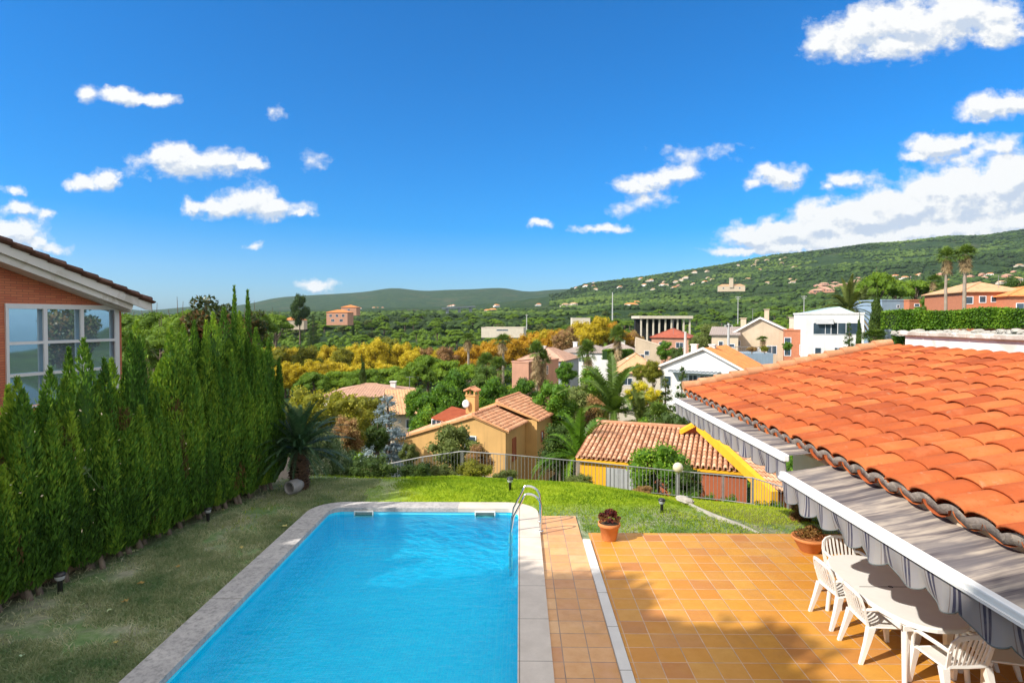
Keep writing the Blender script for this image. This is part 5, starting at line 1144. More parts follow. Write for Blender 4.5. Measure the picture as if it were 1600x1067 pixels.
def pyY(px, py, lo=500, hi=2950):
    "distance at which the ground shows at this photo pixel"
    best = hi; y = lo
    while y < hi:
        X = (px-812)/F*y
        if H+(497-py)*y/F <= terr(X, y): return y
        y *= 1.01
    return hi*.98
groups = [ # px range, py range, n, proto idx
 (900, 1010, 440, 455, 7, (0, 1)), (1000, 1100, 437, 456, 13, (0, 1, 2)), (1060, 1130, 424, 440, 6, (0, 1)), (1150, 1240, 408, 425, 8, (0, 1)), (1180, 1230, 402, 410, 3, (1,)),
 (1130, 1160, 452, 458, 4, (0,)), (1100, 1200, 438, 452, 4, (1, 0)), (1225, 1250, 437, 445, 3, (1,)), (700, 900, 470, 490, 7, (0, 1)), (560, 620, 459, 466, 4, (0,)), (690, 730, 455, 462, 3, (0,)),
 (1440, 1600, 424, 445, 12, (0, 1, 2)), (1390, 1450, 428, 438, 4, (0, 1)), (980, 1010, 470, 485, 3, (0, 1)), (1560, 1610, 412, 428, 3, (0, 1))]
k_ = 0; used = [0, 0, 0]
def put(px, py, idx):
    Y = pyY(px, py); sc = min(1.0, max(.55, .9)); i = idx; pr = protos[i]
    X = (px-812)/F*Y; args = ((X, Y, terr(X, Y)-1.0), R(rr.uniform(-40, 40)))
    s = rr.uniform(.75, 1.15)
    if Y < 900: s *= .62
    if not used[i]: used[i] = 1; pr.location = args[0]; pr.rotation_euler = (0, 0, args[1]); pr.scale = (s, s, s)
    else: dup(pr, args[0], args[1], (s, s, s))
for x0, x1, y0, y1, n, idx in groups:
    for k in range(n): put(rr.uniform(x0, x1), rr.uniform(y0, y1), rr.choice(idx))
for k in range(26):  # the pink cluster climbing to the right
    t = rr.random(); put(1265+75*t+rr.uniform(-6, 6), 458-16*t+rr.uniform(-5, 5), 2)
# masts and poles
M_POLE = plain('pale_steel', (.5, .5, .48), .5)
def mast(px, pb, pt, Y, label, name='utility_pole', cat='pole', arms=True):
    b0 = at(px, pb, Y); t0 = at(px, pt, Y); h = t0.z-b0.z; r = empty(name, b0, label=label, cat=cat)
    MB().tube([(0, 0, -2), (0, 0, h)], [.5 if h > 14 else .22, .3 if h > 14 else .14], 6).build('shaft', M_POLE, r)
    if arms: MB().box(-h*.12, h*.12, -.1, .1, h-.5, h-.25).box(-h*.08, h*.08, -.1, .1, h-h*.12, h-h*.12+.25).build('crossarm', M_POLE, r)
mast(957, 496, 457, 420, 'tall thin white mast rising from pines above the orange trees', arms=False)
mast(1153, 500, 463, 300, 'grey pylon with crossarm above the solar panels of the beige house')
mast(1256, 500, 462, 300, 'grey pylon with crossarm left of the white modern house')
mast(823, 508, 491, 250, 'short pale lamp pole behind the orange trees', 'street_lamp', 'street lamp', True)
mast(1138, 555, 505, 85, 'dark slim pole standing in front of the beige gable house')
mast(1071, 530, 518, 70, 'thin flue pipe pole on the roofline of the white gable house', arms=False)
# ================================================================== vegetation
M_BARK = mottled('bark', (.10, .07, .05), (.20, .15, .11), 3, .95, 14, .8, .04); M_PALMB = mottled('palm_trunk', (.24, .19, .14), (.36, .30, .24), 2, .9, 8, .6, .03)
F_CYP = foliage('hedge_cypress', (.030, .085, .014), (.115, .25, .030), (.33, .47, .045), .30, .65, .06)
_r = [n for n in F_CYP.node_tree.nodes if n.type == 'VALTORGB'][0].color_ramp; _e = _r.elements.new(.0); _e.color = (.20, .12, .05, 1); _e2 = _r.elements.new(.012); _e2.color = (.16, .11, .04, 1)   # browned sprays
F_PINE = foliage('umbrella_pine', (.05, .10, .006), (.13, .225, .012), (.26, .36, .018), .25, .65, .12)
F_DARK = foliage('dark_evergreen', (.02, .045, .008), (.055, .10, .015), (.11, .16, .025), .2, .6, .1)
F_OLIVE = foliage('olive_green', (.05, .07, .015), (.13, .17, .035), (.24, .27, .08), .25, .6, .12)
F_GREEN = foliage('citrus_green', (.035, .09, .008), (.10, .22, .015), (.24, .38, .025), .3, .5, .1)
F_YG = foliage('yellow_green', (.09, .10, .012), (.24, .25, .02), (.42, .38, .04), .35, .6, .1)
F_PLY = foliage('autumn_yellow', (.27, .20, .010), (.56, .43, .018), (.74, .62, .05), .35, .6, .08)
F_PLO = foliage('autumn_orange', (.24, .13, .010), (.52, .29, .015), (.64, .42, .03), .35, .6, .1)
F_RUST = foliage('rusty_leaves', (.14, .07, .03), (.32, .18, .07), (.45, .34, .12), .3, .6, .1)
F_BLUE = foliage('blue_spruce_needles', (.12, .17, .19), (.24, .31, .34), (.42, .50, .54), .2, .6, .05)
F_PALM = foliage('palm_green', (.05, .09, .015), (.12, .20, .03), (.24, .32, .06), .3, .5, .08)
F_PALMD = foliage('dead_fronds', (.22, .15, .07), (.38, .27, .14), (.52, .40, .22), .2, .8, .05)
F_SAGO = foliage('sago_green', (.015, .04, .018), (.04, .095, .04), (.10, .18, .09), .15, .4, .02)
F_MAG = foliage('magnolia_leaves', (.03, .05, .015), (.07, .10, .03), (.24, .12, .05), .2, .35, .05)
F_VAR = foliage('variegated_ivy', (.04, .08, .03), (.13, .20, .08), (.50, .52, .36), .25, .6, .05)
F_YEL = foliage('yellow_blossom', (.20, .22, .02), (.60, .50, .02), (.80, .66, .04), .3, .6, .05)
def limbs(h, r, pts, n=7):
    mb = MB(); mb.tube([(0, 0, -.6), (0, 0, h*.3), (r*.6, r*.3, h*.62), (0, 0, h*.92)], [r*1.25, r, r*.75, r*.4], n)
    for p in pts:
        q = Vector(p); b0 = Vector((0, 0, h*random.uniform(.5, .75))); mb.tube([b0, b0.lerp(q, .5)+Vector((0, 0, -.1*h*.3)), q], [r*.5, r*.33, r*.12], 5)
    return mb
def tree_proto(name, blobs, n, size, mat, h, r, cat, seed=1, root_label='tree', trunkm=None, **kw):
    rt = empty(name, (0, 0, -500)); rt['category'] = cat; rt['label'] = root_label
    pts = [b[:3] for b in random.Random(seed).sample(blobs, min(6, len(blobs)))]
    link('trunk', limbs(h, r, pts).mesh('trunk', trunkm or M_BARK), rt)
    link('crown', crown_mesh('crown', blobs, n, size, mat, seed=seed, **kw), rt); return rt
PR = {}
def reg(key, rt, w, h): PR[key] = [rt, w, h, False]
# unit prototypes: nominal width w, height h (metres)
for s in range(4):   # umbrella pines
    g = random.Random(40+s); bl = []
    for k in range(34):
        a = g.uniform(0, 6.283); q = math.sqrt(g.uniform(0, 1)); rr_ = 4.1*q; bl.append((rr_*math.cos(a), rr_*math.sin(a)*.95, 6.4+2.7*(1-q*q)+g.uniform(-.3, .3), g.uniform(1.0, 1.6), g.uniform(1.0, 1.6), g.uniform(.75, 1.1)))
    reg('pine%d' % s, tree_proto('umbrella_pine', bl, 5200, .36, F_PINE, 8, .3, 'pine tree', s, 'green umbrella pine', core=.8, aspect=.42, mode='rand', tintvar=.42), 10.4, 9.9)
for s in range(3):   # broad round tree
    g = random.Random(60+s); bl = []
    for k in range(38):
        d = Vector((g.gauss(0, 1), g.gauss(0, 1), g.gauss(0, 1))).normalized(); q = g.uniform(.45, 1.0); bl.append((d.x*2.1*q, d.y*2.1*q, 3.4+d.z*1.9*q, g.uniform(.6, 1.0), g.uniform(.6, 1.0), g.uniform(.5, .85)))
    reg('round%d' % s, tree_proto('leafy_tree', bl, 7500, .20, F_GREEN, 4.5, .16, 'tree', s, 'leafy tree', core=.72, aspect=.6, mode='out', spread=.9, tintvar=.45), 5.6, 6.1)
for s in range(2):   # fine shrub (near)
    g = random.Random(80+s); bl = []
    for k in range(30):
        d = Vector((g.gauss(0, 1), g.gauss(0, 1), abs(g.gauss(0, .9)))).normalized(); q = g.uniform(.4, 1.0); bl.append((d.x*.8*q, d.y*.8*q, .25+d.z*.7*q, g.uniform(.18, .34), g.uniform(.18, .34), g.uniform(.16, .3)))
    rt = empty('shrub', (0, 0, -500)); rt['category'] = 'shrub'; rt['label'] = 'shrub'
    link('stems', limbs(.7, .025, [b[:3] for b in bl[:12]], 5).mesh('stems', M_BARK), rt); link('foliage', crown_mesh('foliage', bl, 7000, .062, F_GREEN, core=.6, seed=s, aspect=.5, mode='out', spread=.9, tintvar=.45), rt)
    reg('shrub%d' % s, rt, 2.1, 1.2)
for s in range(2):   # pencil cypress
    g = random.Random(90+s); bl = [(g.uniform(-.12, .12), g.uniform(-.12, .12), .8+8*k/16, .62*math.sin(math.pi*min(1, (k+2.5)/17.5))**.55+.05, .62*math.sin(math.pi*min(1, (k+2.5)/17.5))**.55+.05, .7) for k in range(17)]
    reg('cypress%d' % s, tree_proto('cypress', bl, 9000, .24, F_DARK, 8, .12, 'cypress', s, 'dark pencil cypress', core=.8, aspect=.3, mode='up', spread=.5, tintvar=.35), 1.35, 9.4)
for s in range(2):   # layered conifer
    g = random.Random(100+s); bl = []
    for k in range(15):
        z = .9+7.4*k/15; rr_ = 2.1*(1-k/15.5)+.15; m_ = 7 if k < 10 else 4
        for j in range(m_):
            a = 6.283*j/m_+g.uniform(-.4, .4)+k; q = rr_*g.uniform(.45, .75); bl.append((q*math.cos(a), q*math.sin(a), z+g.uniform(-.15, .15)-.12*q, rr_*.42+.10, rr_*.42+.10, .26))
    reg('conifer%d' % s, tree_proto('conifer', bl, 11000, .17, F_DARK, 8.4, .13, 'conifer', s, 'conifer', core=.5, aspect=.3, mode='rand', tintvar=.4), 4.0, 8.6)
def frond(V, Q, T, p0, az, el, Lf, droop, lw, nl, tint, g, vee=.35, seg=7, taper=True, lf=2.4):
    d0 = np.array([math.cos(az)*math.cos(el), math.sin(az)*math.cos(el), math.sin(el)]); side = np.array([-math.sin(az), math.cos(az), 0.])
    pts = [np.array(p0, float)]; d = d0.copy()
    for i in range(nl):
        pts.append(pts[-1]+d*Lf/nl); d = d+np.array([0, 0, -droop/nl*(.4+1.6*i/nl)]); d /= np.linalg.norm(d)
    for i in range(1, nl+1):
        p = pts[i]; q = pts[i]-pts[i-1]; q /= np.linalg.norm(q); t = i/nl
        Lw = lw*(math.sin(math.pi*min(1, .12+t*.86))**.6 if taper else 1)
        upv = np.cross(side, q)*-1
        if upv[2] < 0: upv = -upv
        for sg in (-1, 1):
            dr = side*sg*.86+q*.55+upv*vee*1.0+g.normal(size=3)*.07; dr /= np.linalg.norm(dr); w_ = q*(Lf/nl)*.42*lf
            tip = p+dr*Lw+np.array([0, 0, -Lw*.12]); mid = p+dr*Lw*.5
            o = len(V)*4; V.append([p-w_*.5, p+w_*.5, mid+w_*.5, tip]); T.append(tint+g.uniform(-.15, .15))
    # rachis
    for i in range(0, nl, max(1, nl//8)):
        j = min(nl, i+max(1, nl//8)); w_ = side*lw*.035*(1-.6*i/nl); V.append([pts[i]-w_, pts[i]+w_, pts[j]+w_*.7, pts[j]-w_*.7]); T.append(min(1, tint+.2))
def fan(V, T, p0, az, el, L0, rad, g, tint, nb=15, droop=.3):
    d = np.array([math.cos(az)*math.cos(el), math.sin(az)*math.cos(el), math.sin(el)]); s = np.array([-math.sin(az), math.cos(az), 0.]); u = np.cross(s, d)
    if u[2] < 0: u = -u
    c = np.array(p0)+d*L0; w0 = s*.03; V.append([np.array(p0)-w0, np.array(p0)+w0, c+w0, c-w0]); T.append(tint)
    for k in range(nb):
        a = -1.9+3.8*k/(nb-1); dr = d*math.cos(a)+s*math.sin(a)+u*.12*(k % 2)+g.normal(size=3)*.06; r = rad*(1-.18*abs(a)/1.9)*g.uniform(.9, 1.1)
        w = np.cross(dr, u); w = w/max(np.linalg.norm(w), 1e-6)*rad*.055; mid = c+dr*r*.55; tip = c+dr*r+np.array([0, 0, -droop*r])
        V.append([c, mid-w, tip, mid+w]); T.append(tint+g.uniform(-.2, .2))
def finish(V, T, name, mat, root): V = np.array(V).reshape(-1, 3); return link(name, np_mesh(name, V, np.arange(len(V)).reshape(-1, 4), mat, np.array(T)), root)
for s, (ht, skirt) in enumerate(((11.5, 1.4), (7.5, 2.6))):   # fan palms
    rt = empty('fan_palm', (0, 0, -500)); rt['category'] = 'palm tree'; rt['label'] = 'fan palm'; g = np.random.default_rng(s+5)
    hh_ = ht-1.2; mb = MB(); mb.tube([(0, 0, -.5), (.03, 0, hh_*.3), (.10, .05, hh_*.7), (.05, 0, hh_)], [.32, .22, .18, .17], 10); link('trunk', mb.mesh('trunk', M_PALMB), rt)
    V, T = [], []
    for k in range(46):
        el = R(g.uniform(-25, 85)); fan(V, T, (.05, 0, hh_), g.uniform(0, 6.283), el, g.uniform(.5, .9), g.uniform(.65, .9), g, g.uniform(.2, .8))
    finish(V, T, 'crown', F_PALM, rt); V, T = [], []
    for k in range(60):
        z = hh_-skirt*g.uniform(0, 1)**1.3; fan(V, T, (.05, 0, z), g.uniform(0, 6.283), R(g.uniform(-75, -35)), g.uniform(.2, .55), g.uniform(.5, .75), g, g.uniform(.2, .9), 11)
    finish(V, T, 'dead_fronds', F_PALMD, rt); reg('fan%d' % s, rt, 3.0, ht)
def feather(key, ht, nf, Lf, droop, lw, mat, name='feather_palm', dead=0, seed=3, tr=.32, el0=-15, dens=34, dmat=None):
    rt = empty(name, (0, 0, -500)); rt['category'] = 'palm tree'; rt['label'] = name; g = np.random.default_rng(seed)
    link('trunk', MB().tube([(0, 0, -.5), (0, 0, ht*.5), (0, 0, ht)], [tr*1.1, tr*.9, tr], 10).mesh('trunk', M_PALMB), rt); V, T = [], []
    for k in range(nf): frond(V, None, T, (0, 0, ht), g.uniform(0, 6.283), R(g.uniform(el0, 82)), Lf*g.uniform(.8, 1.1), droop*g.uniform(.7, 1.2), lw, dens, g.uniform(.2, .75), g)
    finish(V, T, 'crown', mat, rt)
    if dead:
        V, T = [], []
        for k in range(dead): frond(V, None, T, (0, 0, ht-.2), g.uniform(0, 6.283), R(g.uniform(-50, -5)), Lf*g.uniform(.65, .9), 1.4, lw*.7, 20, g.uniform(.2, .9), g, vee=-.4)
        finish(V, T, 'dead_fronds', F_PALMD, rt)
    reg(key, rt, Lf*1.7, ht+Lf*.75)
feather('canary', 4.6, 70, 3.6, 1.3, .42, F_OLIVE, 'date_palm', dead=46)
feather('feather', 4.0, 26, 3.2, 1.7, .5, F_PALM, 'feather_palm', seed=6, tr=.2, el0=5, dens=40)
def setmat(root, mat, part=('crown', 'foliage')):
    for c in KIDS.get(root, []):
        if c.name.split('.')[0] in part: c.material_slots[0].link = 'OBJECT'; c.material_slots[0].material = mat
def put_tree(key, px, Y, top, wpx, label, mat=None, name=None, cat=None, group=None, base=None, X=None, rz=None):
    rt, w0, h0, used_ = PR[key]; Xp = X_at(px, Y, top) if X is None else X
    zt = at(px, top, Y).z; zb = (terr(Xp, Y) if Y > 25 else gh(Xp, Y)) if base is None else base
    w = wpx*Y/F; h = max(zt-zb, w*.4); s = w/w0
    sz = h/h0; off = 0
    lim = 1.9 if 'tallest' in label or key[:4] == 'coni' else 1.12
    if key[:3] == 'fan': lim = 1.35
    if key[:4] in ('roun', 'pine', 'magn', 'coni', 'cana', 'feat', 'fan0', 'fan1') and sz > s*lim: sz = s*lim; off = h/sz-h0
    c = dup(rt, (Xp, Y, zb), random.uniform(0, 6.28) if rz is None else rz, (s, s, sz), label, group, cat)
    if off:
        for k_ in KIDS[c]:
            tf = h0*{'cana': .63, 'feat': .62, 'fan0': .89, 'fan1': .84}.get(key[:4], .6)
            if k_.name.startswith('trunk'): k_.scale.z = (tf+off)/tf
            else: k_.location.z = off
    if name: c.name = name
    else: c.name = rt.name.split('.')[0]
    if mat: setmat(c, mat)
    PR[key][3] = True; return c
# ------------------------------------------------------------------ cypress hedge (left)
def hedge_blades(name, H0, rad, n, seed, plumes, mat):
    "a hedge plant: dense upright sprays, flat faced below, breaking into plumes at the top"
    g = np.random.default_rng(seed); P = []; N_ = []; S = []
    zt = np.array([p[2] for p in plumes])
    def surf(cx, cy, z0, z1, r0, m, pw):
        t = g.uniform(0, 1, m)**.9; z = z0+(z1-z0)*t; a = g.uniform(0, 6.283, m); r = r0*np.clip(1-t**pw, .03, 1)*(1-np.abs(g.normal(size=m))*.10)*(1+.16*np.sin(a*3+z*1.7+seed)+.08*np.sin(z*6+a*5))
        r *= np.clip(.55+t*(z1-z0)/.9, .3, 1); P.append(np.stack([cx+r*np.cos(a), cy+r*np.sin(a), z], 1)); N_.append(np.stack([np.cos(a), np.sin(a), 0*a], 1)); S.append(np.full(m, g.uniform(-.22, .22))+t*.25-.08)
    surf(0, 0, .16, H0, rad, int(n*.38), 5)
    for (x, y, z, r) in plumes: surf(x, y, z*.25, z, r, int(n*.62/len(plumes)), 3.2)
    P = np.concatenate(P); N_ = np.concatenate(N_); S = np.concatenate(S); k = len(P)
    T_ = nrm(np.array([[0, 0, 1.]])+N_*.42+g.normal(size=(k, 3))*.22); Wd = nrm(np.cross(T_, nrm(N_+g.normal(size=(k, 3))*.8))); L_ = .095*g.uniform(.6, 1.5, (k, 1))
    a = P-T_*L_*.4; b = P+Wd*L_*.13+T_*L_*.1; c = P+T_*L_*.6; d = P-Wd*L_*.13+T_*L_*.1
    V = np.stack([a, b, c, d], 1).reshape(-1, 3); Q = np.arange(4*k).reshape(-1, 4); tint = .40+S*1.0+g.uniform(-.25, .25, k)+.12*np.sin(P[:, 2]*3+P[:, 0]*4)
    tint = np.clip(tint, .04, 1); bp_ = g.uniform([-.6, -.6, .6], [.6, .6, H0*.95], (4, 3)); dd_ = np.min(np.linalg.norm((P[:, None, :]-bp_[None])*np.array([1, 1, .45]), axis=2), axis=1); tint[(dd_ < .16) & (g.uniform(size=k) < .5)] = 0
    # inner body
    bl = [(0, 0, H0*.5, rad*.72, rad*.72, H0*.45)]+[(x*.9, y*.9, z*.55, r*.6, r*.6, z*.34) for x, y, z, r in plumes[:6]]
    cv, ct = core_arrays(bl, .95, 3, seed, .06); M_ = (cv[ct[:, 2]]+cv[ct[:, 0]])/2; mid = len(V)+len(cv)+np.arange(len(ct))
    Q2 = np.stack([ct[:, 0]+len(V), ct[:, 1]+len(V), ct[:, 2]+len(V), mid], 1)
    return np_mesh(name, np.concatenate([V, cv, M_]), np.concatenate([Q, Q2]), mat, np.concatenate([tint, np.full(len(ct), .2)]))
rh_ = random.Random(3)
PL = [ # distance, top pixel row
 (7.2, 640), (7.75, 600), (8.3, 625), (8.85, 590), (9.35, 574), (9.85, 528), (10.4, 560), (10.9, 500), (11.4, 595), (11.95, 508), (12.5, 505), (13.0, 488), (13.5, 480), (14.0, 486), (14.6, 512)]
for k, (Y, top) in enumerate(PL):
    X = -7.55+(Y-8.5)*.2-.10+rh_.uniform(-.14, .06); zt_ = H-(top-497)*Y/F; Hb = min(zt_*.86, 3.0 if Y < 11.3 else 3.9)
    if Y > 14: Hb = 3.3
    pl = [(rh_.uniform(-.1, .1), rh_.uniform(-.1, .1), zt_, .30)]
    for j in range(4): pl.append((rh_.uniform(-.30, .34), rh_.uniform(-.32, .32), max(1.6, zt_-rh_.uniform(.15, .9)), rh_.uniform(.16, .26)))
    for j in range(11):
        a = rh_.uniform(-1.5, 1.0); pl.append((.46*math.cos(a), .42*math.sin(a), rh_.uniform(.9, Hb*.98), rh_.uniform(.13, .22)))
    if k in (12, 13): pl.append((.1, .1, zt_+.5, .10))
    where = ['at the near left picture edge', 'second from the near left picture edge'][k] if k < 2 else 'number %d' % k
    c = empty('hedge_cypress', (X, Y, gh(X+.5, Y)), group='cypress plants of the tall clipped hedge', cat='hedge plant', label='green cypress plant of the tall hedge between the lawn and the brick house')
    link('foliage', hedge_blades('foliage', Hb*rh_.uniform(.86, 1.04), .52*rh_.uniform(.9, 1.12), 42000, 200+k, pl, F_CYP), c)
    mb = MB()
    for j in range(3): a = rh_.uniform(0, 6.28); mb.tube([(.22+.10*math.cos(a), .1*math.sin(a), -.05), (.12*math.cos(a)+.1, .12*math.sin(a), .35), (0, 0, .9)], [.05, .04, .03], 7)
    link('trunk', mb.mesh('trunk', mottled('pale_trunk', (.13, .10, .08), (.22, .18, .14), 8, .95, 30, .5, .01) if k == 0 else bpy.data.materials['pale_trunk']), c)
# low timber edging behind the trunks
mb = MB(); mb.slab([Vector((-8.25, 6, -.03)), Vector((-6.45, 15, -.03)), Vector((-6.45, 15, .14)), Vector((-8.25, 6, .14))], (-.06, 0, 0))
tag(mb.build('timber_edging', mottled('old_timber', (.22, .16, .10), (.36, .27, .18), 4, .9, 20, .5, .01)), 'low timber edging board running behind the trunks of the cypress hedge', 'edging')
# magnolia behind the hedge
g = random.Random(9); bl = []
for k in range(40):
    d = Vector((g.gauss(0, 1), g.gauss(0, 1), g.gauss(0, 1))).normalized(); q = g.uniform(.3, 1.0); bl.append((d.x*1.1*q, d.y*1.1*q, 3.6+d.z*1.35*q, g.uniform(.28, .45), g.uniform(.28, .45), g.uniform(.25, .4)))
rt = tree_proto('magnolia_tree', bl, 5200, .19, F_MAG, 3.8, .09, 'tree', 3, core=.35, aspect=.42, mode='out', spread=.7, tintvar=.7)
reg('magnolia', rt, 3.0, 5.2)
put_tree('magnolia', 322, 16.5, 452, 120, 'broad leaved magnolia with bronze leaves rising behind the cypress hedge', base=-1)
put_tree('magnolia', 395, 18.5, 480, 60, 'darker bronze leaved tree seen between the last plumes of the hedge', base=-1.5)
put_tree('round1', 250, 16.5, 640, 130, 'dark laurel bush filling in behind the hedge plants', F_DARK, base=-1.5)
# trailing white creeper on the hedge end
# ------------------------------------------------------------------ sago palm
q = atz(463, 766, -.0); sg = empty('sago_palm', (q.x, q.y+.2, gh(q.x, q.y)), label='dark green sago palm with a shaggy brown trunk at the end of the hedge', cat='palm')
mb = MB(); prof = [(.20, -.05), (.24, .1)]
for k in range(12): z = .1+.066*k; prof += [(.25+.02*math.sin(k*1.7), z), (.205, z+.05)]
mb.lathe(prof+[(.14, .98), (0, 1.02)], n=16, smooth=False)
for k in range(150):
    a = random.uniform(0, 6.28); z = random.uniform(.02, .9); r = .21; c0 = Vector((r*math.cos(a), r*math.sin(a), z)); d = Vector((math.cos(a)*.07, math.sin(a)*.07, .05)); s_2 = Vector((-math.sin(a), math.cos(a), 0))*.028
    mb.add([c0-s_2, c0+s_2, c0+d+s_2*.5, c0+d-s_2*.5], [(0, 1, 2, 3), (3, 2, 1, 0)])
mb.build('trunk', mottled('fibrous_trunk', (.035, .022, .014), (.12, .075, .045), 10, .95, 40, .8, .03), sg)
V, T = [], []; g = np.random.default_rng(77)
for k in range(95):
    el = R([74, 52, 34, 16, -6][k % 5]+g.uniform(-10, 10)); frond(V, None, T, (0, 0, .98), k*2.399+g.uniform(-.2, .2), el, g.uniform(1.1, 1.4), 1.0 if el > .5 else .7, .17, 46, g.uniform(.2, .8), g, vee=.5, lf=1.7)
finish(V, T, 'fronds', F_SAGO, sg)
# tipped over flower pot
q = atz(452, 764, .12); tp_ = empty('tipped_pot', (q.x+.05, q.y-.05, .17), label='grey ceramic pot lying on its side at the foot of the sago palm', cat='pot')
Mx = Matrix.Rotation(R(-24), 4, 'Z') @ Matrix.Rotation(R(90), 4, 'X')
MB().lathe([(0, -.34), (.10, -.34), (.165, -.2), (.175, -.08), (.15, .0), (.165, .03), (.165, .05), (.135, .05), (.13, 0), (.145, -.1), (.13, -.22), (0, -.3)], n=26, M=Mx).build('pot', mottled('grey_glaze', (.20, .20, .20), (.34, .33, .32), 5, .5, 20, .2, .004), tp_)
# ------------------------------------------------------------------ garden edge shrubs
def shrub(px, Y, top, wpx, label, mat, name='shrub', key=None, base=None, group=None, cat='shrub'):
    return put_tree(key or random.choice(('shrub0', 'shrub1')), px, Y, top, wpx, label, mat, name, cat, group, base)
shrub(540, 19.5, 672, 130, 'pale variegated ivy mound sloping down behind the sago palm', F_VAR, 'ivy_mound', base=-2.2)
shrub(500, 18.0, 662, 90, 'silvery creeper draped beside the sago palm crown', F_VAR, 'ivy_mound', base=-1)
shrub(578, 20.2, 700, 90, 'lower skirt of silvery creeper left of the railing end', F_VAR, 'ivy_mound', base=-2.5)
shrub(580, 17.4, 716, 100, 'low dark spreading shrub between the sago palm and the railing', F_DARK, 'dark_shrub')
shrub(648, 18.6, 733, 80, 'low dark shrub with purple flowers at the left foot of the railing', F_DARK, 'dark_shrub')
shrub(690, 19.5, 738, 60, 'straggly shrub at the foot of the curved railing corner', F_OLIVE)
shrub(740, 19.4, 728, 80, 'yellow green shrub in front of the railing', F_YG)
shrub(790, 20.2, 745, 50, 'small olive shrub just beyond the small bollard lamp', F_OLIVE)
shrub(905, 20.0, 752, 60, 'low straggly plant at the railing foot in front of the yellow wall', F_OLIVE)
shrub(1005, 18.5, 775, 40, 'small dry plant on the lawn edge left of the green bollard lamp', F_RUST)
shrub(1252, 12.9, 786, 42, 'reddish leaved shrub beside the awning at the patio end', F_FLO if 'F_FLO' in globals() else M_FLO, base=-.3)
shrub(1246, 14.6, 768, 30, 'thin twiggy shrub against the right end of the railing', M_FLO)
for k, (px, tp2) in enumerate(((1075, 765), (1110, 768), (1145, 770), (1180, 773), (1212, 777), (1240, 783))):
    shrub(px, 21.9-.55*k, tp2, 56, 'bright green low hedge plant growing just outside the right part of the railing', F_GREEN, 'hedge_plant', group='low hedge plants outside the railing', base=-2.9)
for k, (px, tp2) in enumerate(((930, 757), (965, 760), (1000, 764))): shrub(px, 22.6, tp2, 50, 'small clipped green plant outside the railing before the yellow house', F_GREEN, 'hedge_plant', group='clipped plants before the yellow house', base=-2.9)
# ------------------------------------------------------------------ slope below the garden
put_tree('round0', 708, 31, 656, 92, 'bushy loquat tree in front of the ochre house, left side', F_OLIVE)
put_tree('round2', 745, 27, 690, 60, 'low rusty bush below the ochre house wall', F_RUST)
put_tree('round1', 1030, 25.5, 676, 118, 'dense green tree overlapping the roof and wall of the yellow house', F_GREEN, base=-6)
put_tree('round2', 1078, 24.5, 722, 60, 'small dark bush beside the porch of the yellow house', F_DARK, base=-6)
put_tree('feather', 905, 33, 652, 150, 'arching feather palm between the ochre house and the yellow house', F_GREEN)
put_tree('feather', 958, 46, 573, 170, 'large drooping feather palm above the pale roof ridge', F_PALM)
put_tree('feather', 1000, 43, 615, 110, 'smaller feather palm right of the large drooping one', F_OLIVE)
put_tree('round0', 868, 48, 590, 85, 'dark glossy tree at the right end of the ochre house roof', F_GREEN)
put_tree('round1', 905, 58, 590, 75, 'feathery olive tree behind the ochre house', F_OLIVE)
put_tree('round2', 875, 35, 655, 90, 'shady green bush right of the ochre house', F_DARK)
put_tree('round0', 1000, 60, 592, 50, 'yellow blossoming bush below the white gabled house, left one', F_YEL)
put_tree('round1', 1021, 62, 600, 40, 'yellow blossoming bush below the white gabled house, right one', F_YEL)
put_tree('round2', 935, 50, 610, 70, 'rusty purple bush among the feather palms', F_RUST)
put_tree('conifer0', 1040, 47, 575, 62, 'loose dark conifer in front of the white gabled house, left one', F_OLIVE)
put_tree('conifer1', 1066, 44, 560, 60, 'loose dark conifer in front of the white gabled house, right one', F_DARK)
put_tree('fan1', 1030, 40, 628, 56, 'squat fan palm above the yellow house gable', F_PALM)
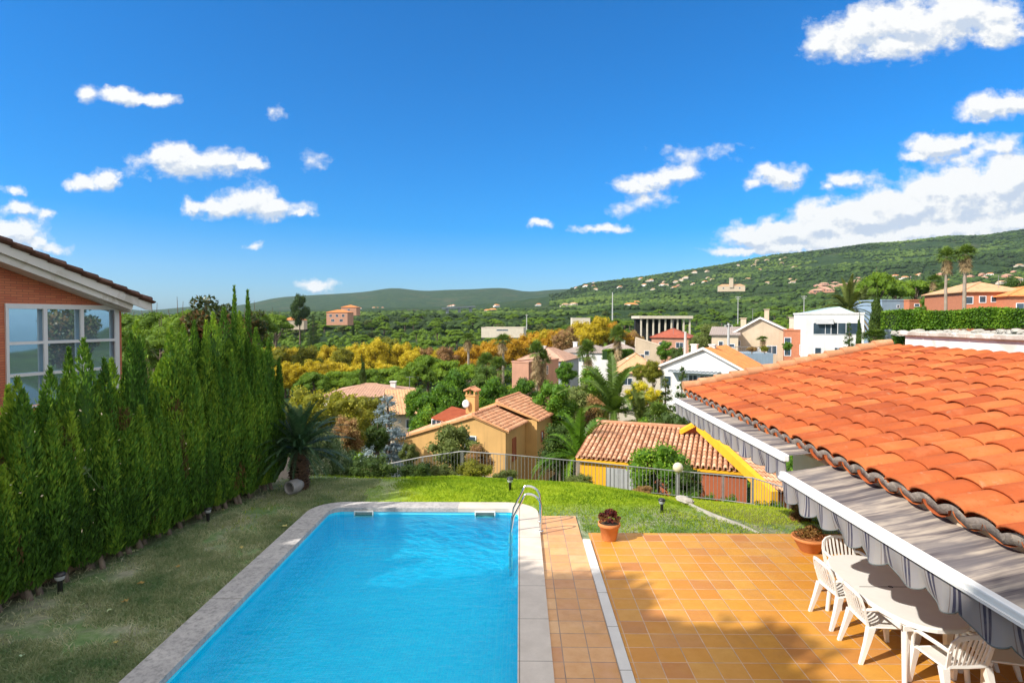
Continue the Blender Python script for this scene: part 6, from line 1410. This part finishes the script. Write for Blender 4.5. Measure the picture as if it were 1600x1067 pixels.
for px, Y, tp2, wd, mt, lb in ((960, 38, 655, 90, F_OLIVE, 'olive bush behind the pale roof ridge, left'), (1010, 38, 650, 80, F_GREEN, 'green bush behind the pale roof ridge, middle'), (1055, 38, 640, 80, F_DARK, 'dark bush behind the pale roof ridge, right'),
    (820, 62, 587, 62, F_GREEN, 'light green rounded tree beyond the ochre roof, right of a similar one'), (768, 62, 585, 70, F_GREEN, 'light green rounded tree beyond the chimney of the ochre house'),
    (690, 56, 590, 105, F_GREEN, 'vivid green citrus tree left of the ochre chimney'), (655, 58, 598, 60, F_GREEN, 'vivid green citrus tree beside the cream house'), (672, 50, 628, 80, F_GREEN, 'lower green bush in front of the citrus trees'),
    (575, 44, 612, 90, F_YG, 'yellow green tree screening the cream wall beside the blue spruce'), (478, 38, 598, 110, F_YG, 'yellow green persimmon tree behind the sago palm, left crown'), (535, 40, 602, 120, F_YG, 'yellow green persimmon tree behind the sago palm, right crown'), (540, 33, 645, 70, F_RUST, 'rusty leaved bush below the persimmon trees'),
    (590, 34, 655, 50, F_DARK, 'dark bush between the rusty bush and the blue spruce'), (640, 33, 690, 40, F_OLIVE, 'olive bush below the blue spruce'), (500, 30, 660, 80, F_OLIVE, 'olive bush right behind the ivy mound'),
    (925, 72, 570, 60, F_GREEN, 'clipped leafy tree below the white villa'), (885, 74, 562, 40, F_GREEN, 'rounded green tree at the corner of the grey villa'), (985, 120, 545, 46, F_GREEN, 'clipped bright green tree before the brown roofed villa'),
    (760, 70, 566, 60, F_PALM, 'palm like green clump left of the salmon block'), (715, 75, 572, 70, F_GREEN, 'mid green tree behind the citrus trees'), (1000, 76, 566, 30, F_YG, 'small yellow green bush on the tan roofed house terrace'),
    (1040, 90, 530, 34, F_GREEN, 'green bush behind the beige wedge wall'), (1060, 84, 540, 36, F_DARK, 'dark bush behind the white gabled house chimneys'), (1095, 110, 515, 46, F_OLIVE, 'feathery tree left of the beige annex'), (1112, 150, 500, 60, F_OLIVE, 'olive tree behind the beige annex'),
    (1020, 66, 560, 40, F_YG, 'small bright tree left of the white gabled house'), (1230, 80, 533, 20, F_GREEN, 'potted green shrub on the terrace by the brick annex'), (1195, 80, 540, 18, F_YG, 'potted yellow shrub on the terrace'), (1175, 80, 540, 22, F_RUST, 'potted rusty shrub on the terrace')):
    put_tree(random.choice(('round0', 'round1', 'round2')), px, Y, tp2, wd, lb, mt, base=None if 'potted' not in lb else at(px, 552, Y).z)
put_tree('conifer0', 605, 36, 600, 120, 'pale blue spruce standing above the left end of the railing', F_BLUE, 'blue_spruce', 'conifer')
put_tree('cypress0', 566, 88, 552, 13, 'thin dark cypress in front of the yellow trees')
# fan palms in the valley
for px, Y, tp2, wd, key, lb in ((731, 150, 518, 30, 'fan0', 'fan palm standing out against the orange trees at the left'), (785, 135, 520, 34, 'fan0', 'fan palm standing in front of the orange trees, middle'), (838, 88, 532, 36, 'fan1', 'twin trunked fan palm beside the salmon block, left trunk'), (848, 89, 546, 34, 'fan1', 'twin trunked fan palm beside the salmon block, right trunk'),
    (919, 84, 530, 44, 'fan1', 'big shaggy fan palm in front of the white villa'), (965, 118, 508, 36, 'fan1', 'dark shaggy fan palm left of the concrete canopy'), (760, 95, 550, 40, 'fan1', 'low fan palm among the green bushes behind the ochre house'), (778, 88, 556, 40, 'fan1', 'second low fan palm beside the salmon block'),
    (205, 60, 520, 46, 'fan1', 'pale fan palm seen between the brick house and the tall hedge, left'), (222, 66, 530, 44, 'fan1', 'pale fan palm seen between the brick house and the tall hedge, right'),
    (1480, 70, 384, 34, 'fan0', 'left of the two very tall fan palms against the mountain'), (1508, 69, 380, 40, 'fan0', 'right of the two very tall fan palms against the mountain'),
    (1460, 130, 428, 28, 'fan0', 'shorter fan palm left of the tall pair'), (1473, 126, 440, 26, 'fan0', 'shorter fan palm directly behind the tall pair'), (1495, 120, 446, 26, 'fan0', 'shorter fan palm between the tall palm trunks'),
    (1368, 66, 514, 56, 'fan1', 'bushy fan palm beside the white modern house'), (1192, 86, 525, 24, 'fan1', 'small fan palm on the terrace of the gable house')):
    put_tree(key, px, Y, tp2, wd, lb, base=(at(px, 556, Y).z if 'terrace of' in lb else None))
put_tree('canary', 1326, 92, 441, 88, 'broad date palm with a skirt of dry fronds behind the white modern house')
put_tree('canary', 1350, 125, 452, 44, 'smaller date palm behind the broad date palm')
put_tree('cypress1', 1371, 72, 448, 22, 'dense dark cypress right of the date palm')
put_tree('cypress0', 1343, 70, 488, 9, 'slim cypress at the right wall of the white modern house')
put_tree('conifer1', 1327, 60, 496, 34, 'loose conifer in front of the white modern house', F_DARK)
put_tree('pine0', 1372, 150, 427, 80, 'large bright umbrella pine behind the dark cypress')
put_tree('pine1', 1432, 155, 435, 62, 'bright umbrella pine above the blue grey box house')
put_tree('pine2', 1400, 170, 438, 60, 'umbrella pine in the gap between the two bright pines')
put_tree('round0', 1450, 90, 462, 40, 'bushy tree at the right end of the blue grey box', F_GREEN)
put_tree('round1', 1590, 100, 424, 60, 'dark tree behind the brick villa roof', F_DARK)
put_tree('round2', 1415, 66, 484, 60, 'green bush at the left end of the clipped hedge', F_GREEN)
put_tree('round0', 1460, 64, 482, 56, 'leafy bush in front of the clipped hedge', F_GREEN)
for k, (px, tp2, wd) in enumerate(((1390, 492, 46), (1440, 494, 50), (1515, 492, 44), (1560, 490, 60), (1590, 488, 60))): 
    pass
# long clipped hedge at right: one continuous body
def clipped(name, label, p0, p1, h, th, n, mat, seed):
    rt = empty(name, p0, label=label, cat='hedge'); g = np.random.default_rng(seed); d = np.array(p1-p0); L = np.linalg.norm(d[:2]); u = d/L; nn_ = np.array([-u[1], u[0], 0])
    s_ = g.uniform(0, L, n); f = g.uniform(0, 1, n); z = np.where(f < .45, h+g.normal(size=n)*.08, g.uniform(0, h, n)); y = np.where(f < .45, g.uniform(-th/2, th/2, n), np.where(g.uniform(0, 1, n) < .7, -th/2, th/2)+g.normal(size=n)*.07)
    wv = .12*np.sin(s_*1.7)+.1*np.sin(s_*.6+1); P = u[None, :]*s_[:, None]+nn_[None, :]*(y+wv*(f > .45))[:, None]; P[:, 2] += z*(1+.06*np.sin(s_*.9))
    T_ = nrm(g.normal(size=(n, 3))+np.array([[0, 0, .6]])); W_ = nrm(np.cross(T_, g.normal(size=(n, 3)))); l = .22*g.uniform(.6, 1.4, (n, 1))
    V = np.stack([P-T_*l*.5, P+W_*l*.3, P+T_*l*.5, P-W_*l*.3], 1).reshape(-1, 3); link('foliage', np_mesh('foliage', V, np.arange(4*n).reshape(-1, 4), mat, .45+.35*np.sin(s_*2.1)*.4+g.uniform(-.3, .3, n)), rt)
    mb = MB(); a = Vector((0, 0, 0)); b_ = Vector(d); q = Vector(nn_)*th*.42; mb.slab([a-q, b_-q, b_-q+Vector((0, 0, h*.95)), a-q+Vector((0, 0, h*.95))], q*2); link('branches', mb.mesh('branches', F_DARK), rt)
a = at(1378, 520, 64); b_ = at(1660, 513, 55); a.z = at(1378, 514, 64).z; b_.z = at(1660, 512, 55).z
clipped('clipped_hedge', 'long clipped green hedge running below the brick villa at right', a, b_, 1.7, 1.6, 26000, F_GREEN, 4)
a = at(945, 565, 118); b_ = at(985, 565, 122); clipped('clipped_hedge', 'short clipped green hedge in front of the brown roofed villa', Vector((a.x, a.y, at(945, 562, 118).z)), Vector((b_.x, b_.y, at(985, 562, 118).z)), 1.8, 1.6, 6000, F_GREEN, 5)
# stone bank and retaining wall under the hedge
mb = MB()
for k in range(130):
    px = 1395+k*1.95+random.uniform(-2, 2); q = at(px, 520+random.uniform(-3, 4), 52-.1*k); bm = bmesh.new(); bmesh.ops.create_icosphere(bm, subdivisions=2, radius=1); s_2 = random.uniform(.12, .32)
    for v_ in bm.verts: v_.co = q+Vector((v_.co.x*s_2*1.4, v_.co.y*s_2, v_.co.z*s_2*.6))*(1+.3*mnoise.noise(v_.co*2+q))
    mb.bm(bm, smooth=False)
tag(mb.build('stone_bank', bpy.data.materials['rock']), 'rough stone bank under the clipped hedge beyond the roof parapet', 'rocks', kind='structure')
# ------------------------------------------------------------------ plane trees in autumn colour
def topl(px): return float(np.interp(px, [400, 430, 470, 520, 560, 600, 640, 690, 730, 780, 820, 860, 900, 945, 975, 1000], [540, 538, 538, 534, 528, 524, 532, 540, 540, 520, 512, 508, 502, 491, 508, 512]))
px = 404
while px < 1000:
    Y = random.uniform(185, 205); yel = px < 655; put_tree(random.choice(('round0', 'round1', 'round2')), px, Y, topl(px)+random.uniform(-3, 5), random.uniform(46, 58), 'yellow plane tree in the long autumn row across the valley' if yel else 'orange plane tree in the autumn row at the right of the valley', random.choice((F_PLY, F_PLY, F_PLY, F_YG)) if yel else random.choice((F_PLO, F_PLO, F_PLY, F_RUST)), 'plane_tree', 'tree', 'yellow plane trees in the valley' if yel else 'orange plane trees in the valley')
    px += random.uniform(15, 21)
for px in range(400, 500, 14): put_tree(random.choice(('round0', 'round1', 'round2')), px+random.uniform(-4, 4), 150, 566+random.uniform(-8, 8), 58, 'yellow plane tree in the nearer row at the left beside the hedge', F_PLY, 'plane_tree', 'tree', 'nearer yellow plane trees')
for px in (520, 560, 600): put_tree('round1', px, 165, 556+random.uniform(-4, 6), 60, 'yellow plane tree in the middle of the nearer row', F_PLY, 'plane_tree', 'tree', 'nearer yellow plane trees, middle')
for px, tp2, wd, Y in ((490, 582, 76, 118), (530, 577, 78, 122), (572, 573, 78, 120), (612, 572, 80, 124), (650, 566, 70, 130), (668, 556, 80, 140), (700, 560, 70, 138), (730, 566, 60, 120), (620, 585, 60, 112)):
    put_tree('pine%d' % random.randrange(4), px, Y, tp2, wd, 'broad umbrella pine in the row in front of the yellow plane trees', None, None, None, 'umbrella pines before the yellow trees')
# ------------------------------------------------------------------ pines across the valley and lower hills (individuals)
def blocked(px, Y):
    for (a0, a1, y0, y1) in ((990, 1092, 150, 262), (745, 825, 230, 305), (888, 928, 270, 335), (432, 480, 330, 435), (500, 562, 340, 500), (684, 748, 430, 530)):
        if a0 < px < a1 and y0 < Y < y1: return True
    return False
rp = random.Random(21); n = 0; lst = []
while n < 290:
    px = rp.uniform(330, 1330); Y = rp.uniform(0, 1)**.8*520+225
    if blocked(px, Y): continue
    if px > 1100 and Y < 260: continue
    X = (px-812)/F*Y
    if any((X-a)**2+(Y-b_)**2 < 60 for a, b_ in lst): continue
    lst.append((X, Y)); z = terr(X, Y); k = rp.random(); s = rp.uniform(1.05, 1.6)
    if k < .80: key, mt = 'pine%d' % rp.randrange(4), None
    elif k < .93: key, mt = 'round%d' % rp.randrange(3), F_OLIVE; s *= 1.5
    else: key, mt = 'cypress%d' % rp.randrange(2), None; s *= 1.2
    rt = PR[key][0]
    nm, lb, gp = {'p': ('umbrella_pine', 'rounded umbrella pine among many on the wooded valley slope', 'umbrella pines on the valley slope'), 'r': ('olive_tree', 'greyish round tree among the pines on the valley slope', 'grey green trees among the pines'), 'c': ('cypress', 'small dark cypress among the pines on the valley slope', 'cypresses among the pines')}[key[0]]
    c = dup(rt, (X, Y, z-.5), rp.uniform(0, 6.28), (s*rp.uniform(.85, 1.2), s*rp.uniform(.85, 1.2), s*rp.uniform(.55, .8)), lb, gp); c.name = nm
    if mt: setmat(c, mt)
    n += 1
put_tree('round0', 468, 400, 455, 34, 'tallest dark pine standing above the left skyline beside the yellow villa', F_DARK)
put_tree('conifer0', 489, 380, 486, 22, 'dark conifer between the yellow villa and the pink villa', F_DARK)
# left, behind the hedge and house
for px, Y, tp2, wd in ((240, 120, 488, 90), (200, 140, 490, 90), (280, 110, 490, 90), (300, 160, 485, 80), (250, 90, 510, 100), (350, 150, 488, 90), (380, 120, 500, 90), (215, 90, 540, 80), (180, 90, 530, 100), (400, 180, 488, 70), (430, 230, 490, 60), (395, 90, 540, 80)):
    put_tree('pine%d' % random.randrange(4), px, Y, tp2, wd, 'umbrella pine seen behind the brick house and the hedge', None, None, None, 'umbrella pines behind the hedge')
# ------------------------------------------------------------------ far forest: one mass
g = np.random.default_rng(5); V0, T0 = ICO[2]
def forest(name, n, y0, y1, r0, r1, sub, pxr, mat, seed, pw=1.0):
    g = np.random.default_rng(seed); V0, T0 = ICO[sub]; keepv = V0
    Y = y0+(y1-y0)*g.uniform(0, 1, n)**pw; px = g.uniform(*pxr, n); X = (px-812)/F*Y
    Z = np.array([terr(a, b_) for a, b_ in zip(X, Y)]); r = g.uniform(r0, r1, n); fl = g.uniform(.45, .8, n); tt = g.uniform(0, 1, n)*.6+.2
    # patchiness
    cl = np.array([mnoise.fractal(Vector((a/260, b_/260, 9)), .8, 2, 3) for a, b_ in zip(X, Y)]); kp = cl < .30; X, Y, Z, r, fl, tt = X[kp], Y[kp], Z[kp], r[kp], fl[kp], tt[kp]; n = len(X)
    tt = tt*.7+.05+np.array([.8*mnoise.fractal(Vector((a/420, b_/420, 4)), .8, 2, 3) for a, b_ in zip(X, Y)])
    tt += np.array([.30*mnoise.noise(Vector((a/160, b_/160, 0))) for a, b_ in zip(X, Y)])
    ju = 1+g.uniform(-.22, .22, (n, len(V0), 1)); V = V0[None]*ju*r[:, None, None]*np.stack([np.ones(n), np.ones(n), fl], 1)[:, None, :]+np.stack([X, Y, Z+r*.35], 1)[:, None, :]
    Tr = (T0[None]+(np.arange(n)*len(V0))[:, None, None]).reshape(-1, 3); o = link(name, np_mesh(name, V.reshape(-1, 3), Tr, mat, np.repeat(tt, len(T0))+g.uniform(-.12, .12, n*len(T0)))); tag(o, kind='stuff'); return o
F_FAR = foliage('far_canopy', (.018, .038, .006), (.045, .088, .012), (.10, .155, .02), .1, .8, 0)
forest('forest', 6500, 560, 1500, 3.6, 6.5, 2, (300, 1750), F_FAR, 1, .9)
forest('forest', 15000, 1400, 3150, 5, 9, 1, (860, 1800), F_FAR, 2, .9)
bpy.data.objects['forest.001'].name = 'hillside_forest'
g_s = np.random.default_rng(8); bl = []
for k in range(2600):
    Y = 60+500*g_s.uniform()**.9; X = (g_s.uniform(150, 1500)-812)/F*Y; r = g_s.uniform(1.3, 3.2)*(1 if Y > 200 else .6); bl.append((X, Y, terr(X, Y)+r*.35, r, r, r*.75))
tag(link('scrub', crown_mesh('scrub', bl, 190000, .55, F_PINE, core=.8, seed=3, aspect=.6, mode='rand', tintvar=.5)), kind='stuff')
bl = []
for k in range(420):
    Y = 27+35*g_s.uniform(); X = (g_s.uniform(430, 1290)-812)/F*Y; r = g_s.uniform(.5, 1.1)
    p = K_IN(X, Y)
    if p: continue
    bl.append((X, Y, terr(X, Y)+r*.3, r, r, r*.8))
tag(link('scrub', crown_mesh('garden_undergrowth', bl, 90000, .2, F_GREEN, core=.7, seed=4, aspect=.5, mode='out', spread=.9, tintvar=.5)), kind='stuff')
# ------------------------------------------------------------------ tall trees beside the house (outside the picture) that shade the pool
g = random.Random(70); bl = []
for k in range(70):
    d = Vector((g.gauss(0, 1), g.gauss(0, 1), g.gauss(0, 1))).normalized(); q = g.uniform(.2, 1.0); bl.append((d.x*2.0*q, d.y*2.0*q, 3.2+d.z*2.1*q, g.uniform(.8, 1.1), g.uniform(.8, 1.1), g.uniform(.7, .95)))
reg('dense0', tree_proto('shade_tree', bl, 9000, .22, F_DARK, 4.5, .16, 'tree', 5, 'shade tree', core=.9, aspect=.6, mode='out', spread=.9), 5.6, 6.1)
for k, (x, y, h, w_) in enumerate(((-10.5, 5.0, 10.5, 5.4), (-10.5, 2.6, 12.8, 6.0), (-10.5, 0.2, 14.3, 6.6), (-10.8, -2.4, 15.8, 7.2), (-11, -5.4, 17.5, 8), (-12, -9.5, 19.5, 10), (-14.8, 2.0, 13.4, 7), (-14.8, -1.8, 16.0, 8), (-9.8, 2.2, 9.5, 6), (-9.8, -1, 11.5, 6.5))):
    c = dup(PR['dense0'][0], (x, y, -.5), k*1.3, (w_/5.6, w_/5.6, h/6.1), 'tall leafy tree beside the hedge shading the pool', 'tall trees shading the pool'); c.name = 'shade_tree'; setmat(c, F_DARK)
# fallen leaves
M_LF = foliage('fallen_leaf', (.35, .25, .08), (.55, .50, .18), (.40, .55, .35), .2, .7, .5)
rl = random.Random(2)
for (px, py) in ((220, 912), (130, 945), (377, 856), (388, 762), (170, 955), (181, 1005), (277, 886), (195, 940), (348, 797), (35, 1025), (445, 822), (437, 814)):
    q = atz(px, py, .03); mb = MB(); s_2 = rl.uniform(.03, .065); pts = [Vector((math.cos(a)*s_2*(1 if k % 2 else .55), math.sin(a)*s_2*(1 if k % 2 else .55), rl.uniform(0, .03))) for k, a in enumerate([6.283*i/10 for i in range(10)])]
    mb.add(pts+[Vector((0, 0, .012))], [(i, (i+1) % 10, 10) for i in range(10)]); me = mb.mesh('fallen_leaf', M_LF); at_ = me.attributes.new('tint', 'FLOAT', 'FACE'); at_.data.foreach_set('value', [rl.random()]*len(me.polygons))
    o = link('fallen_leaf', me); o.location = (q.x, q.y, .035); o.rotation_euler = (0, 0, rl.uniform(0, 6)); tag(o, 'pale fallen leaf lying on the shaded lawn', 'leaf', 'fallen leaves on the lawn')
# rose shoot and creeper growing out of the hedge, petals caught in it
M_SHOOT = mottled('green_stem', (.10, .16, .05), (.16, .24, .08), 5, .7, bstr=0)
def shoot(name, label, pts, r, mat, n, size, spread_, cat, seed):
    rt = empty(name, pts[0], label=label, cat=cat); q0 = Vector(pts[0]); P_ = [Vector(p)-q0 for p in pts]
    link('stem', MB().tube(P_, [r]*len(P_), 5).mesh('stem', M_SHOOT), rt); bl = []
    g = random.Random(seed)
    for k in range(n): i = g.randrange(len(P_)-1); c0 = P_[i].lerp(P_[i+1], g.random()); bl.append((c0.x+g.uniform(-1, 1)*spread_, c0.y+g.uniform(-1, 1)*spread_, c0.z+g.uniform(-1, 1)*spread_, .04, .04, .04))
    link('leaves', crown_mesh('leaves', bl, n*4, size, mat, core=0, seed=seed, aspect=.7, mode='rand'), rt)
def hp(px, py): # point just in front of the hedge face
    d = ray(px, py); Y = 6.0
    while Y < 16 and (d*(Y/d.y)).x > -7.62+(Y-8.5)*.2+.50: Y += .02
    return at(px, py, Y)
shoot('rose_shoot', 'stray rose shoot arching out of the hedge face with pale leaves', [hp(135, 735), hp(130, 728), hp(142, 745), hp(155, 762), hp(175, 768), hp(195, 772)], .006, F_VAR, 9, .07, .06, 'plant', 3)
q = at(432, 640, 15.3); shoot('white_creeper', 'white flowering creeper hanging over the far end of the hedge', [at(415, 600, 15.2), at(420, 625, 15.0), at(432, 645, 14.9), at(438, 652, 14.9)], .008, F_VAR, 24, .07, .05, 'plant', 4)
shoot('white_creeper', 'second strand of white creeper lower down beside the sago palm', [at(398, 632, 14.7), at(402, 655, 14.6), at(410, 672, 14.5), at(425, 680, 14.5)], .008, F_VAR, 24, .07, .05, 'plant', 5)
V = []; g = np.random.default_rng(12)
for k in range(70):
    p = np.array(hp(g.uniform(10, 300), g.uniform(640, 830))); a = g.normal(size=3)*.014; b_ = g.normal(size=3)*.014; V.append([p, p+a, p+a+b_, p+b_])
V = np.array(V).reshape(-1, 3); tag(link('petals', np_mesh('petals', V, np.arange(len(V)).reshape(-1, 4), mottled('pale_petal', (.6, .5, .3), (.7, .6, .4), 5, .8, bstr=0), np.zeros(len(V)//4))), kind='stuff')

# television aerials
for px, pb, pt_, Y, lb in ((842, 562, 540, 105, 'thin television aerial on the wide faded hip roof'), (905, 545, 524, 122, 'thin television aerial on the white villa roof'), (1052, 518, 500, 128, 'thin television aerial on the dark red roof'), (640, 603, 588, 80, 'thin television aerial on the terracotta house roof'), (1176, 498, 482, 92, 'thin television aerial on the broad gable roof'), (1560, 446, 430, 78, 'thin television aerial on the brick villa roof')):
    b0 = at(px, pb, Y); h = at(px, pt_, Y).z-b0.z; r_ = empty('roof_aerial', b0, label=lb, cat='aerial', group='television aerials on the roofs')
    MB().tube([(0, 0, -.6), (0, 0, h)], .03, 5).build('mast', M_IRON, r_); mb = MB().tube([(-.5, 0, h-.1), (.6, 0, h-.1)], .02, 4)
    for k in range(6): mb.tube([(-.4+.18*k, -.3, h-.1), (-.4+.18*k, .3, h-.1)], .014, 4)
    mb.build('elements', M_IRON, r_)
# ------------------------------------------------------------------ remove unused prototypes
def purge(o):
    for c in KIDS.get(o, []): purge(c)
    bpy.data.objects.remove(o)
for k, v_ in PR.items(): purge(v_[0])
# ================================================================== air
mb = MB().box(-9500, 9500, -300, 9800, -60, 900); m = bpy.data.materials.new('haze'); m.use_nodes = True; nt = m.node_tree; nt.nodes.clear()
mo = N(nt, 'ShaderNodeOutputMaterial'); pv = N(nt, 'ShaderNodeVolumePrincipled'); pv.inputs['Color'].default_value = (.62, .82, 1, 1); pv.inputs['Density'].default_value = 3.0e-5; pv.inputs['Anisotropy'].default_value = .1
nt.links.new(pv.outputs[0], mo.inputs['Volume']); tag(mb.build('haze', m), kind='stuff')
